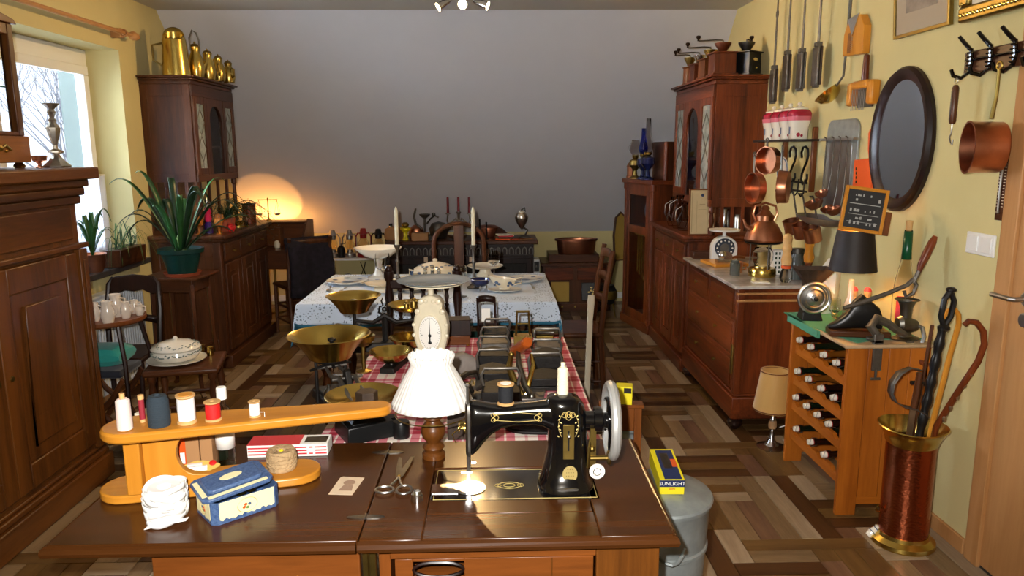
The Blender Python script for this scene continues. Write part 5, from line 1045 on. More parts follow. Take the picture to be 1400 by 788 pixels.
OB('stand', G().lathe([(0, 0), (.06, 0), (.09, .01), (.093, .013), (.06, .007), (0, .006)], (0, 0, 0), 28, None, 1.15, .8), M['porcelain'], sbt)
vs = []; secs = []
OB('boat', loft(G(), [((0, 0, .012), (.035, 0, 0), (0, .026, 0)), ((0, 0, .02), (.03, 0, 0), (0, .022, 0)), ((0, 0, .035), (.055, 0, 0), (0, .036, 0)), ((-.004, 0, .065), (.075, 0, .006), (0, .043, 0)), ((-.012, 0, .085), (.092, 0, -.016), (0, .045, 0)), ((-.012, 0, .085), (.087, 0, -.016), (0, .041, 0)), ((-.004, 0, .06), (.068, 0, .0), (0, .036, 0))], 28, 2), M['porcelain_cream'], sbt)
OB('handle', G().tube([(.07, 0, .075), (.1, 0, .085), (.1, 0, .05), (.06, 0, .04)], .005, 8), M['porcelain_cream'], sbt)
g = G()
for (x, z, r) in ((-.05, .06, .012), (-.035, .05, .01), (.03, .055, .014), (.045, .045, .009), (.02, .04, .008), (-.06, .045, .008)): g.ball((x, -.036 - .004 * (abs(x) < .04), z), (r, .004, r * .7), 8)
OB('blue_flowers', g, M['blue_dec'], sbt)
for k, (x, y, rz, lb_) in enumerate(((-1.02, 4.58, 8, 'silver spoon at the left table edge'), (-.93, 4.55, -4, 'silver fork lying next to the spoon at the left end'), (.24, 4.60, 4, 'silver knife at the right table end'))):
    t = T('cutlery_piece', lb_, 'cutlery', (x, y, ZD), R(rz - 90), 'silver cutlery on the lace table')
    OB('handle', G().tube([(-.09, 0, .003), (0, 0, .004), (.03, 0, .003)], [.006, .003, .003], 6, flat=.5), M['silver'], t); OB('head', G().ball((.06, 0, .005), (.033, .018 if k == 0 else .011, .004), 12), M['silver'], t)
# ================================================================ far wall: lanterns, sideboard top
def lantern(label, loc, m_, s=1, lit='thin_glass'):
    t = T('storm_lantern', label, 'lantern', loc, 0, 'storm lanterns on the white shelf')
    OB('tank', G().lathe([(0, 0), (.055 * s, 0), (.058 * s, .01), (.055 * s, .035 * s), (.03 * s, .045 * s), (.022 * s, .07 * s), (0, .07 * s)], (0, 0, 0), 18), M[m_], t)
    OB('glass_globe', G().lathe([(.022 * s, .07 * s), (.04 * s, .1 * s), (.042 * s, .13 * s), (.026 * s, .165 * s), (.024 * s, .165 * s), (.04 * s, .13 * s), (.038 * s, .1 * s), (.02 * s, .07 * s)], (0, 0, 0), 18), M[lit], t)
    OB('hood', G().lathe([(.026 * s, .165 * s), (.03 * s, .17 * s), (.03 * s, .2 * s), (.042 * s, .205 * s), (.03 * s, .22 * s), (.022 * s, .25 * s), (0, .255 * s)], (0, 0, 0), 18), M[m_], t)
    for x in (-1, 1): OB('side_tube', G().tube([(x * .045 * s, 0, .03 * s), (x * .065 * s, 0, .06 * s), (x * .065 * s, 0, .18 * s), (x * .045 * s, 0, .21 * s), (x * .02 * s, 0, .2 * s)], .0065 * s, 8), M[m_], t)
    OB('bail', G().tube([(-.065 * s, 0, .15 * s), (-.08 * s, .02, .1 * s), (-.07 * s, .04, .06 * s), (0, .05, .04 * s), (.07 * s, .04, .06 * s), (.08 * s, .02, .1 * s), (.065 * s, 0, .15 * s)], .002, 5), M['old_steel'], t)
    return t
lantern('silver-grey storm lantern nearest the desk glow', (-1.605, 7.45, .551), 'steel', 1.08)
lantern('second silver-grey storm lantern, next to the red one', (-1.44, 7.45, .551), 'steel', 1.08)
mat('red_enamel', '#8c1717', .3, coat=.3)
lantern('red storm lantern on the white shelf', (-1.30, 7.45, .551), 'red_enamel', 1.15)
lantern('black storm lantern beside the carved sideboard', (-1.15, 7.45, .551), 'black_satin', 1.12)
t = T('small_mill', 'little dark grinder between the two grey lanterns', 'grinder', (-1.52, 7.42, .551)); OB('grinder_body', G().lathe([(0, 0), (.035, 0), (.03, .03), (.04, .06), (.035, .1), (.015, .115), (0, .12)], (0, 0, 0), 14), M['iron'], t); OB('crank', G().tube([(0, 0, .12), (0, 0, .135), (.045, -.01, .14), (.05, -.01, .155)], .004, 6), M['iron_grey'], t)
for k, (x, s) in enumerate(((-1.47, 1.3), (-1.20, .9))):
    t = T('hanging_kettle', ('black round kettle with wire handle under the white shelf', 'smaller black kettle under the right end of the white shelf')[k], 'kettle', (x, 7.45, 0), 0); OB('kettle_body', G().lathe([(0, .2), (.06 * s, .2), (.09 * s, .24), (.09 * s, .3), (.05 * s, .36), (.02, .38), (0, .38)], (0, 0, 0), 20), M['iron'], t); OB('wire_handle', G().tube([(-.08 * s, 0, .3), (-.12 * s, 0, .42), (-.1 * s, 0, .5)], .004, 6).tube([(.08 * s, 0, .3), (.12 * s, 0, .42), (.1 * s, 0, .5)], .004, 6), M['iron'], t)
    OB('plinth_block', G().box(-.07, .07, -.06, .06, 0, .2), M['black_wood'], t)
ZS = .7355
def onsb(x): return (x, 7.36, ZS)
t = T('flask', 'round brownish flask with black cap, left end of the sideboard', 'flask', (-.985, 7.38, ZS)); OB('flask_body', G().lathe([(0, 0), (.08, 0), (.088, .02), (.08, .1), (.04, .125), (0, .13)], (0, 0, 0), 22, None, 1.1, .6), M['cardboard'], t); OB('cap', G().cyl((-.03, 0, .12), (-.03, 0, .155), .018, 12), M['black_satin'], t); OB('neck', G().cyl((-.03, 0, .115), (-.03, 0, .135), .02, 12), M['chrome'], t)
t = T('spirit_burner', 'yellow spirit burner with black top on the sideboard', 'burner', (-.865, 7.33, ZS)); OB('burner_cup', G().lathe([(0, 0), (.03, 0), (.02, .03), (.02, .07), (.05, .1), (.052, .12), (0, .12)], (0, 0, 0), 16), M['yellow_print'], t); OB('burner_top', G().lathe([(0, 0), (.02, 0), (.035, .02), (.035, .035), (.02, .05), (0, .05)], (0, 0, .12), 14), M['brass_dark'], t)
t = T('kraft_box', 'flat light brown cardboard box on the sideboard front edge', 'box', (-.715, 7.26, ZS)); OB('box_body', G().box(-.08, .08, -.05, .05, 0, .075), M['cardboard'], t, bev=.002)
t = T('copper_kettle', 'low copper kettle partly hidden behind the kraft box', 'kettle', (-.77, 7.46, ZS)); OB('kettle_body', G().lathe([(0, 0), (.07, 0), (.08, .04), (.065, .1), (.03, .13), (0, .14)], (0, 0, 0), 20), M['copper'], t)
t = T('cherry_pitter', 'grey iron kitchen press with curved arms on the sideboard', 'press', (-.68, 7.4, ZS)); OB('stand', G().cyl((0, 0, 0), (0, 0, .22), .011, 8).lathe([(0, 0), (.04, 0), (.03, .015), (0, .02)], (0, 0, 0), 14), M['iron_grey'], t)
OB('arm', G().tube([(-.03, 0, .1), (-.09, 0, .15), (-.105, 0, .22), (-.085, 0, .3)], [.01, .012, .012, .009], 8), M['iron_grey'], t); OB('funnel', G().lathe([(0, 0), (.015, 0), (.05, .03), (.055, .045), (.05, .045), (0, .01)], (0, 0, .2), 14), M['iron_grey'], t); OB('crank', G().tube([(.02, 0, .15), (.06, 0, .2), (.1, -.01, .23), (.14, -.01, .21)], .008, 7).ball((.09, -.01, .24), .02, 10), M['old_steel'], t)
t = T('tin_teapot', 'dark metal teapot with domed lid beside the iron press', 'teapot', (-.545, 7.42, ZS)); OB('pot_body', G().lathe([(0, 0), (.07, 0), (.09, .05), (.095, .1), (.07, .15), (0, .17)], (0, 0, 0), 22), M['old_steel'], t); OB('spout', G().tube([(.07, 0, .06), (.11, 0, .1), (.13, 0, .15)], [.015, .012, .008], 8), M['old_steel'], t)
t = T('glass_dish', 'clear glass dish in front of the dark teapot', 'dish', (-.6, 7.28, ZS)); OB('dish', G().lathe(bowl_prof(.06, .03, .05), (0, 0, 0), 18), M['glass'], t)
cb = T('candelabrum', 'curving silver three-arm candelabrum standing on the sideboard', 'candelabrum', (-.345, 7.42, ZS))
OB('stem', G().lathe([(0, 0), (.06, 0), (.06, .01), (.02, .03), (.012, .06), (.02, .1), (.01, .14), (.015, .24), (.024, .255), (.024, .265), (0, .265)], (0, 0, 0), 18), M['silver'], cb)
for s in (-1, 1): OB('arm', G().tube([(0, 0, .15), (s * .03, 0, .2), (s * .06, 0, .17), (s * .09, 0, .14), (s * .115, 0, .17), (s * .105, 0, .24)], .008, 8).lathe([(0, 0), (.024, 0), (.024, .012), (0, .012)], (s * .105, 0, .24), 14), M['silver'], cb)
for k, (x, z, lb_) in enumerate(((-.105, .253, 'slightly leaning'), (0, .266, 'central'), (.105, .253, 'right-hand'))):
    t = T('red_candle', 'dark red candle, the %s one of three in the silver candelabrum' % lb_, 'candle', (-.345 + x, 7.42, ZS + z), 0, 'red candles in the candelabrum'); OB('wax', G().lathe([(0, 0), (.0125, 0), (.011, .22), (.004, .24), (0, .242)], (0, 0, 0), 12), M['wax_red'], t)
t = T('oval_dish', 'shallow oval silver dish at the foot of the candelabrum', 'dish', (-.35, 7.27, ZS)); OB('dish', G().lathe(bowl_prof(.075, .03, .05, flare=.6), (0, 0, 0), 24, None, 1.3, .7), M['silver'], t)
for k, (x, h) in enumerate(((-.135, .2), (-.07, .17))):
    t = T('iron_rod_stand', ('taller black upright rod on the sideboard', 'shorter black upright rod on the sideboard')[k], 'rod', (x, 7.3, ZS), 0, 'black rods on the sideboard'); OB('rod', G().cyl((0, 0, 0), (0, 0, h), .008, 8).lathe([(0, 0), (.03, 0), (.02, .015), (0, .02)], (0, 0, 0), 12), M['iron'], t)
t = T('copper_pot', 'dark copper pot standing behind the black rods', 'lid', (-.06, 7.5, ZS), 0, None); OB('pan_body', G().lathe([(0, 0), (.09, 0), (.1, .02), (.095, .1), (.06, .12), (0, .125)], (0, 0, 0), 24, None, 1.3, 1), M['copper_dark'], t)
t = T('wicker_dome', 'dark rounded basket lid on the sideboard by the black rods', 'basket', (.06, 7.46, ZS)); OB('dome', G().lathe([(0, 0), (.08, 0), (.075, .05), (.03, .09), (0, .1)], (0, 0, 0), 20), M['dark_x'], t)
random.seed(8)
for k in range(6):
    cc_ = ('orange_paint', 'green_print', 'red_print', 'cream', 'orange_paint', 'cardboard')[k]
    t = T('folded_cloth', ('orange folded napkin at the bottom of the small pile', 'green folded napkin in the small pile on the sideboard', 'red folded napkin in the small pile on the sideboard', 'cream folded napkin topping the small pile', 'orange leaflet spread on the sideboard top', 'brown leaflet at the right of the sideboard top')[k], 'napkin', ((.1 + .02 * math.sin(k)) if k < 4 else .24 + .07 * (k - 4), 7.28, ZS + (.014 * k if k < 4 else 0)), R(10 * k - 15), 'cloths on the sideboard')
    OB('cloth', G().box(-.075, .075, -.05, .05, 0, .013 if k < 4 else .006), M[cc_], t, bev=.004)
t = T('shell_lamp', 'silver shell-shaped ornament on a dark stand at the right of the sideboard', 'ornament', (.28, 7.42, ZS))
OB('stand', G().lathe([(0, 0), (.06, 0), (.06, .01), (.03, .03), (0, .03)], (.03, 0, 0), 16).tube([(.03, 0, .02), (.06, 0, .08), (.02, 0, .1)], .01, 8).tube([(0, 0, .25), (.0, 0, .28), (.03, 0, .3), (.035, 0, .26)], .008, 8), M['iron_grey'], t)
OB('shell', G().lathe([(0, 0), (.02, .02), (.06, .09), (.068, .13), (.045, .17), (.02, .18), (0, .18)], (0, 0, .08), 24, None, 1, .7, lambda a: 1 + .06 * math.sin(a * 12)), M['silver'], t)
OB('ribbon_knob', G().ball((0, 0, .255), (.035, .03, .018), 12), M['cream'], t)
# copper tub on the chest
t = T('copper_tub', 'oblong polished copper tub on the low brown chest', 'tub', (.83, 7.44, .5705))
OB('tub_body', G().lathe([(0, 0), (.155, 0), (.165, .01), (.178, .14), (.19, .142), (.19, .15), (.172, .148), (.158, .012), (0, .01)], (0, 0, 0), 36, None, 1.12, .62), M['copper'], t)
OB('dark_rim', G().lathe([(.178, .128), (.192, .13), (.192, .15), (.178, .152)], (0, 0, 0), 36, None, 1.12, .62), M['copper_dark'], t)
t = T('tole_tray', 'black tray painted with flowers leaning before the low chest', 'tray', (.98, 7.25, .12), 0, None, (R(-12), 0, 0)); OB('tray', G().box(-.11, .11, -.01, .0, 0, .18), M['black_satin'], t, bev=.008)
g = G()
for k in range(9): g.ball((.06 * math.cos(k * 2.4) * (k / 9 + .2), -.011, .09 + .05 * math.sin(k * 2.4) * (k / 9 + .2)), (.014, .002, .009), 8)
OB('painted_flowers', g, M['gold_print'], t); OB('tray_foot', G().box(-.05, .05, -.02, .03, -.12, 0), M['black_wood'], t)
t = T('brass_drum', 'small black and brass barrel-shaped pot on a stand in the far corner', 'pot', (1.09, 7.02, 0), 0); OB('pot_body', G().lathe([(0, .14), (.06, .14), (.085, .2), (.085, .26), (.06, .32), (0, .325)], (0, 0, 0), 22), M['black_satin'], t); OB('brass_band', G().lathe([(.0855, .19), (.089, .2), (.089, .26), (.0855, .27)], (0, 0, 0), 22), M['brass_dark'], t)
for k in range(3): OB('leg', G().tube([(.05 * math.cos(2.1 * k), .05 * math.sin(2.1 * k), .16), (.08 * math.cos(2.1 * k), .08 * math.sin(2.1 * k), .0)], .008, 6), M['brass_dark'], t)
t = T('small_safe', 'little grey appliance with white edge right of the sideboard', 'appliance', (.445, 7.6, 0)); OB('appliance_body', G().box(-.04, .02, -.1, .12, 0, .5), M['white_paint'], t, bev=.004); OB('dark_panel', G().box(-.035, .015, -.106, -.1, .38, .48), M['black_satin'], t); OB('knob', G().ball((-.01, -.108, .43), .012, 10), M['steel'], t)
# ================================================================ left side
# display case standing on the wardrobe
dc = T('display_case', 'small glazed wooden display case standing on the low walnut wardrobe', 'display case', (-2.25, 3.26, 1.5305))
OB('drawer_base', G().box(-.15, .17, -.21, .21, .025, .14), M['honey_dark'] if 'honey_dark' in MT else wood('honey_dark', '#8a5520', '#6a3c14', 'y'), dc, bev=.004)
OB('front_frame', G().box(.12, .16, .16, .2, .14, .62).box(.12, .16, -.2, -.16, .14, .62).box(.12, .16, -.16, .16, .57, .62).box(.12, .16, -.16, .16, .14, .16), M['walnut_z'], dc, bev=.005)
OB('back_panel', G().box(-.15, -.14, -.2, .2, .14, .6), M['walnut_z'], dc)
OB('end_frame', G().box(-.14, .12, .185, .2, .14, .16).box(-.14, .12, .185, .2, .57, .62).box(-.15, -.12, .185, .2, .16, .57), M['walnut_z'], dc)
OB('top', G().prism([(-.22, .62), (.22, .62), (.2, .64), (.12, .655), (0, .66), (-.12, .655), (-.2, .64)], -.15, .17, 'x'), M['walnut_y'], dc, bev=.003)
OB('front_pane', G().box(.13, .133, -.16, .16, .16, .57), M['thin_glass'], dc, smooth=0); OB('end_pane', G().box(-.12, .12, .19, .193, .16, .57), M['thin_glass'], dc, smooth=0)
OB('glass_shelf', G().box(-.13, .11, -.18, .18, .35, .356), mat('shelf_glass', '#3fd09a', .05, trans=.6), dc, smooth=0)
OB('ornament', G().tube([(.172, -.06, .08), (.175, -.03, .1), (.175, 0, .085), (.175, .03, .1), (.172, .07, .08)], .006, 6).ball((.174, 0, .088), (.005, .016, .014), 10).ball((.174, .035, .075), (.004, .014, .006), 8).ball((.174, -.035, .075), (.004, .014, .006), 8), M['brass_dark'], dc)
for y in (-.18, .18): OB('ball_foot', G().lathe([(0, 0), (.02, 0), (.026, .01), (.018, .02), (.012, .026), (0, .026)], (.13, y, 0), 12), M['brass'], dc); OB('ball_foot', G().lathe([(0, 0), (.02, 0), (.026, .01), (.018, .02), (.012, .026), (0, .026)], (-.12, y, 0), 12), M['brass'], dc)
fg = T('brass_figurine', 'brass standing figurine in draped robe inside the display case', 'figurine', (-2.2, 3.30, 1.673))
OB('figure', loft(G(), [((0, 0, 0), (.035, 0, 0), (0, .03, 0)), ((0, 0, .04), (.03, 0, 0), (0, .028, 0)), ((.004, 0, .08), (.028, 0, 0), (0, .03, 0)), ((.0, 0, .115), (.024, 0, 0), (0, .032, 0)), ((0, 0, .135), (.012, 0, 0), (0, .014, 0)), ((0, 0, .14), (.009, 0, 0), (0, .009, 0)), ((0, 0, .15), (.014, 0, 0), (0, .013, 0)), ((0, 0, .165), (.014, 0, 0), (0, .013, 0)), ((0, 0, .174), (.006, 0, 0), (0, .006, 0))], 16, 2).tube([(0, .028, .115), (.015, .036, .085), (.03, .02, .09)], [.01, .009, .007], 8).tube([(0, -.028, .115), (.01, -.038, .085), (.02, -.03, .06)], [.01, .009, .007], 8), M['brass'], fg)
OB('round_base', G().lathe([(0, -.012), (.04, -.012), (.04, 0), (0, 0)], (0, 0, 0), 16), M['black_wood'], fg)
t = T('copper_cup', 'tiny copper cup between the display case and the candlestick', 'cup', (-2.08, 3.525, 1.5305)); OB('bowl', G().lathe([(0, 0), (.02, 0), (.02, .004), (.008, .01), (.01, .02), (.03, .032), (.036, .055), (.034, .055), (.028, .034), (0, .026)], (0, 0, 0), 18), M['copper'], t)
t = T('silver_candlestick', 'ornate silver candlestick standing before the window on the wardrobe corner', 'candlestick', (-2.02, 3.56, 1.5305))
OB('stick', G().lathe([(0, 0), (.058, 0), (.06, .008), (.035, .03), (.02, .05), (.014, .06), (.034, .068), (.034, .075), (.012, .085), (.01, .1), (.028, .16), (.03, .18), (.014, .205), (.018, .215), (.01, .225), (.014, .24), (.02, .25), (.012, .262), (.034, .285), (.036, .29), (.0, .29)], (0, 0, 0), 8), M['silver'], t, smooth=20)
# leaf helper
def leaf(g, base, ang, L, h, w, droop=.5, n=9, tw=0, fold=.25):
    vs = []; ca, sa = math.cos(ang), math.sin(ang)
    for i in range(n + 1):
        t = i / n; r = L * t * (1 - .12 * t); z = h * math.sin(min(t * (1 + droop), 1.9) * PI / 2 / 1.0) if droop > 0 else h * t
        ww = w * (.35 + 1.3 * t if t < .4 else .87) * (1 - t ** 3) + .0008
        cx, cy, cz = base[0] + ca * r, base[1] + sa * r, base[2] + z
        px_, py_ = -sa, ca
        vs += [(cx - px_ * ww, cy - py_ * ww, cz + ww * fold), (cx, cy, cz), (cx + px_ * ww, cy + py_ * ww, cz + ww * fold)]
    fs = []
    for i in range(n):
        a = i * 3; fs += [(a, a + 1, a + 4, a + 3), (a + 1, a + 2, a + 5, a + 4)]
    g.add(vs, fs)
# plants on the sill
pt = T('clivia_plant', 'green strap-leaved plant in a copper pot on the window sill', 'plant', (-2.47, 4.62, .871))
OB('copper_pot', G().lathe([(0, 0), (.05, 0), (.068, .05), (.072, .1), (.078, .112), (.074, .112), (.064, .06), (0, .09)], (0, 0, 0), 24), M['copper'], pt)
random.seed(11)
for k in range(11):
    a = 2 * PI * k / 11 + random.uniform(-.2, .2); g = G(); leaf(g, (0, 0, .1), a, random.uniform(.1, .2) * (0.5 if math.cos(a) < -.2 else 1), random.uniform(.14, .3), .016, random.uniform(.3, .7)); OB('leaf', g, M['leaf'], pt, solid=.0015)
pt = T('spider_plant', 'trailing pale striped plant in a long dark planter on the window sill', 'plant', (-2.44, 4.95, .871))
OB('planter', G().box(-.06, .06, -.17, .17, 0, .11, t=-.006), M['dark_y'], pt, bev=.004)
for k in range(24):
    a = random.uniform(-1.9, 1.9) if k % 3 else random.uniform(0, 6.28); g = G(); y_ = random.uniform(-.13, .13); L_ = random.uniform(.14, .26)
    if math.cos(a) < 0: L_ *= .4
    n = 9; vs = []; hh = random.uniform(.06, .2); dr = random.uniform(.15, .5)
    for i in range(n + 1):
        t = i / n; r = L_ * (1 - (1 - t) ** 1.5); z = .1 + hh * math.sin(min(1, t * 1.6) * PI / 2) - dr * max(0, t - .45) ** 1.4; ww = .005 * (1 - t * .9)
        cx, cy = math.cos(a) * r, y_ + math.sin(a) * r
        vs += [(cx + math.sin(a) * ww, cy - math.cos(a) * ww, z), (cx - math.sin(a) * ww, cy + math.cos(a) * ww, z)]
    g.add(vs, [(2 * i, 2 * i + 1, 2 * i + 3, 2 * i + 2) for i in range(n)]); OB('leaf', g, M['leaf_pale'] if k % 2 else M['leaf'], pt, solid=.001)
# radiator
rd = T('radiator', 'white ribbed panel radiator under the window', 'radiator', (-2.43, 4.45, .1))
g = G().box(-.02, .0, -.68, .68, 0, .62)
OB('panel', g, M['radiator_white'], rd)
for k in range(44): OB('rib', G().box(0, .016, -.012, .008, .02, .6, t=.003), M['radiator_white'], rd, (0, -.66 + k * .0305, 0)) if k == 0 else None
rib0 = [c for c in rd.children if c.name.startswith('rib')][0]
for k in range(1, 44): c = rib0.copy(); C.objects.link(c); c.parent = rd; c.location = (0, -.66 + k * .0305, 0)
OB('top_grille', G().box(-.05, .018, -.69, .69, .62, .635), M['radiator_white'], rd, bev=.003)
OB('pipe', G().cyl((-.0, .66, -.1), (0, .66, .02), .01, 8), M['radiator_white'], rd); OB('pipe', G().cyl((-.0, -.66, -.1), (0, -.66, .02), .01, 8), M['radiator_white'], rd)
# chair with shaped back behind the tray
c1 = T('carved_chair', 'black chair with wide shaped top rail by the radiator', 'chair', (-2.205, 4.36, 0), R(4))
c1.scale = (.9, .9, .93)
OB('seat', G().box(-.19, .19, -.2, .19, .43, .465), M['black_wood'], c1, bev=.015)
for x in (-.165, .165):
    OB('leg', G().tube([(x, -.17, .44), (x, -.19, .2), (x, -.18, 0)], [.02, .014, .016], 8), M['black_wood'], c1)
    OB('back_leg', G().tube([(x, .18, 0), (x, .17, .45), (x * 1.05, .21, .7), (x * .98, .245, .86), (x * .8, .25, .905)], [.017, .02, .018, .018, .012], 8), M['black_wood'], c1)
OB('top_rail', G().prism([(-.175, .80), (-.12, .79), (-.06, .82), (0, .81), (.06, .82), (.12, .79), (.175, .80), (.17, .87), (.12, .91), (0, .925), (-.12, .91), (-.17, .87)], .235, .26, 'y'), M['black_wood'], c1, bev=.005)
OB('middle_rail', G().grid(lambda u, v: (-.165 + .33 * u, .195 - .02 * math.sin(PI * u), .6 + .045 * v + .03 * math.sin(PI * u)), 8, 1), M['black_wood'], c1, solid=.016)
# tripod tray table with china
tt = T('tray_table', 'round brown tray table loaded with pale china jugs', 'table', (-2.10, 3.98, 0))
OB('round_top', G().lathe([(0, .70), (.195, .70), (.205, .71), (.205, .728), (.197, .728), (.192, .715), (0, .715)], (0, 0, 0), 36), M['oak_x'], tt)
for x in (-.165, .165):
    for y in (-.16, .13): OB('leg', G().tube([(x * .8, y * .8, .70), (x, y, .5), (x, y, 0)], [.013, .012, .011], 8), M['black_wood'], tt)
mat('china_pale', '#ddd0c0', .2, coat=.4, noise_=.08)
for k, (x, y, r, h, lb_) in enumerate(((-2.02, 3.86, .035, .12, 'tall pale jug at the near side of the tray table'), (-1.99, 3.99, .028, .09, 'short pale jug in front on the tray table'), (-2.06, 4.03, .038, .125, 'widest pale pot behind the tall jug on the tray table'), (-1.95, 4.06, .024, .06, 'small pale cup at the right tray edge'), (-2.0, 4.11, .026, .075, 'pale cup at the back of the tray table'), (-2.12, 3.92, .03, .1, 'pale jug half hidden by the wardrobe'))):
    t = T('china_jug', lb_, 'jug', (x, y, .716), 0, 'pale china on the tray table')
    OB('jug_body', G().lathe([(0, 0), (r * .7, 0), (r, h * .3), (r * .95, h * .6), (r * .7, h * .8), (r * .8, h), (r * .74, h), (r * .64, h * .8), (r * .88, h * .58), (r * .9, h * .3), (0, h * .08)], (0, 0, 0), 20), M['china_pale'], t)
    OB('handle', G().tube([(r * .7, 0, h * .85), (r * 1.4, 0, h * .8), (r * 1.4, 0, h * .45), (r * .9, 0, h * .35)], .0045, 6), M['china_pale'], t)
# folded teal cushion on the dark chair under the tray
c2 = T('folding_chair', 'brown wooden chair with crossed legs under the tray table', 'chair', (-2.04, 4.02, 0), R(-20))
c2.location = (-2.02, 3.98, 0)
c2.location = (-2.02, 3.62, 0) if 0 else (-2.08, 4.0, 0)
D.objects.remove(c2)
c2 = T('curved_chair', 'dark wooden chair with curved crossed legs and a blue-black seat', 'chair', (-2.11, 3.955, 0), R(0))
c2.scale = (.7, .62, 1)
OB('seat', G().box(-.2, .2, -.19, .2, .42, .46), mat('blue_black_cloth', '#171a26', .8, sheen=.2), c2, bev=.02)
for y in (-.17, .18):
    OB('leg', G().tube([(-.2, y, .41), (-.1, y, .3), (.08, y, .18), (.2, y, .0)], [.018, .02, .02, .016], 8), M['dark_z'], c2)
    OB('leg', G().tube([(.2, y, .41), (.1, y, .3), (-.08, y, .18), (-.2, y, .0)], [.018, .02, .02, .016], 8), M['dark_z'], c2)
OB('stretcher', G().cyl((0, -.17, .235), (0, .18, .235), .014, 8), M['dark_x'], c2)
t = T('teal_cushion', 'teal green cushion propped on the blue-black chair seat', 'cushion', (-2.11, 3.94, .462), R(0))
g = G(); loft(g, [((0, y, .05 + .0), (.15, 0, 0), (0, 0, .045 * q)) for y, q in ((-.12, .3), (-.1, .8), (0, 1.1), (.1, .8), (.12, .3))], 24, 3.2)
OB('cover', g, M['teal_cloth'], t); t.scale = (.9, .8, 1.3); t.location.z = .463
# stool with tureen
so = T('rush_stool', 'low dark wooden stool with worn brown top, carrying the covered dish', 'stool', (-1.685, 3.98, 0), R(12))
OB('stool_top', G().box(-.19, .19, -.18, .18, .44, .475), M['dark_x'], so, bev=.014)
for (x, y) in ((-.15, -.14), (.15, -.14), (-.15, .14), (.15, .14)): OB('leg', turned(G(), (x, y, 0), .44, .019), M['dark_z'], so)
for y in (-.14, .14):
    for z in (.12, .26): OB('stretcher', G().cyl((-.15, y, z), (.15, y, z), .011, 8), M['dark_x'], so)
for x in (-.15, .15): OB('stretcher', G().cyl((x, -.14, .18), (x, .14, .18), .011, 8), M['dark_x'], so)
td = T('covered_dish', 'round white covered dish with grey-green flowers on its own plate', 'tureen', (-1.73, 3.97, .476))
OB('under_plate', G().lathe([(0, 0), (.09, 0), (.15, .014), (.152, .018), (.09, .008), (0, .008)], (0, 0, 0), 36), M['porcelain'], td)
OB('dish_body', G().lathe([(0, .008), (.075, .008), (.11, .025), (.125, .05), (.12, .07), (.128, .078), (0, .078)], (0, 0, 0), 36), M['porcelain'], td)
OB('lid', G().lathe([(0, .079), (.126, .079), (.118, .092), (.07, .113), (.02, .12), (0, .12)], (0, 0, 0), 36).lathe([(0, 0), (.009, 0), (.014, .012), (.008, .022), (0, .026)], (0, 0, .118), 12), M['porcelain'], td)
g = G(); random.seed(2)
for k in range(70):
    a = 2 * PI * k / 70 + random.uniform(-.03, .03); z = .055 + random.uniform(-.008, .008); g.ball((.1235 * math.cos(a), .1235 * math.sin(a), z), (.006, .006, .004), 6)
    z = random.uniform(0, 1); r = .118 - .03 * z; g.ball((r * math.cos(a), r * math.sin(a), .0935 + .0125 * z), (.005, .005, .002), 6)
OB('flower_band', g, mat('grey_green', '#6f7f7a', .3), td, kind='stuff')
for k, (x, y) in enumerate(((-1.66, 4.13), (-1.59, 4.08))):
    t = T('brass_cup', ('small brass cup behind the covered dish, the left one', 'small brass cup at the right back corner of the stool')[k], 'cup', (x, y, .476), 0, 'small brass cups on the stool'); OB('bowl', G().lathe([(0, 0), (.016, 0), (.018, .02), (.016, .045), (.019, .05), (.017, .05), (.014, .044), (0, .01)], (0, 0, 0), 14), M['brass'], t)
# plant stand and big pot
ps = T('plant_stand', 'square dark wooden plant stand holding the green plastic pot', 'stand', (-2.08, 4.93, 0), R(-4))
OB('stand_top', G().box(-.19, .19, -.18, .18, .785, .803), M['dark_x'], ps, bev=.004); OB('apron', G().box(-.14, .14, -.13, .13, .70, .785), M['dark_x'], ps, bev=.003)
for (x, y) in ((-.13, -.12), (.13, -.12), (-.13, .12), (.13, .12)): OB('leg', G().tube([(x, y, .75), (x * 1.05, y * 1.05, .4), (x * 1.2, y * 1.2, .03), (x * 1.35, y * 1.35, 0)], [.017, .014, .015, .018], 4), M['dark_z'], ps, smooth=0)
OB('lower_shelf', G().box(-.13, .13, -.12, .12, .3, .315), M['dark_x'], ps)
pp = T('clivia_plant', 'large dark strap-leaved plant in a green plastic pot on the stand', 'plant', (-2.04, 4.88, .8035))
OB('saucer', G().lathe([(0, 0), (.105, 0), (.118, .022), (.112, .022), (.1, .006), (0, .006)], (0, 0, 0), 30), M['terracotta'], pp)
OB('green_pot', G().lathe([(0, .007), (.085, .007), (.12, .145), (.14, .15), (.143, .178), (.134, .178), (.13, .16), (.112, .15), (0, .15)], (0, 0, 0), 36), M['pot_green'], pp)
lv = [(172, .44, .50, .02), (150, .40, .36, .022), (200, .38, .27, .02), (160, .3, .55, .02), (10, .40, .40, .022), (-12, .46, .36, .02), (35, .3, .5, .022), (-35, .3, .42, .022), (180, .34, .22, .018), (-60, .22, .4, .02), (70, .3, .42, .02), (120, .25, .5, .02), (-100, .24, .34, .022), (5, .26, .34, .02), (-150, .3, .3, .02), (100, .28, .35, .02), (-20, .2, .45, .02), (145, .16, .36, .02), (20, .44, .24, .02), (-5, .36, .18, .018)]
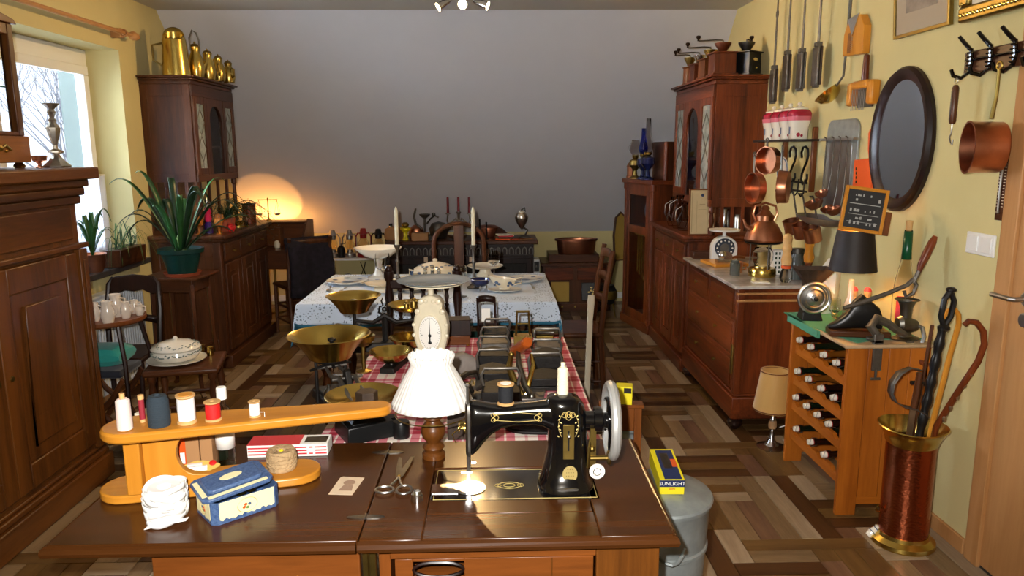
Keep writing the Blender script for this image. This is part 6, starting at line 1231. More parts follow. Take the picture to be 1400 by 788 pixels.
for k, (a, L_, h, w_) in enumerate(lv):
    g = G(); leaf(g, (.02 * math.cos(R(a)), .02 * math.sin(R(a)), .15), R(a), L_ * 1.12, h * .95, w_ * 1.3, (.25, .5, .7, .15, .35, .55, .2, .5, .75)[k % 9], 12); OB('leaf', g, M['leaf'] if k % 3 == 0 else M['leaf_dark'], pp, solid=.002)
OB('leaf_base', G().lathe([(0, .14), (.035, .14), (.025, .2), (.012, .26), (0, .27)], (0, 0, 0), 12, None, 1.3, .7), M['leaf_pale'], pp)
fn = T('asparagus_fern', 'dark feathery fern hanging over the left buffet top', 'plant', (-2.05, 5.75, 1.001))
OB('fern_pot', G().lathe([(0, 0), (.06, 0), (.08, .1), (0, .1)], (0, 0, 0), 20), M['terracotta'], fn)
g = G(); random.seed(21)
for k in range(46):
    a = random.uniform(-2.0, 1.9); L_ = random.uniform(.18, .42); hh = random.uniform(.02, .2); dr = random.uniform(.1, .5); pts = []
    for i in range(9):
        t = i / 8; pts.append(Vector((math.cos(a) * L_ * t, math.sin(a) * L_ * t * .9, .1 + hh * math.sin(min(1, 1.5 * t) * PI / 2) - dr * max(0, t - .35) ** 1.5)))
    g.tube(pts, [.0025 * (1 - .08 * i) for i in range(9)], 4)
    for i in range(1, 9):
        for j in range(5):
            q = pts[i] + Vector((random.uniform(-.03, .03), random.uniform(-.03, .03), random.uniform(-.02, .015))); d = Vector((random.uniform(-1, 1), random.uniform(-1, 1), random.uniform(-.4, .4))) * .012; e = Vector((d.y, -d.x, .3 * d.z)) * .3
            g.add([q - d, q + e, q + d, q - e], [(0, 1, 2, 3)])
OB('fronds', g, M['leaf_dark'], fn, kind='stuff')
# things standing on the left buffet
t = T('liqueur_bottle', 'slim bottle with pink and violet glass and silver cap on the left buffet', 'bottle', (-2.12, 5.60, 1.001))
OB('violet_base', G().lathe([(0, 0), (.03, 0), (.03, .06), (.02, .085), (0, .085)], (0, 0, 0), 18), mat('violet_glass', '#3a1a7c', .1, coat=.5), t); OB('pink_bulb', G().lathe([(0, .085), (.02, .085), (.028, .11), (.022, .135), (.028, .16), (.016, .19), (0, .19)], (0, 0, 0), 18), mat('pink_glass', '#d8285a', .1, coat=.5), t); OB('silver_cap', G().lathe([(0, .19), (.014, .19), (.012, .24), (.004, .26), (0, .26)], (0, 0, 0), 12), M['chrome'], t)
mat('orange_glass', '#d98a3a', .08, trans=.4)
for k, (x, y, s) in enumerate(((-2.16, 5.52, 1), (-2.02, 5.53, .9), (-2.06, 5.66, 1.05))):
    t = T('stemmed_glass', ('amber glass left of the pink bottle', 'short amber glass in front of the pink bottle', 'amber glass right of the pink bottle')[k], 'glass', (x, y, 1.001), 0, 'amber glasses on the left buffet'); OB('glass_body', G().lathe([(0, 0), (.028 * s, 0), (.005, .01), (.005, .05 * s), (.03 * s, .07 * s), (.036 * s, .11 * s), (.03 * s, .13 * s), (.028 * s, .13 * s), (.033 * s, .11 * s), (0, .065 * s)], (0, 0, 0), 16), M['orange_glass'], t)
t = T('red_apple_jar', 'small round red glass jar at the buffet front edge', 'jar', (-1.99, 5.70, 1.001)); OB('jar_body', G().lathe([(0, 0), (.02, 0), (.034, .025), (.03, .05), (.012, .06), (0, .062)], (0, 0, 0), 16), M['thread_red'], t)
t = T('glass_cloche', 'clear glass dome over a small golden dish on the left buffet', 'dome', (-2.07, 6.10, 1.001)); OB('dome', G().lathe([(.075, .01), (.075, .06), (.055, .105), (.015, .125), (.01, .14), (.018, .155), (.0, .16)], (0, 0, 0), 22), M['thin_glass'], t, solid=.002); OB('gold_dish', G().lathe([(0, 0), (.085, 0), (.085, .01), (.03, .012), (.05, .05), (0, .055)], (0, 0, 0), 20), M['brass'], t)
t = T('brown_canister', 'dark brown cylindrical canister with shiny lid at the far end of the buffet', 'canister', (-2.06, 6.36, 1.001)); OB('canister_body', G().lathe([(0, 0), (.055, 0), (.055, .15), (0, .15)], (0, 0, 0), 22), M['mahog_z'], t); OB('lid', G().lathe([(0, .15), (.057, .15), (.057, .165), (.02, .17), (0, .18)], (0, 0, 0), 22), M['dark_x'], t)
t = T('apothecary_scale', 'small hand balance with hanging dark pans on the writing desk', 'scale', (-2.12, 6.88, .951) if 0 else (-2.12, 7.1, .951))
OB('post', G().lathe([(0, 0), (.035, 0), (.03, .01), (.006, .02), (.005, .2), (.008, .21), (0, .22)], (0, 0, 0), 14), M['brass_dark'], t); OB('beam', G().cyl((-.09, 0, .2), (.09, 0, .2), .004, 6), M['brass_dark'], t)
for x in (-.085, .085):
    p_ = OB('pan', G().lathe([(0, 0), (.02, .004), (.03, .02), (.028, .02), (0, .008)], (x, 0, .05), 16), M['iron_grey'], t); OB('chain', G().cyl((x - .028, 0, .07), (x, 0, .2), .0012, 4).cyl((x + .028, 0, .07), (x, 0, .2), .0012, 4).cyl((x, .028, .07), (x, 0, .2), .0012, 4), M['brass_dark'], p_)
t = T('white_shade_ornament', 'white cone and bowl ornament inside the left leaded cabinet', 'ornament', (-2.28, 5.90, 1.643)); OB('cone', G().lathe([(0, 0), (.04, 0), (.055, .03), (.06, .05), (.06, .055), (.05, .06), (.02, .1), (.004, .135), (0, .135)], (0, 0, 0), 20), M['porcelain'], t)
t = T('white_shade_ornament', 'small white pot inside the right leaded cabinet', 'ornament', (1.68, 5.72, 1.5305)); OB('pot', G().lathe([(0, 0), (.03, 0), (.045, .04), (.03, .08), (.01, .09), (0, .1)], (0, 0, 0), 16), M['porcelain'], t)
# brass jugs on the left cabinet, in falling size
def brass_jug(k, x, y, r, h, lb_, loop=False):
    t = T('brass_jug', lb_, 'jug', (x, y, 2.131), R(20 + 30 * k), 'brass jugs on the left cabinet')
    if k == 0:
        OB('jug_body', G().lathe([(0, 0), (r, 0), (r * 1.0, .01), (r * .82, h * .72), (r * .8, h * .72), (r * .97, .012), (0, .01)], (0, 0, 0), 30), M['brass'], t)
        hh = h * .72
        OB('hood_spout', G().grid(lambda u, v: (r * .82 * math.cos(PI * (u * 1.5 - .25)) * (1 - .1 * v), r * .82 * math.sin(PI * (u * 1.5 - .25)) * (1 - .1 * v), hh - .004 + v * h * .3 * (.25 + .75 * max(0, math.sin(PI * (u * 1.5 - .25))))), 24, 3), M['brass'], t, solid=.002)
    else:
        OB('jug_body', G().lathe([(0, 0), (r * .8, 0), (r, h * .25), (r * .75, h * .6), (r * .5, h * .75), (r * .6, h * .9), (0, h * .9)], (0, 0, 0), 24), M['brass'], t)
        OB('lid', G().lathe([(0, 0), (r * .62, 0), (r * .4, h * .08), (r * .12, h * .1), (r * .12, h * .14), (0, h * .17)], (0, 0, h * .9), 18), M['brass_dark'], t)
        OB('spout', G().tube([(r * .9, 0, h * .3), (r * 1.4, 0, h * .5), (r * 1.5, 0, h * .75)], [.014, .01, .007], 8), M['brass'], t)
    if loop: OB('loop_handle', G().tube([(-r * .6, 0, h * .8), (-r * .6, 0, h * 1.15), (-r * .2, 0, h * 1.38), (r * .3, 0, h * 1.32), (r * .6, 0, h * 1.1), (r * .6, 0, h * .8)], .006, 8), M['iron_grey'], t)
    else: OB('handle', G().tube([(-r * .8, 0, h * .65), (-r * 1.5, 0, h * .6), (-r * 1.5, 0, h * .3), (-r * .95, 0, h * .2)], .007, 8), M['brass_dark'], t)
for k, (x, y, r, h, lb_, lp) in enumerate(((-2.245, 5.56, .095, .34, 'biggest brass jug with hooded spout, left end of the row', False), (-2.16, 5.71, .06, .24, 'tall brass kettle with high iron loop handle, second in the row', True), (-2.125, 5.85, .056, .21, 'brass coffee pot, third in the row of brass jugs', False), (-2.10, 6.0, .052, .19, 'brass pot with lid, fourth in the row of brass jugs', False), (-2.07, 6.13, .05, .165, 'smallest brass pot at the right end of the row', False))): brass_jug(k, x, y, r, h, lb_, lp)
# purple clothing over the desk chair and small desk things
t = T('folded_shawl', 'dark violet patterned shawl hung over the chair by the writing desk', 'shawl', (-1.69, 6.52, 0), R(35))
OB('shawl', G().grid(lambda u, v: (-.2 + .4 * u + .01 * math.sin(v * 9), (-.245 - .03 * math.sin(6 * u) - .02 * math.sin(9 * u + 3 * v)) if v < .5 else -.195, (.88 - .5 * (1 - v * 2) if v < .5 else .88 - .25 * (v - .5) * 2)), 24, 16), mat('shawl_cloth', '#241e2b', .9, c2='#141118', nscale=22), t, solid=.006)
for k, (x, y, c_) in enumerate(((-2.2, 6.87, 'white_print'), (-2.0, 6.9, 'cream'), (-1.86, 6.88, 'glass'))):
    t = T('desk_trinket', ('white folded card on the writing desk', 'cream trinket jar on the writing desk', 'small glass inkwell at the right of the writing desk')[k], 'trinket', (x, y, .7205), 0, 'trinkets on the writing desk')
    if k == 0: OB('card', G().prism([(-.03, 0), (.03, 0), (0, .09)], -.02, .02, 'y'), M[c_], t)
    else: OB('jar', G().lathe([(0, 0), (.025, 0), (.03, .03), (.02, .06), (0, .07)], (0, 0, 0), 14), M[c_], t)
# uplighter behind the desk: its beam makes the glowing oval on the slope
ul = T('uplighter_lamp', 'floor uplighter hidden behind the writing desk, throwing an orange oval', 'lamp', (-2.2, 7.45, 0))
OB('pole', G().lathe([(0, 0), (.1, 0), (.1, .015), (.012, .02), (.012, .7), (0, .7)], (0, 0, 0), 18), M['brass_dark'], ul)
OB('bowl_shade', G().lathe([(0, .69), (.03, .69), (.07, .72), (.09, .76), (.087, .76), (.066, .722), (0, .7)], (0, 0, 0), 28), M['brass_dark'], ul)
OB('bulb', G().ball((0, 0, .73), .02, 12), mat('bulb_warm', '#ffd9a0', .5, emit='#ff9a3a', es=12), ul)
lamp('uplighter_beam', 'SPOT', (-2.2, 7.40, .79), 17, (1, .42, .1), .012, (R(25), 0, 0), spot_size=R(94), spot_blend=.04)
bpy.data.objects['uplighter_beam'].rotation_euler = Vector((0, -.42 * -1 if 0 else .42, .906)).to_track_quat('-Z', 'Y').to_euler()
lamp('uplighter_spill', 'POINT', (-1.95, 7.45, .80), 3.5, (1, .4, .08), .03)
# ceiling spotlight bar
cl = T('ceiling_spotlight', 'ceiling fitting with three lit spotlights in a row', 'ceiling light', (-.19, 5.2, 2.64))
OB('ceiling_plate', G().box(-.16, .16, -.03, .03, -.03, 0), M['chrome'], cl, bev=.004)
em = mat('spot_disc', '#ffffff', .4, emit='#ffe9c0', es=25)
for k, (x, d) in enumerate(((-.12, (-.75, -.35, -.5)), (0, (.03, -.95, -.3)), (.12, (.85, -.3, -.35)))):
    d = Vector(d).normalized(); m_ = d.to_track_quat('Z', 'Y').to_matrix().to_4x4(); p0 = Vector((x, 0, -.085))
    OB('stem', G().cyl((x, 0, -.03), (x, 0, -.09), .006, 8), M['chrome'], cl)
    h_ = OB('spot_head', G().lathe([(0, -.05), (.014, -.05), (.02, -.03), (.024, .0), (.03, .04), (.033, .055), (.03, .055), (.026, .04), (0, .03)], p0, 18, m_), M['chrome'], cl)
    OB('lit_disc', G().lathe([(0, .0), (.026, .0), (.026, .004), (0, .004)], p0 + d * .046, 16, m_), em, h_)
    lw = Vector(cl.location) + p0 + d * .075
    l = lamp('spotlight_beam', 'SPOT', lw, (90, 50, 60)[k], (1, .62, .25), .02, (0, 0, 0), spot_size=R(130), spot_blend=.9); l.rotation_euler = d.to_track_quat('-Z', 'Y').to_euler()
# ================================================================ right side
def mill(label, loc, rz, s=.13, h=.15, body='mahog_z', hop='copper', crank=.14, knob_='black_wood', round_=False, kh=.03):
    t = T('coffee_mill', label, 'coffee mill', loc, rz, 'old coffee mills on the right cabinet')
    if round_: OB('mill_body', G().lathe([(0, 0), (s * .5, 0), (s * .42, .01), (s * .4, h * .9), (s * .48, h), (0, h)], (0, 0, 0), 22), M[body], t)
    else:
        OB('mill_body', G().box(-s / 2, s / 2, -s / 2, s / 2, .012, h, t=.002), M[body], t, bev=.002)
        OB('base_board', G().box(-s * .58, s * .58, -s * .58, s * .58, 0, .014), M[body], t, bev=.003); OB('top_board', G().box(-s * .56, s * .56, -s * .56, s * .56, h, h + .01), M[body], t, bev=.003)
        d = OB('drawer', G().box(-s * .36, s * .36, -s * .515, -s * .5, h * .15, h * .5), M[body], t, bev=.002); OB('knob', G().ball((0, -s * .55, h * .32), .008, 8), M['brass'], d)
    OB('hopper', G().lathe([(0, 0), (s * .16, 0), (s * .2, .015), (s * .36, .05), (s * .38, .062), (s * .35, .062), (s * .3, .045), (0, .02)], (0, 0, h + .01), 22), M[hop], t)
    OB('spindle', G().cyl((0, 0, h + .02), (0, 0, h + .09), .005, 8), M['iron_grey'], t)
    OB('crank', G().tube([(0, 0, h + .09), (crank * .3, 0, h + .093), (crank, 0, h + .085)], .0045, 6), M['iron_grey'], t)
    OB('crank_knob', G().lathe([(0, 0), (.008, 0), (.006, .01), (.016, .022), (.014, .034), (0, .038)], (crank, 0, h + .085), 12), M[knob_], t)
    return t
ZM = 2.0905
mill('black cast mill with bowl hopper, at the right end of the mill row', (1.74, 5.27, ZM), R(40), .15, .15, 'black_satin', 'old_steel', .06)
OB('gold_plate', G().ball((-.0, -.0765, .105), (.03, .002, .01), 12), M['gold_print'], D.objects['coffee_mill'])
mill('large reddish wooden mill with wooden hopper, next to the black mill', (1.575, 5.26, ZM), R(180), .15, .145, 'mahog_z', 'copper_dark', .17)
mill('wooden mill with brass hopper behind the largest wooden one', (1.56, 5.50, ZM), R(185), .13, .13, 'oak_z', 'brass', .17)
mill('small wooden mill with shiny crank, second from the left end', (1.54, 5.72, ZM), R(185), .115, .12, 'mahog_z', 'chrome', .16)
mill('rounded brass and wood mill at the left end of the mill row', (1.53, 5.95, ZM), R(190), .12, .13, 'oak_z', 'brass_dark', .12, round_=True)
# oil lamps on the corner cabinet
def oil_lamp(label, loc, font, chim, s=1, hc=.2, ball=False, cm='thin_glass'):
    t = T('oil_lamp', label, 'oil lamp', loc, 0, 'oil lamps on the corner cabinet')
    OB('lamp_foot', G().lathe([(0, 0), (.05 * s, 0), (.05 * s, .01), (.02 * s, .03), (.015 * s, .07 * s), (.03 * s, .09 * s), (.055 * s, .12 * s), (.05 * s, .16 * s), (.02 * s, .175 * s), (0, .175 * s)], (0, 0, 0), 22), M[font], t)
    OB('burner', G().lathe([(0, 0), (.018 * s, 0), (.028 * s, .012), (.03 * s, .03), (.024 * s, .035), (0, .035)], (0, 0, .175 * s), 18), M['brass'], t)
    z = .175 * s + .035
    if ball: pr = [(.026 * s, 0), (.055 * s, .04), (.06 * s, .07), (.045 * s, .1), (.03 * s, .12), (.035 * s, .13)]
    else: pr = [(.026 * s, 0), (.038 * s, .03), (.036 * s, .06), (.018 * s, hc * .6), (.016 * s, hc)]
    OB('chimney', G().lathe(pr, (0, 0, z), 20), M[cm], t, solid=.002)
    return t
oil_lamp('oil lamp with blue glass font and tall clear chimney', (1.42, 6.42 + .1, 1.3405), 'blue_glass', None, 1.1, .26) if 0 else None
oil_lamp('tallest oil lamp, blue foot and clear waisted chimney', (1.33, 6.47, 1.3405), 'cobalt', None, 1.15, .28)
oil_lamp('oil lamp with blue glass chimney behind the tallest one', (1.32, 6.62, 1.3405), 'cobalt', None, 1.05, .22, cm='blue_glass')
oil_lamp('oil lamp with frosted ball globe', (1.27, 6.72, 1.3405), 'brass_dark', None, 1.0, .2, ball=True)
t = T('brass_lantern', 'small brass lantern at the left front edge of the corner cabinet', 'lantern', (1.255, 6.82, 1.3405)); OB('lantern_frame', G().lathe([(0, 0), (.045, 0), (.045, .02), (.04, .025), (.04, .1), (.045, .105), (.03, .135), (.012, .15), (0, .16)], (0, 0, 0), 8), M['copper'], t, smooth=0)
# on the mid buffet
t = T('framed_document', 'tall pale printed document in thin frame leaning on the right buffet', 'picture frame', (1.465, 5.205, 1.001), 0, None, (R(-2), 0, R(3)))
OB('frame', G().box(-.095, -.085, -.008, .008, 0, .325).box(.085, .095, -.008, .008, 0, .325).box(-.085, .085, -.008, .008, 0, .01).box(-.085, .085, -.008, .008, .315, .325), M['oak_z'], t); OB('sheet', G().box(-.085, .085, -.004, .004, .01, .315), mat('old_sheet', '#cdbb94', .7, noise_=.08), t)
OB('printed_border', G().box(-.075, -.072, -.0048, -.004, .02, .3).box(.072, .075, -.0048, -.004, .02, .3).box(-.04, -.038, -.0048, -.004, .02, .24).box(.038, .04, -.0048, -.004, .02, .24), mat('faint_print', '#9d8c68', .8), t)
OB('crest', G().lathe([(0, 0), (.011, 0), (.011, .001), (0, .001)], (0, -.004, .28), 14, RX(90)), M['blue_print'], t); OB('title_line', G().box(-.02, .02, -.0048, -.004, .215, .219).box(-.03, .03, -.0048, -.004, .18, .182), M['faint_print'], t)
for k, (x, y, s) in enumerate(((1.425, 5.86, 1.0), (1.425, 5.68, 1.1), (1.42, 5.52, .9))):
    t = T('glass_carafe', ('rounded clear glass jug behind the others, beside the framed document', 'tallest clear carafe with handle beside the framed document', 'clear glass pitcher at the buffet front edge')[k], 'carafe', (x, y, 1.001), 0, 'glass carafes on the right buffet')
    OB('glass_body', G().lathe([(0, 0), (.04 * s, 0), (.055 * s, .05 * s), (.05 * s, .1 * s), (.025 * s, .15 * s), (.02 * s, .2 * s), (.028 * s, .23 * s)], (0, 0, 0), 20), M['thin_glass'], t, solid=.003)
    OB('handle', G().tube([(-.022 * s, 0, .2 * s), (-.07 * s, 0, .17 * s), (-.075 * s, 0, .1 * s), (-.05 * s, 0, .06 * s)], .004, 8), M['chrome'], t)
t = T('silver_pitcher', 'tall shiny silver pitcher behind the turned gallery bars', 'pitcher', (1.68, 5.40, 1.001)); OB('pitcher_body', G().lathe([(0, 0), (.04, 0), (.045, .01), (.036, .1), (.034, .14), (.04, .17), (0, .17)], (0, 0, 0), 22), M['chrome'], t)
t = T('metal_flask', 'second shiny metal cup at the right of the silver pitcher', 'cup', (1.77, 5.36, 1.001)); OB('flask_body', G().lathe([(0, 0), (.03, 0), (.03, .1), (.02, .13), (0, .13)], (0, 0, 0), 18), M['silver'], t)
# kitchen clock-like scale etc. on the marble
ZMb = .8505
ds = T('dial_scale', 'cream kitchen scale with dark round dial on the marble slab', 'scale', (1.57, 5.02, ZMb), R(-8))
OB('scale_body', G().prism([(-.085, 0), (-.085, .09)] + [(-.085 * math.cos(PI * k / 12), .09 + .075 * math.sin(PI * k / 12)) for k in range(1, 12)] + [(.085, .09), (.085, 0)], -.04, .05, 'y'), M['white_paint'], ds, bev=.006)
OB('dial', G().lathe([(0, 0), (.066, 0), (.066, .004), (0, .004)], (0, -.0405, .088), 30, RX(90)), mat('dial_blue', '#2c3442', .3), ds); OB('dial_centre', G().lathe([(0, 0), (.03, 0), (.03, .003), (0, .003)], (0, -.0445, .088), 24, RX(90)), M['old_steel'], ds)
g = G()
for k in range(12): a = 2 * PI * k / 12; g.ball((.05 * math.cos(a), -.045, .088 + .05 * math.sin(a)), (.006, .001, .006), 6)
OB('dial_numbers', g, M['white_print'], ds, kind='stuff'); OB('post', G().cyl((0, 0, .15), (0, 0, .2), .012, 10), M['white_paint'], ds); OB('top_plate', G().lathe([(0, .195), (.1, .2), (.105, .212), (.098, .212), (0, .203)], (0, 0, 0), 30), M['white_paint'], ds)
t = T('wooden_board', 'yellow-brown wooden board lying flat on the marble under the scale', 'board', (1.50, 4.82, ZMb), R(8)); OB('board', G().box(-.1, .13, -.12, .12, 0, .02), M['honey_y'], t, bev=.004)
t = T('crank_slicer', 'shiny metal hand slicer with wooden grip on the wooden board', 'slicer', (1.52, 4.78, ZMb + .0205)); OB('slicer_body', G().box(-.07, .03, -.03, .03, 0, .02).ball((-.03, 0, .045), (.03, .02, .03), 12).lathe([(0, 0), (.03, 0), (.03, .006), (0, .006)], (.0, -.01, .04), 18, RX(70)), M['chrome'], t); OB('wooden_grip', G().tube([(.03, 0, .03), (.08, .01, .035), (.12, .0, .03)], [.008, .012, .008], 8), M['oak_x'], t)
t = T('dark_tray', 'dark shallow tray near the far end of the marble slab', 'tray', (1.40, 5.12, ZMb)); OB('tray', G().box(-.02, .14, -.04, .04, 0, .05), M['dark_x'], t, bev=.005)
t = T('copper_beaker', 'small copper beaker on the marble in front of the wooden board', 'beaker', (1.50, 4.50, ZMb)); OB('beaker_body', G().lathe([(0, 0), (.028, 0), (.03, .06), (.034, .065), (.03, .065), (.026, .06), (0, .005)], (0, 0, 0), 20), M['copper'], t); OB('handle', G().tube([(.03, 0, .05), (.05, 0, .045), (.05, 0, .02), (.03, 0, .015)], .004, 6), M['copper'], t)
t = T('brass_stove', 'round brass alcohol stove with glass chimney under the copper kettle', 'stove', (1.60, 4.36, ZMb))
OB('brass_base', G().lathe([(0, 0), (.078, 0), (.08, .006), (.08, .042), (.075, .05), (.05, .052), (.048, .06), (0, .06)], (0, 0, 0), 30), M['brass'], t); OB('glass_globe', G().lathe([(.04, .06), (.06, .1), (.058, .14), (.045, .17)], (0, 0, 0), 22), M['thin_glass'], t, solid=.002)
for k in range(3): a = 2.1 * k + .6; OB('support_rod', G().cyl((.072 * math.cos(a), .072 * math.sin(a), .04), (.072 * math.cos(a), .072 * math.sin(a), .2), .004, 6), M['iron_grey'], t)
OB('top_ring', G().lathe([(0, .198), (.1, .198), (.11, .204), (.1, .21), (0, .21)], (0, 0, 0), 26), M['iron'], t)
t = T('copper_teakettle', 'polished copper kettle with tall lid, standing on the brass stove', 'kettle', (1.60, 4.36, ZMb + .211))
OB('kettle_body', G().lathe([(0, 0), (.108, 0), (.112, .012), (.1, .05), (.075, .095), (.05, .12), (.05, .13), (0, .13)], (0, 0, 0), 34), M['copper'], t); OB('lid', G().lathe([(0, .13), (.052, .13), (.052, .15), (.035, .165), (.022, .185), (.026, .195), (.012, .21), (0, .212)], (0, 0, 0), 24), M['copper'], t)
OB('handle', G().tube([(-.055, 0, .12), (-.072, 0, .16), (-.06, 0, .205), (0, 0, .225), (.06, 0, .205), (.072, 0, .16), (.055, 0, .12)], .007, 8), M['copper'], t); OB('spout', G().tube([(-.08, 0, .07), (-.115, 0, .09), (-.13, 0, .13)], [.02, .013, .009], 10), M['copper'], t)
t = T('patterned_tin', 'pale patterned tin box standing behind the brass stove', 'tin', (1.72, 4.42, ZMb)); OB('tin_body', G().box(-.04, .04, -.03, .03, 0, .15), M['white_print'], t, bev=.003)
g = G()
for k in range(18): g.box(-.033 + .022 * (k % 4), -.023 + .022 * (k % 4), -.0312, -.03, .01 + .028 * (k // 4), .026 + .028 * (k // 4))
OB('dark_pattern', g, M['leaf_dark'], t, kind='stuff')
mat('dk_glass', '#6d7470', .1, trans=.5)
for k, (x, y, r, h, c_, lb_) in enumerate(((1.76, 4.24, .03, .15, 'dk_glass', 'smoky glass jar behind the wooden figures'), (1.79, 4.32, .05, .17, 'old_steel', 'wide grey metal jar against the yellow wall'), (1.45, 4.40, .03, .09, 'dk_glass', 'small smoky tumbler left of the brass stove'))):
    t = T('storage_jar', lb_, 'jar', (x, y, ZMb)); OB('jar_body', G().lathe([(0, 0), (r, 0), (r, h * .8), (r * .8, h * .86), (r * .8, h), (0, h)], (0, 0, 0), 20), M[c_], t)
for k, (x, y, h, lb_) in enumerate(((1.66, 4.15, .28, 'light wooden hand mixer handle standing over a small glass'), (1.80, 4.18, .31, 'turned orange-brown pepper mill by the wall'))):
    t = T('turned_grinder', lb_, 'grinder', (x, y, ZMb))
    OB('wooden_body', G().lathe([(0, h * .35), (.026, h * .35), (.03, h * .45), (.02, h * .6), (.028, h * .68), (.02, h * .78), (.028, h * .9), (.018, h * .97), (0, h)], (0, 0, 0), 20), M['bare_wood'] if k == 0 else M['honey_z'], t)
    OB('grinder_base', G().lathe([(0, 0), (.024, 0), (.034, .02), (.03, h * .2), (.018, h * .28), (.022, h * .35), (0, h * .35)], (0, 0, 0), 20), M['thin_glass'] if k == 0 else M['copper_dark'], t)
    OB('orange_band', G().lathe([(0, h * .28), (.027, h * .28), (.027, h * .34), (0, h * .34)], (0, 0, 0), 18), M['orange_paint'], t) if k == 0 else None
t = T('marble_note', 'thin white card lying at the front of the marble slab', 'card', (1.52, 4.14, ZMb)); OB('card', G().box(-.05, .04, -.03, .03, 0, .004), M['white_print'], t)
t = T('iron_platter', 'dark flat iron dish near the right end of the marble slab', 'dish', (1.78, 4.10 + .0, ZMb)); OB('dish', G().lathe([(0, 0), (.03, 0), (.055, .03), (.05, .03), (0, .006)], (0, 0, 0), 24, None, 1, .9), M['iron'], t)
# ---------- yellow wall: things hanging ----------
XW = 1.868
# shelf with canisters
sh = T('canister_shelf', 'dark wrought iron wall shelf with S-scrolls carrying the canisters', 'shelf', (XW, 4.42, 0))
OB('shelf_board', G().box(-.17, 0, -.12, .5, 1.64, 1.652), M['black_wood'], sh, bev=.002); OB('side_board', G().box(-.03, 0, -.1, -.075, 1.35, 1.72), M['oak_z'], sh, bev=.006); OB('side_board', G().box(-.03, 0, .33, .36, 1.35, 1.72), M['oak_z'], sh, bev=.006)
sh.location.y = 4.42
def scroll(yc, zc, s):
    pts = []
    for k in range(9): a = -PI * .6 + PI * 1.5 * k / 8; pts.append((-.02, yc + s * (.045 * math.cos(a)) - .005, zc + .075 + .045 * math.sin(a)))
    for k in range(9): a = PI * .9 - PI * 1.5 * k / 8 + 0; pts.append((-.02, yc + s * (.045 * math.cos(a)) + .015 * 0, zc - .06 + .045 * math.sin(a)))
    return pts
def s_curve(y, z, h):
    # plain S standing in the wall plane
    P = []
    for k in range(15):
        t = k / 14; a = PI * 1.35 * t
        P.append((-.015, y + .05 * math.sin(a - .6) * (1), z + h * .5 * math.cos(a * .0) * (1 - t * .5) * 1 - .0))
    return P
sp_ = [(-.045, .045), (-.055, .075), (-.035, .105), (0, .11), (.035, .095), (.045, .06), (.03, .02), (0, -.01), (-.03, -.05), (-.035, -.085), (-.01, -.11), (.03, -.1), (.05, -.075), (.045, -.05)]
for y in (.02, .2): OB('scroll', G().tube([(-.02, y - a, 1.50 + b) for a, b in sp_], .007, 8), M['iron'], sh)
OB('rail', G().tube([(-.04, -.08, 1.40), (-.04, .34, 1.40)], .006, 8).tube([(-.04, -.08, 1.35), (-.04, .34, 1.35)], .006, 8), M['iron'], sh)
for k in range(5): OB('hook', G().tube([(-.04, -.05 + .09 * k, 1.42), (-.045, -.05 + .09 * k, 1.34), (-.06, -.05 + .09 * k, 1.32), (-.075, -.05 + .09 * k, 1.34)], .005, 6), M['iron'], sh)
rd_ = mat('canister_red', '#9a1030', .15, coat=.5)
for k, y in enumerate((4.39, 4.525, 4.66, 4.795)):
    t = T('storage_canister', ('china canister with red shoulders, nearest the camera on the shelf', 'second china canister from the slotted steel rack', 'third china canister from the slotted steel rack', 'china canister furthest from the slotted steel rack')[k], 'canister', (XW - .09, y, 1.6525), 0, 'red and white china canisters')
    OB('canister_body', loft(G(), [((0, 0, z), (r, 0, 0), (0, r, 0)) for z, r in ((0, .045), (.004, .048), (.06, .05), (.1, .058), (.13, .062))], 24, 3.2), M['porcelain'], t)
    OB('red_shoulder', loft(G(), [((0, 0, z), (r, 0, 0), (0, r, 0)) for z, r in ((.129, .0625), (.145, .063), (.16, .056), (.168, .045))], 24, 3.2), rd_, t)
    OB('pink_fade', loft(G(), [((0, 0, z), (r, 0, 0), (0, r, 0)) for z, r in ((.105, .0592), (.129, .0626))], 24, 3.2, False), mat('canister_pink%d' % k, '#cf6a78', .2), t)
    OB('lid', G().lathe([(0, .168), (.05, .168), (.048, .176), (.02, .186), (.008, .19), (.014, .2), (.008, .21), (0, .211)], (0, 0, 0), 20), M['porcelain'], t)
    OB('blue_mark', G().box(-.064 + .012, -.051, -.008, .008, .03, .07), M['blue_dec'], t); OB('flower_mark', G().ball((-.02, -.05, .025), (.012, .002, .012), 10).ball((.0, -.0505, .02), (.008, .002, .008), 8), rd_, t)
# copper pans and pots hanging under the shelf
def copper_pan(label, loc, rot, r=.07, d=.05, L=.16, group='copper pans hanging under the shelf'):
    t = T('copper_pan', label, 'pan', loc, 0, group, rot)
    OB('pan_bowl', G().lathe([(0, 0), (r, 0), (r * 1.03, .006), (r * 1.05, d), (r * 1.1, d + .003), (r * 1.02, d + .003), (r, .008), (0, .006)], (0, 0, 0), 30), M['copper'], t)
    OB('handle', G().tube([(0, r * 1.02, d * .85), (0, r + L * .5, d * .9), (0, r + L, d * .9)], .006, 6).ring((0, r + L + .012, d * .9), .012, .004, 12), M['iron_grey'], t)
    return t
copper_pan('copper pan hanging highest, beneath the canister shelf', (1.655, 4.44, 1.53), (R(90), R(0), R(-65)), .075, .055, .03)
copper_pan('copper pan hanging left, over the silver pitcher side', (1.57, 4.40, 1.37), (R(90), R(0), R(-80)), .085, .045, .1)
copper_pan('large copper pan turned broadside, above the copper kettle', (1.665, 4.20, 1.385), (R(90), R(0), R(-120)), .088, .05, .12)
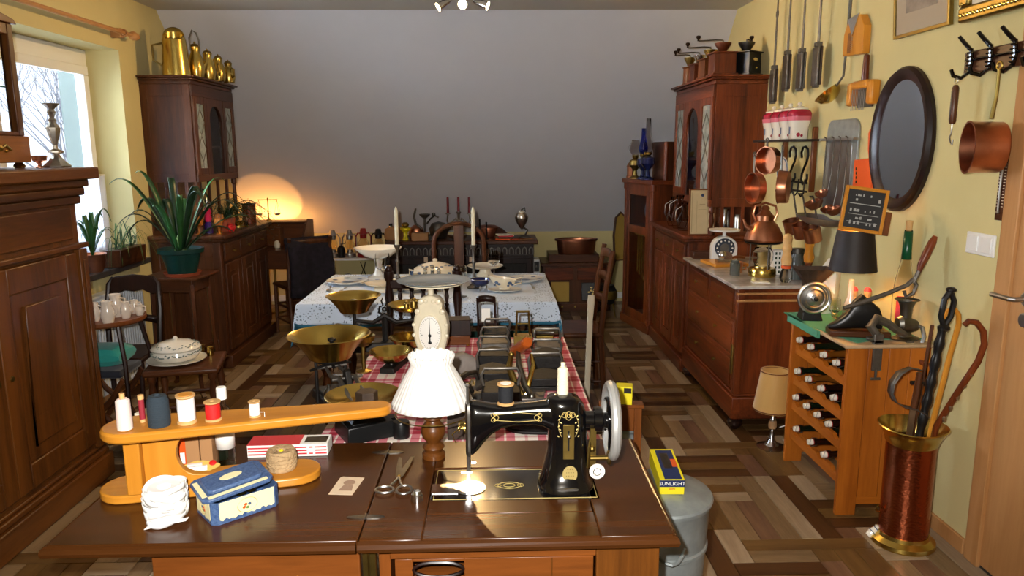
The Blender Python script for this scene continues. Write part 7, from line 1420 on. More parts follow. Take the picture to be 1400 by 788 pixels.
t = T('hanging_plate', 'white and blue plate on the wall behind the copper pans', 'plate', (1.80, 4.62, 1.46), 0, None, (0, R(-90), 0)); OB('dish', G().lathe([(0, 0), (.05, 0), (.09, .012), (.09, .015), (.05, .005), (0, .005)], (0, 0, 0), 26), M['porcelain'], t); OB('blue_rim', G().ring((0, 0, .013), .078, .004, 26, 5), M['blue_dec'], t)
for k, (y, z) in enumerate(((4.28, 1.09), (4.13, 1.085), (4.42, 1.10))):
    t = T('copper_mug', ('copper dipper with dark hooked handle, middle of the three by the wall', 'copper dipper nearest the steel rack, with bright rim', 'copper dipper half hidden behind the kettle')[k], 'dipper', (1.80, y, z), 0, 'copper dippers hanging from the iron rail', (R(0), R(-18), R(20)))
    OB('cup', G().lathe([(0, 0), (.045, 0), (.047, .004), (.048, .08), (.051, .083), (.045, .083), (.043, .006), (0, .005)], (0, 0, 0), 26), M['copper'], t); OB('handle', G().tube([(.046, 0, .07), (.05, .0, .15), (.055, 0, .22), (.05, 0, .25), (.03, 0, .255)], .005, 6), M['iron_grey'], t)
# waffle irons
for k, (y, zb, zt) in enumerate(((4.93, 1.885, 2.10), (4.72, 1.945, 2.165), (4.50, 1.93, 2.15), (4.28, 1.935, 2.155))):
    t = T('waffle_iron', ('long-handled waffle iron furthest left, beside the upper cabinet', 'second long-handled waffle iron from the upper cabinet', 'third long-handled waffle iron, with a bright cast head', 'long-handled waffle iron nearest the wooden slaw slicer')[k], 'waffle iron', (1.815, y, zb), R(-6), 'long-handled waffle irons')
    h = zt - zb
    OB('iron_plate', G().box(-.014, -.001, -.05, .05, .012, h), M['iron_grey'], t, bev=.004); OB('iron_plate', G().box(.001, .014, -.05, .05, .012, h), M['rust'] if k != 2 else M['old_steel'], t, bev=.004)
    OB('hinge', G().box(-.016, .016, -.018, .018, 0, .014), M['iron_grey'], t, bev=.003); OB('collar', G().box(-.018, .018, -.02, .02, h, h + .025), M['iron_grey'], t, bev=.003)
    for s in (-1, 1): OB('long_handle', G().cyl((0, s * .012, h + .02), (s * .004, s * .016, 2.60 - zb - .01 * k), .0045, 8), M['iron_grey'], t)
    if k == 0: OB('handle_ring', G().ring((0, 0, 2.44 - zb), .022, .004, 16, 6, 'x'), M['iron_grey'], t)
# ladle
t = T('brass_ladle', 'long dark-handled ladle with brass bowl on the yellow wall', 'ladle', (1.84, 3.99, 1.94))
OB('bowl', G().lathe([(0, -.055), (.03, -.05), (.06, -.03), (.075, 0), (.072, 0), (.058, -.027), (.028, -.046), (0, -.05)], (-.04, .1, -.045), 28, Matrix.Rotation(R(-25), 4, 'X') @ RY(-30)), M['brass'], t); OB('handle', G().tube([(-.02, .045, -.02), (-.005, .0, .03), (0, -.004, .2), (0, -.01, .42)], [.006, .006, .007, .009], 8), M['iron_grey'], t)
# slaw slicer: wooden house-shaped block
t = T('slaw_slicer', 'house-shaped wooden slicer with a metal corner on the wall', 'slicer', (XW, 3.90, 2.06))
t.scale = (1, .85, .9)
OB('wooden_block', G().prism([(.115, 0), (.12, .13), (.06, .2), (.02, .14), (-.06, .145), (-.125, .22), (-.13, .0)][::-1] if 0 else [(-.125, .0), (.12, .01), (.12, .13), (.075, .2), (-.07, .215), (-.125, .15)], -.04, 0, 'x'), M['honey_z'], t, bev=.003)
OB('metal_corner', G().prism([(.07, .205), (-.07, .222), (.0, .11)], -.046, -.04, 'x'), M['chrome'], t, smooth=0); OB('wire_coil', G().tube([(-.045 + .004 * math.cos(k * 1.2), -.0 + .006 * math.sin(k * 1.2), .03 + .0022 * k) for k in range(36)], .0012, 4), M['steel'], t); OB('recess', G().box(-.0415, -.04, .02, .06, .02, .13), M['honey_dark'], t)
t = T('butter_comb', 'square wooden scoop with wire teeth hanging beside the oval mirror', 'scoop', (XW, 3.78, 1.80))
OB('handle', G().lathe([(0, .12), (.016, .12), (.018, .14), (.014, .25), (0, .26)], (-.02, -.0, 0), 14), M['mahog_z'], t)
OB('wooden_frame', G().box(-.05, 0, -.13, -.075, .01, .125).box(-.05, 0, .08, .13, .01, .125).box(-.05, 0, -.075, .08, .09, .13), M['honey_z'], t, bev=.012); OB('backing', G().box(-.012, -.004, -.075, .08, .0, .09), M['pewter'], t)
for k in range(9): OB('wire_tooth', G().cyl((-.045, -.06 + .016 * k, .09), (-.055, -.075 + .016 * k, -.015), .0016, 5), M['steel'], t)
# steel utensil rack with ladles
t = T('utensil_rack', 'tall rounded steel utensil rack with drip tray on the yellow wall', 'rack', (XW, 4.0, 1.24))
def rr(w_, h_, r_, z0=0): return [(-w_, z0), (w_, z0), (w_, h_ - r_)] + [(w_ - r_ + r_ * math.cos(PI * k / 12), h_ - r_ + r_ * math.sin(PI * k / 12)) for k in range(1, 7)] + [(-w_ + r_ + r_ * math.cos(PI * k / 12), h_ - r_ + r_ * math.sin(PI * k / 12)) for k in range(6, 12)] + [(-w_, h_ - r_)]
OB('back_plate', G().prism(rr(.18, .51, .06), -.012, 0, 'x'), M['zinc'], t, bev=.002); OB('inner_panel', G().prism(rr(.13, .40, .04, .05), -.016, -.012, 'x'), M['steel'], t, bev=.002)
OB('top_bar', G().box(-.045, -.01, -.2, .2, .40, .412), M['steel'], t)
OB('drip_tray', G().lathe([(0, 0), (.09, 0), (.12, .012), (.14, .04), (.135, .04), (.115, .016), (0, .006)], (-.07, .05, -.05), 30, None, .6, 2.0), M['steel'], t)
for k, (y, r, z, lb_) in enumerate(((4.14, .052, 1.30, 'long ladle with the largest copper bowl, at the left of the steel rack'), (4.05, .036, 1.36, 'long ladle with small copper bowl, second from left on the rack'), (3.97, .034, 1.28, 'narrow copper dipper in the middle of the steel rack'), (3.89, .04, 1.28, 'copper skimmer at the right of the steel rack'))):
    q = T('copper_ladle', lb_, 'ladle', (1.80, y, z), 0, 'copper ladles on the steel rack')
    OB('bowl', G().lathe([(0, -r * .8), (r * .6, -r * .6), (r * .95, -r * .1), (r, .01), (r * .95, .01), (r * .85, -r * .1), (0, -r * .7)], (-.01, 0, 0), 22, RY(-25)), M['copper_dark'] if k > 1 else M['copper'], q); OB('handle', G().tube([(r * .6, 0, .0), (.03, -.01, .1), (.025, -.03, 1.65 - z), (.01, -.03, 1.66 - z)], .004, 6), M['iron_grey'], q)
# orange cutting board
t = T('cutting_board', 'bright orange cutting board with handle beside the steel rack', 'board', (XW, 3.735, 1.40)); OB('board', G().prism([(-.095, 0), (.1, 0), (.1, .14), (-.045, .15), (-.03, .19), (-.022, .27), (-.035, .292), (-.055, .295), (-.07, .27), (-.075, .15), (-.095, .15)], -.016, 0, 'x'), M['orange_paint'], t, bev=.003)
for k in range(4): OB('cut_mark', G().ball((-.017, .06 + .003 * k, .03 + .022 * k), (.001, .008, .008), 8), M['black_satin'], t)
# oval mirror
om_ = T('oval_mirror', 'oval wall mirror in a broad dark wooden frame', 'mirror', (XW, 3.415, 1.635))
n_ = 48; vs = []; fs = []; prof = [(.0, 1.0, -.0), (1.0, 1, -.02), (.93, 1, -.035), (.84, 1, -.03), (.755, 1, -.012)]
g = G()
for i in range(n_):
    a = 2 * PI * i / n_
    for (q, _, x) in ((1.0, 0, 0), (1.0, 0, -.018), (.95, 0, -.034), (.86, 0, -.032), (.76, 0, -.012)): vs.append((x, .255 * math.cos(a) * q - (0), .325 * math.sin(a) * (1 - (1 - q) * .8)))
for i in range(n_):
    for j in range(4): a = i * 5 + j; b = ((i + 1) % n_) * 5 + j; fs.append((a, b, b + 1, a + 1))
g.add(vs, fs); OB('oval_frame', g, M['black_wood'], om_)
OB('glass', G().prism([(.2 * math.cos(2 * PI * k / 40), .266 * math.sin(2 * PI * k / 40)) for k in range(40)], -.014, -.004, 'x'), M['mirror'], om_, smooth=0)
# hook rack
hk = T('hook_rack', 'dark wooden rack with twisted black iron coat hooks', 'coat rack', (XW, 2.66, 1.92)); OB('backing_board', G().box(-.025, -.003, -.28, .32, -.04, .045), M['dark_y'], hk, bev=.006)
def hookg(y):
    pts = [(-.065, y + .035, .10), (-.052, y + .02, .075), (-.035, y + .0, .045), (-.03, y, .0), (-.032, y + .005, -.035), (-.045, y + .03, -.055), (-.065, y + .05, -.045), (-.072, y + .055, -.02)]
    return pts
for k, y in enumerate((.265, .15, .02, -.13)):
    h_ = OB('iron_hook', G().tube(hookg(y), [.007, .008, .008, .009, .008, .008, .008, .007], 8), M['black_gloss'], hk)
    g = G()
    for i in range(7): g.ring((-.04, y, .05 - .015 * i), .009, .003, 8, 5, 'z')
    OB('twist', g, M['black_gloss'], h_)
OB('scroll_bar', G().cyl((-.03, -.25, .01), (-.03, .3, .01), .006, 8), M['black_gloss'], hk)
t = T('spring_scale', 'small brown hanging spring scale with steel hook', 'scale', (1.79, 2.93, 1.845)); OB('scale_tube', G().lathe([(0, -.155), (.009, -.155), (.013, -.145), (.013, -.02), (.008, -.008), (0, -.006)], (0, 0, 0), 14), M['dark_z'], t); OB('metal_front', G().box(-.014, -.012, -.003, .003, -.14, -.03), M['old_steel'], t)
OB('top_ring', G().ring((0, 0, .008), .01, .002, 14, 5, 'x'), M['steel'], t); OB('hook', G().tube([(0, 0, -.155), (0, 0, -.19), (0, .01, -.205), (0, .0, -.225), (0, -.012, -.235), (0, -.014, -.215)], .0025, 6), M['steel'], t)
t = T('copper_saucepan', 'big copper saucepan hanging by its long handle from a hook', 'saucepan', (1.79, 2.70, 1.60)); 
OB('pan_bowl', G().lathe([(0, -.055), (.085, -.055), (.09, -.048), (.092, .055), (.096, .058), (.088, .058), (.085, -.045), (0, -.048)], (-.01, 0, 0), 40, RY(-90) @ RX(0)), M['copper'], t)
bpy.context.view_layer.update()
for c_ in t.children: c_.rotation_euler = (0, 0, R(-17))
OB('handle', G().tube([(0, 0, .1), (.01, 0, .18), (.01, .0, .27)], [.008, .006, .006], 8).ring((.01, 0, .285), .013, .004, 12, 6, 'x'), M['brass_dark'], t)
th = T('thermometer', 'narrow dark wooden wall thermometer below the copper saucepan', 'thermometer', (XW, 2.70, 1.335)); OB('board', G().box(-.012, -.002, -.022, .022, 0, .26), M['dark_z'], th, bev=.003); OB('glass_tube', G().cyl((-.016, 0, .03), (-.016, 0, .22), .004, 8).ball((-.016, 0, .03), .007, 8), M['silver'], th)
g = G()
for k in range(16): g.box(-.0128, -.012, -.018, -.008, .05 + .011 * k, .052 + .011 * k).box(-.0128, -.012, .008, .018, .05 + .011 * k, .052 + .011 * k)
OB('degree_marks', g, M['cream'], th, kind='stuff')
# framed pictures at the top
t = T('framed_photograph', 'old brown photograph with wide mat in a thin gold frame, high on the wall', 'picture frame', (XW, 3.33, 2.09), 0, None, (0, R(-4), 0)); OB('frame', G().box(-.02, 0, -.215, -.2, 0, .42).box(-.02, 0, .2, .215, 0, .42).box(-.02, 0, -.2, .2, 0, .015).box(-.02, 0, -.2, .2, .405, .42), M['brass_dark'], t, bev=.002); OB('mat_board', G().box(-.012, -.004, -.2, .2, .015, .405), mat('grey_mat', '#a99a84', .8), t)
OB('photograph', G().box(-.0135, -.012, -.12, .12, .1, .32), mat('old_photo', '#6d5f52', .6, c2='#8f8272', nscale=14), t)
g = G()
for k in range(5): g.ball((-.0145, -.09 + .045 * k, .17 + .012 * (k % 2)), (.001, .014, .018), 8)
OB('faded_figures', g, M['sepia'], t, kind='stuff')
t = T('gilt_frame', 'ornate gilded picture frame cut off at the top right corner', 'picture frame', (XW, 2.80, 2.08), 0, None, (0, R(-4), 0)); OB('frame', G().box(-.035, 0, -.24, .235, 0, .06).box(-.035, 0, -.24, -.18, .06, .4).box(-.035, 0, .175, .235, .06, .4).box(-.035, 0, -.18, .175, .36, .4), M['brass_dark'], t, bev=.01)
g = G()
for k in range(22): g.ball((-.036, -.225 + .021 * k, .028), (.005, .008, .009), 8)
for k in range(12): g.ball((-.036, .21, .07 + .024 * k), (.005, .009, .008), 8)
OB('gilt_relief', g, M['brass'], t, kind='stuff'); OB('picture', G().box(-.015, -.005, -.18, .175, .06, .36), M['cream'], t)
# ---------- wine rack ----------
wr = T('bottle_rack', 'orange-brown pine bottle rack standing against the yellow wall', 'wine rack', (1.48, 3.03, 0))
for y, nm in ((0, 'near'), (.585, 'far')):
    for k in range(4): OB('side_plank', G().box(.02 + .0905 * k, .109 + .0905 * k, y, y + .022, .085 if k in (1, 2) else .0, .765), M['pine_z'], wr, bev=.002)
    OB('side_rail', G().box(.1, .3, y + .002, y + .02, .05, .085), M['pine_x'], wr)
for k, z in enumerate((.13, .285, .42, .58)):
    for s, x in enumerate((.04, .33)):
        OB('shelf_slat', G().prism([(.022, z)] + [(.022 + .563 * (q / 32), z + .05 - .018 * max(0, math.sin(q / 32 * 8 * PI - PI / 2))) for q in range(33)] + [(.585, z)], x, x + .02, 'x'), M['pine_y'], wr, smooth=0)
OB('back_panel', G().box(.365, .372, .0, .607, .1, .76), M['pine_z'], wr)
OB('rack_top', G().box(-.0, .38, -.02, .625, .765, .781), mat('worn_board', '#b99c78', .6, noise_=.15), wr, bev=.006)
bc_ = [('brown_bottle', 'brown_glass', 'brown'), ('green_bottle', 'dark_green', 'dark green'), ('pale_bottle', 'thin_glass', 'clear')]
mat('dark_green', '#10180c', .06, coat=1); mat('rubber_red', '#b02018', .5); mat('amber_oil', '#6b3d10', .08, coat=1)
rows = [(.65, (.07, .2, .34, .47), 3, 'top shelf'), (.49, (.07, .2, .34, .47), 2, 'second shelf'), (.355, (.10, .22, .34, .47), 1, 'third shelf'), (.2, (.12, .27, .44), 1, 'bottom shelf')]
nth = ('nearest the umbrella stand', 'second from the umbrella stand', 'third from the umbrella stand', 'furthest from the umbrella stand')
for z, ys_, col_, nm in rows:
    for k, y in enumerate(ys_):
        gm = ('amber_oil', 'dark_green', 'brown_glass', 'brown_glass')[(col_ + k) % 4] if col_ != 1 else ('brown_glass', 'brown_glass', 'dark_green', 'brown_glass')[k]
        t = T('swing_top_bottle', 'swing-top bottle lying on the %s of the rack, %s' % (nm, nth[k]), 'bottle', (1.48 + .355, 3.03 + y + .03, z + .015 + .018), 0, 'swing-top bottles in the rack', (0, R(-90 - 2), 0))
        OB('glass_body', G().lathe([(0, 0), (.034, 0), (.037, .006), (.037, .17), (.03, .2), (.016, .24), (.0135, .3), (.0165, .305), (.0165, .32), (0, .32)], (0, 0, 0), 20), M[gm], t)
        OB('white_stopper', G().lathe([(0, .322), (.014, .322), (.0155, .33), (.013, .346), (0, .348)], (0, 0, 0), 14), M['porcelain'], t); OB('red_seal', G().lathe([(0, .3195), (.0145, .3195), (.0145, .3225), (0, .3225)], (0, 0, 0), 12), M['rubber_red'], t)
        OB('wire_bail', G().tube([(.018, 0, .3), (.022, -.004, .33), (.0, -.02, .345), (-.022, -.004, .33), (-.018, 0, .3)], .0014, 5), M['steel'], t)
        if k == 1: OB('paper_label', G().lathe([(.0375, .06), (.0375, .13)], (0, 0, 0), 20), M['yellow_print'] if col_ == 2 else M['cream'], t, solid=.0006)
ZK = .7815
g = G().grid(lambda u, v: (1.47 + .30 * u + .06 * (1 - v) * u, 3.10 + .54 * v - .12 * u * (1 - v) * 0, ZK + .0015 + .0015 * math.sin(u * 11 + v * 7)), 14, 18)
g = G(); cloth = [(1.465, 3.655), (1.84, 3.645), (1.855, 3.09), (1.66, 3.10), (1.545, 3.045), (1.50, 3.20), (1.455, 3.5)]
g.prism(cloth, ZK, ZK + .003, 'z').prism([(1.475, 3.25), (1.475, 3.6), (1.462, 3.6), (1.462, 3.25)], ZK - .03, ZK + .003, 'z')
TAG(OB('green_mat', g, M['green_felt'], smooth=0), 'green felt mat on top of the pine bottle rack', 'mat')
ZK2 = ZK + .0035
# hand-cranked slicer / fan wheel left
t = T('crank_grater', 'dark mill with a big shiny round wheel and flared hopper on the rack', 'mill', (1.53, 3.50, ZK2), R(-8))
OB('mill_stand', G().box(-.05, .05, -.05, .05, 0, .05, t=.012).box(-.035, .035, -.035, .035, .05, .13), M['black_satin'], t, bev=.004)
OB('hopper', G().add([(-.035, -.035, .18), (.035, -.035, .18), (.035, .035, .18), (-.035, .035, .18), (-.085, -.07, .25), (.085, -.07, .25), (.085, .07, .25), (-.085, .07, .25)], [(3, 2, 1, 0), (0, 1, 5, 4), (1, 2, 6, 5), (2, 3, 7, 6), (3, 0, 4, 7)]).box(-.035, .035, -.035, .035, .12, .182), M['rust'], t, smooth=0)
OB('wheel', G().ring((0, -.06, .115), .07, .009, 32, 8, 'y').ring((0, -.07, .115), .045, .004, 28, 6, 'y').lathe([(0, 0), (.06, 0), (.05, .008), (.02, .02), (.014, .03), (0, .032)], (0, -.055, .115), 28, RX(90)), M['steel'], t)
OB('wheel_hub', G().ball((0, -.09, .115), .012, 10), M['iron'], t)
t = T('white_funnel', 'sheet of white paper propped behind the flared hopper', 'paper', (1.76, 3.72, .852)); t.location = (1.68, 3.60, ZK2); OB('sheet', G().add([(-.06, 0, 0), (.04, .02, 0), (.05, .03, .24), (-.02, .02, .28), (-.09, 0, .2)], [(0, 1, 2, 3, 4)]), M['white_print'], t, solid=.001)
# black shade lamp
lb2 = T('shade_lamp', 'table lamp with black tapered shade and lit golden inside', 'lamp', (1.64, 3.33, ZK2))
OB('lamp_base', G().lathe([(0, 0), (.045, 0), (.045, .01), (.02, .02), (.012, .05), (.024, .08), (.026, .11), (.014, .14), (.01, .22), (0, .22)], (0, 0, 0), 22), M['porcelain_cream'], lb2)
OB('shade', G().lathe([(.104, .265), (.078, .45), (.0765, .45), (.1025, .265)], (0, 0, 0), 36), M['lamp_black'], lb2); OB('shade_lining', G().lathe([(.1022, .266), (.0762, .449)], (0, 0, 0), 36), mat('gold_lining', '#e0a64a', .35, .3), lb2, solid=.0006)
OB('shade_ring', G().ring((0, 0, .42), .079, .002, 30, 5).cyl((-.08, 0, .42), (.08, 0, .42), .0015, 5), M['brass_dark'], lb2)
OB('bulb', G().ball((0, 0, .30), (.022, .022, .032), 14), mat('bulb_lit', '#ffe0a8', .5, emit='#ffc070', es=14), lb2)
lamp('shade_lamp_light', 'POINT', (1.64, 3.33, ZK2 + .345), 8, (1, .58, .2), .02)
# slate pricelist picture above the lamp
t = T('slate_picture', 'small dark printed picture in a pale wood frame, leaning above the lamp', 'picture frame', (1.625, 3.262, 1.233), 0, None, (R(-8), R(8), R(-12)))
t.scale = (1.04, 1, 1.04)
OB('frame', G().box(-.088, -.074, -.008, .008, 0, .19).box(.074, .088, -.008, .008, 0, .19).box(-.074, .074, -.008, .008, 0, .014).box(-.074, .074, -.008, .008, .176, .19), M['honey_x'], t, bev=.002); OB('dark_sheet', G().box(-.074, .074, -.003, .004, .014, .176), mat('dark_sheet', '#2b2c2e', .35), t)
g = G(); random.seed(4)
for k in range(3): g.box(-.062, .062, -.0042, -.003, (.116, .072, .04)[k], (.119, .074, .0415)[k])
for k in range(26): x = random.uniform(-.062, .055); z = random.choice((.03, .052, .084, .13, .15)); g.box(x, x + random.uniform(.004, .01), -.0042, -.003, z, z + random.uniform(.006, .016))
OB('chalky_drawing', g, mat('chalk', '#a9aaa8', .8), t, kind='stuff'); OB('side_block', G().box(.088, .115, .0, .02, 0, .1), M['oak_z'], t, bev=.002)

# glasses around the lamp
random.seed(9)
for k, (x, y, lb_) in enumerate(((1.575, 3.34, 'clear goblet left of the lamp base on the green mat'), (1.60, 3.25, 'cut-glass tumbler in front of the lamp base'), (1.555, 3.27, 'small clear cup nearest the shiny wheel'))):
    goblet(lb_, (x, y, ZK2), .026, .11 + .02 * (k == 0), 'glass', 'drinking_glass', 'small glasses by the black shade lamp')
for k, (x, y) in enumerate(((1.70, 3.42), (1.755, 3.40))):
    t = T('painted_doll', ('tan painted wooden doll behind the lamp, left one', 'tan painted wooden doll behind the lamp, nearer the tall bottle')[k], 'doll', (x, y, ZK2), 0, 'painted wooden dolls behind the lamp')
    OB('doll_body', G().lathe([(0, 0), (.024, 0), (.026, .05), (.022, .1), (.012, .125), (.016, .14), (.017, .155), (.009, .168), (0, .17)], (0, 0, 0), 18), M['bare_wood'], t); OB('painted_band', G().lathe([(.0255, .03), (.0265, .05), (.0245, .075)], (0, 0, 0), 18), M['red_print'], t, solid=.001); OB('cap', G().lathe([(0, .173), (.01, .17), (.017, .158), (.0175, .152), (0, .15)], (0, 0, 0), 14), M['red_print'], t)
# boot-shaped cast iron on wooden block + heavy clamp grinder
t = T('cobbler_iron', 'black boot-shaped cast iron tool on a wooden block', 'iron', (1.60, 3.17, ZK2), R(-12))
OB('wooden_block', G().box(-.12, .13, -.05, .05, 0, .028), M['dark_x'], t, bev=.006)
OB('boot_body', loft(G(), [((-.12, 0, .035), (0, .012, 0), (0, 0, .008)), ((-.09, 0, .045), (0, .025, 0), (0, 0, .016)), ((-.05, 0, .065), (0, .03, 0), (0, 0, .036)), ((-.02, 0, .095), (0, .03, 0), (0, 0, .064)), ((.01, 0, .11), (0, .03, 0), (0, 0, .078)), ((.05, 0, .095), (0, .03, 0), (0, 0, .062)), ((.085, 0, .08), (0, .026, 0), (0, 0, .048)), ((.1, 0, .06), (0, .02, 0), (0, 0, .03))], 18, 2.8), M['black_satin'], t)
t = T('bean_slicer', 'clamp-on iron slicer with a long diagonal arm and wooden handle', 'slicer', (1.625, 3.055, ZK2), R(0))
OB('clamp', G().box(-.02, .02, -.035, -.015, -.12, .04).box(-.02, .02, -.035, .04, .0, .014).cyl((0, -.03, -.15), (0, -.03, -.11), .006, 8).box(-.022, .022, -.034, -.028, -.162, -.15), M['iron_grey'], t, bev=.003)
OB('body_casting', G().tube([(0, -.02, .03), (-.03, -.01, .07), (0, 0, .1), (.05, 0, .08), (.09, .0, .05), (.13, 0, .03)], [.016, .02, .022, .018, .016, .012], 10), M['iron_grey'], t)
OB('long_arm', G().tube([(-.16, -.03, .155), (-.08, -.03, .18), (.02, -.03, .215), (.1, -.03, .25), (.125, -.03, .275)], [.009, .011, .01, .01, .009], 8), M['iron_grey'], t)
OB('curl', G().tube([(.125, -.03, .275), (.14, -.03, .25), (.13, -.03, .215), (.1, -.03, .2), (.09, -.03, .225)], .008, 8).cyl((.125, -.03, .26), (.145, -.03, .31), .009, 8), M['iron_grey'], t)
OB('wooden_handle', G().tube([(.145, -.03, .305), (.15, -.03, .33), (.17, -.03, .38), (.19, -.03, .43), (.2, -.03, .455)], [.008, .014, .017, .016, .009], 12), M['mahog_z'], t)
# meat grinder
t = T('meat_grinder', 'grey cast meat grinder with flared funnel and bent crank at the rack corner', 'grinder', (1.775, 3.10, ZK2), 0)
OB('grinder_foot', G().lathe([(0, 0), (.055, 0), (.057, .004), (.03, .012), (.02, .03), (0, .03)], (0, 0, 0), 26, None, 1.2, .8), M['pewter'], t)
OB('grinder_body', loft(G(), [((-.035, 0, .065), (0, .024, 0), (0, 0, .028)), ((-.02, 0, .065), (0, .034, 0), (0, 0, .04)), ((.02, 0, .06), (0, .03, 0), (0, 0, .034)), ((.05, 0, .058), (0, .022, 0), (0, 0, .024))], 20, 2), M['pewter'], t)
OB('funnel', G().lathe([(0, .09), (.022, .09), (.026, .14), (.036, .165), (.05, .172), (.05, .175), (.034, .168), (.022, .14), (0, .11)], (.0, 0, 0), 26), M['pewter'], t)
OB('crank', G().tube([(.05, -.005, .06), (.06, -.03, .055), (.06, -.05, .02), (.045, -.055, -.03), (.03, -.055, -.07)], [.009, .009, .009, .008, .008], 8), M['steel'], t)
OB('wooden_handle', G().tube([(.03, -.055, -.07), (.05, -.065, -.09), (.075, -.075, -.1)], [.01, .013, .009], 10), M['mahog_x'], t)
OB('clamp_screw', G().cyl((.0, -.045, -.08), (0, -.045, -.03), .007, 8).box(-.018, .018, -.05, -.04, -.085, -.075).box(-.015, .015, -.055, .0, -.03, .004), M['iron_grey'], t)
# tall bottle
t = T('tall_wine_bottle', 'tall clear bottle with green neck foil and cork against the wall', 'bottle', (1.822, 3.22, ZK2))
OB('glass_body', G().lathe([(0, 0), (.038, 0), (.04, .01), (.042, .16), (.036, .24), (.022, .31), (.016, .36), (.0145, .46)], (0, 0, 0), 26), M['thin_glass'], t, solid=.003); OB('green_foil', G().lathe([(.0215, .33), (.019, .37), (.0172, .455)], (0, 0, 0), 20), mat('green_foil', '#0d4a2c', .3), t, solid=.001); OB('cork', G().lathe([(0, .455), (.013, .455), (.015, .5), (0, .502)], (0, 0, 0), 14), M['bare_wood'], t)
OB('paper_label', G().grid(lambda u, v: (.0425 * math.cos(3.6 + .9 * u), .0425 * math.sin(3.6 + .9 * u), .03 + .14 * v), 10, 1), M['red_print'], t, solid=.0008)
# ---------- floor lamp-let, umbrella stand ----------
t = T('gold_shade_lamp', 'small lamp with gold satin shade and chrome foot on the floor by the rack', 'lamp', (1.475, 3.97, 0), 0)
t.location = (1.50, 3.80, 0)
OB('lamp_base', G().lathe([(0, 0), (.075, 0), (.078, .006), (.04, .016), (.014, .05), (.01, .09), (.006, .1), (.02, .105), (.02, .11), (0, .11)], (0, 0, 0), 28), M['chrome'], t)
OB('onyx_knob', G().lathe([(0, .105), (.018, .105), (.024, .125), (.02, .15), (0, .152)], (0, 0, 0), 20), mat('onyx', '#b08860', .3, noise_=.3), t); OB('stem', G().cyl((0, 0, .15), (0, 0, .24), .007, 10).lathe([(0, 0), (.016, 0), (.01, .02), (0, .02)], (0, 0, .16), 14), M['chrome'], t)
OB('shade', G().lathe([(.105, .215), (.107, .225), (.076, .425), (.076, .436), (.074, .436), (.103, .225), (.103, .215)], (0, 0, 0), 40), M['lamp_gold'], t); OB('shade_trim', G().ring((0, 0, .222), .107, .004, 40, 6), M['oak_x'], t); OB('shade_trim', G().ring((0, 0, .43), .077, .003, 40, 6), M['oak_x'], t)
OB('white_cord', G().tube([(.03, -.02, .12), (.06, -.03, .135), (.1, 0, .11), (.13, .02, .09), (.1, -.03, .05), (.04, -.05, .06), (.06, -.06, .04), (.11, -.05, .01), (.15, .0, .004)], .003, 6), M['white_paint'], t)
us = T('umbrella_stand', 'tall hammered copper cane stand with brass foot and flared brass rim', 'umbrella stand', (1.675, 2.80, 0))
OB('brass_foot', G().lathe([(0, 0), (.122, 0), (.125, .006), (.122, .02), (.1, .035), (.096, .05), (0, .05)], (0, 0, 0), 40), M['brass'], us)
hm = mat('hammered_copper', '#a85a3a', .26, 1, bump=.0); n = hm.node_tree.nodes; L_ = hm.node_tree.links
tc = n.new('ShaderNodeTexCoord'); mp = n.new('ShaderNodeMapping'); mp.inputs['Scale'].default_value = (1, 1, 1.4); vo = n.new('ShaderNodeTexVoronoi'); vo.inputs['Scale'].default_value = 75; bp = n.new('ShaderNodeBump'); bp.inputs['Strength'].default_value = .25; bp.inputs['Distance'].default_value = .004
L_.new(tc.outputs['Object'], mp.inputs[0]); L_.new(mp.outputs[0], vo.inputs['Vector']); L_.new(vo.outputs['Distance'], bp.inputs['Height']); L_.new(bp.outputs[0], n['Principled BSDF'].inputs['Normal'])
OB('copper_cylinder', G().lathe([(.093, .045), (.093, .44), (.0915, .44), (.0915, .045)], (0, 0, 0), 44), hm, us)
OB('flared_rim', G().lathe([(.093, .43), (.098, .435), (.104, .46), (.128, .5), (.132, .502), (.128, .506), (.1, .47), (.092, .445)], (0, 0, 0), 44, None, 1, 1, lambda a: 1 + .03 * math.cos(3 * a)), M['brass'], us)
OB('handle_ring', G().tube([(-.095, -.0, .15), (-.12, -.01, .17), (-.125, -.01, .145), (-.1, 0, .13)], .005, 6), M['brass'], us)
t = T('china_tassel', 'small blue and white china pull hanging at the cane stand', 'pull', (1.545, 2.83, .012), 0, None, (0, R(50), 0)); OB('china_body', G().lathe([(0, 0), (.012, 0), (.017, .02), (.012, .05), (.016, .055), (0, .07)], (0, 0, 0), 16), M['porcelain'], t); OB('blue_bands', G().ring((0, 0, .025), .0165, .002, 16, 5).ring((0, 0, .045), .0135, .002, 16, 5), M['blue_dec'], t)
t = T('carved_cane', 'thick black knotted cane with openwork head, leaning in the copper stand', 'cane', (1.655, 2.78, .06), 0)
pts = []; rr_ = []
for k in range(40): s_ = k / 39; pts.append((-.01 + .085 * s_, -.02 * s_, .0 + .86 * s_)); rr_.append(.014 + .0035 * math.sin(s_ * 70) + (.003 if s_ > .5 else 0))
OB('shaft', G().tube(pts, rr_, 12), M['black_satin'], t)
OB('openwork_head', G().tube([(.078, -.02, .86), (.062, -.02, .9), (.07, -.02, .97), (.09, -.02, 1.0)], .011, 8).tube([(.078, -.02, .86), (.1, -.02, .9), (.108, -.02, .96), (.09, -.02, 1.0)], .011, 8).ball((.092, -.02, 1.005), (.02, .018, .012), 10).ball((.078, -.02, .855), (.024, .02, .018), 10), M['black_satin'], t)
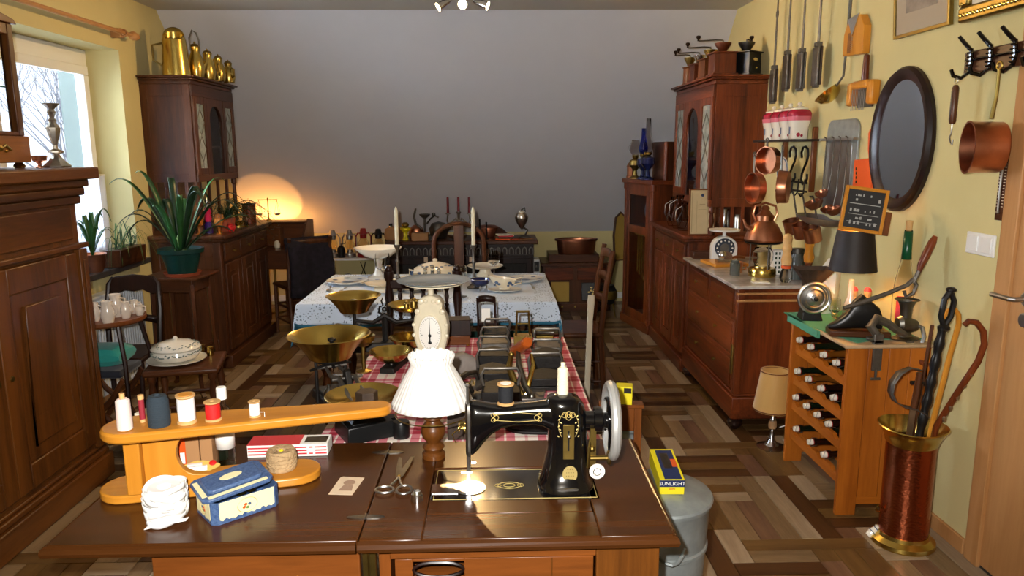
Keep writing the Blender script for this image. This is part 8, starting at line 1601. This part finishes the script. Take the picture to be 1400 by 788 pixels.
t = T('walking_cane', 'reddish cane with crook handle holding shiny badges, right side of the stand', 'cane', (1.72, 2.80, .06), 0)
OB('shaft', G().tube([(-.0, 0, 0), (.03, -.03, .45), (.075, -.08, .62), (.115, -.11, .74), (.125, -.12, .81), (.115, -.12, .86), (.085, -.12, .895), (.055, -.12, .9), (.04, -.12, .885)], [.011, .012, .012, .012, .012, .012, .012, .011, .01], 10), M['copper_dark'] if 0 else M['mahog_z'], t)
for k in range(5): OB('badge', G().ball((.043 + .014 * k, -.055 - .0125 * k, .49 + .05 * k), (.009, .004, .014), 10), M['silver'], t)
t = T('walking_cane', 'light brown crook-handled cane in the middle of the copper stand', 'cane', (1.705, 2.79, .06), 0)
OB('shaft', G().tube([(0, 0, 0), (.04, 0, .45), (.085, 0, .75), (.105, 0, .86), (.1, 0, .9), (.08, 0, .925), (.055, 0, .915), (.045, 0, .88)], .0105, 10), M['honey_z'], t)
t = T('walking_cane', 'thin dark cane behind the black knotted one', 'cane', (1.72, 2.87, .06), 0); OB('shaft', G().tube([(-.02, 0, 0), (.0, 0, .4), (.035, 0, .84)], .007, 8), M['dark_z'], t)
OB('crosspiece', G().tube([(-.03, 0, .6), (.02, 0, .6), (.04, 0, .585), (.045, 0, .56), (.035, 0, .53)], .009, 8), M['black_satin'], t)
t = T('sabre', 'curved old sabre hilt with leather grip and broad guard, left in the stand', 'sabre', (1.61, 2.75, .06), 0)
OB('blade', G().box(-.012, .012, -.002, .002, 0, .53, RY(3)), M['steel'], t); OB('grip', G().tube([(.028, 0, .53), (.036, 0, .6), (.04, 0, .68)], [.012, .013, .011], 8), M['dark_z'], t)
gp_ = [(.045, .69), (.0, .70), (-.04, .68), (-.065, .64), (-.068, .6), (-.05, .565), (-.015, .545), (.03, .535), (.07, .515), (.085, .5)]
g = G(); g.add([(x, y * (.6 if k < 2 else 1), z) for k, (x, z) in enumerate(gp_) for y in (-.022, .022)], [(2 * k, 2 * k + 1, 2 * k + 3, 2 * k + 2) for k in range(len(gp_) - 1)])
OB('hand_guard', g, M['iron_grey'], t, solid=.003)
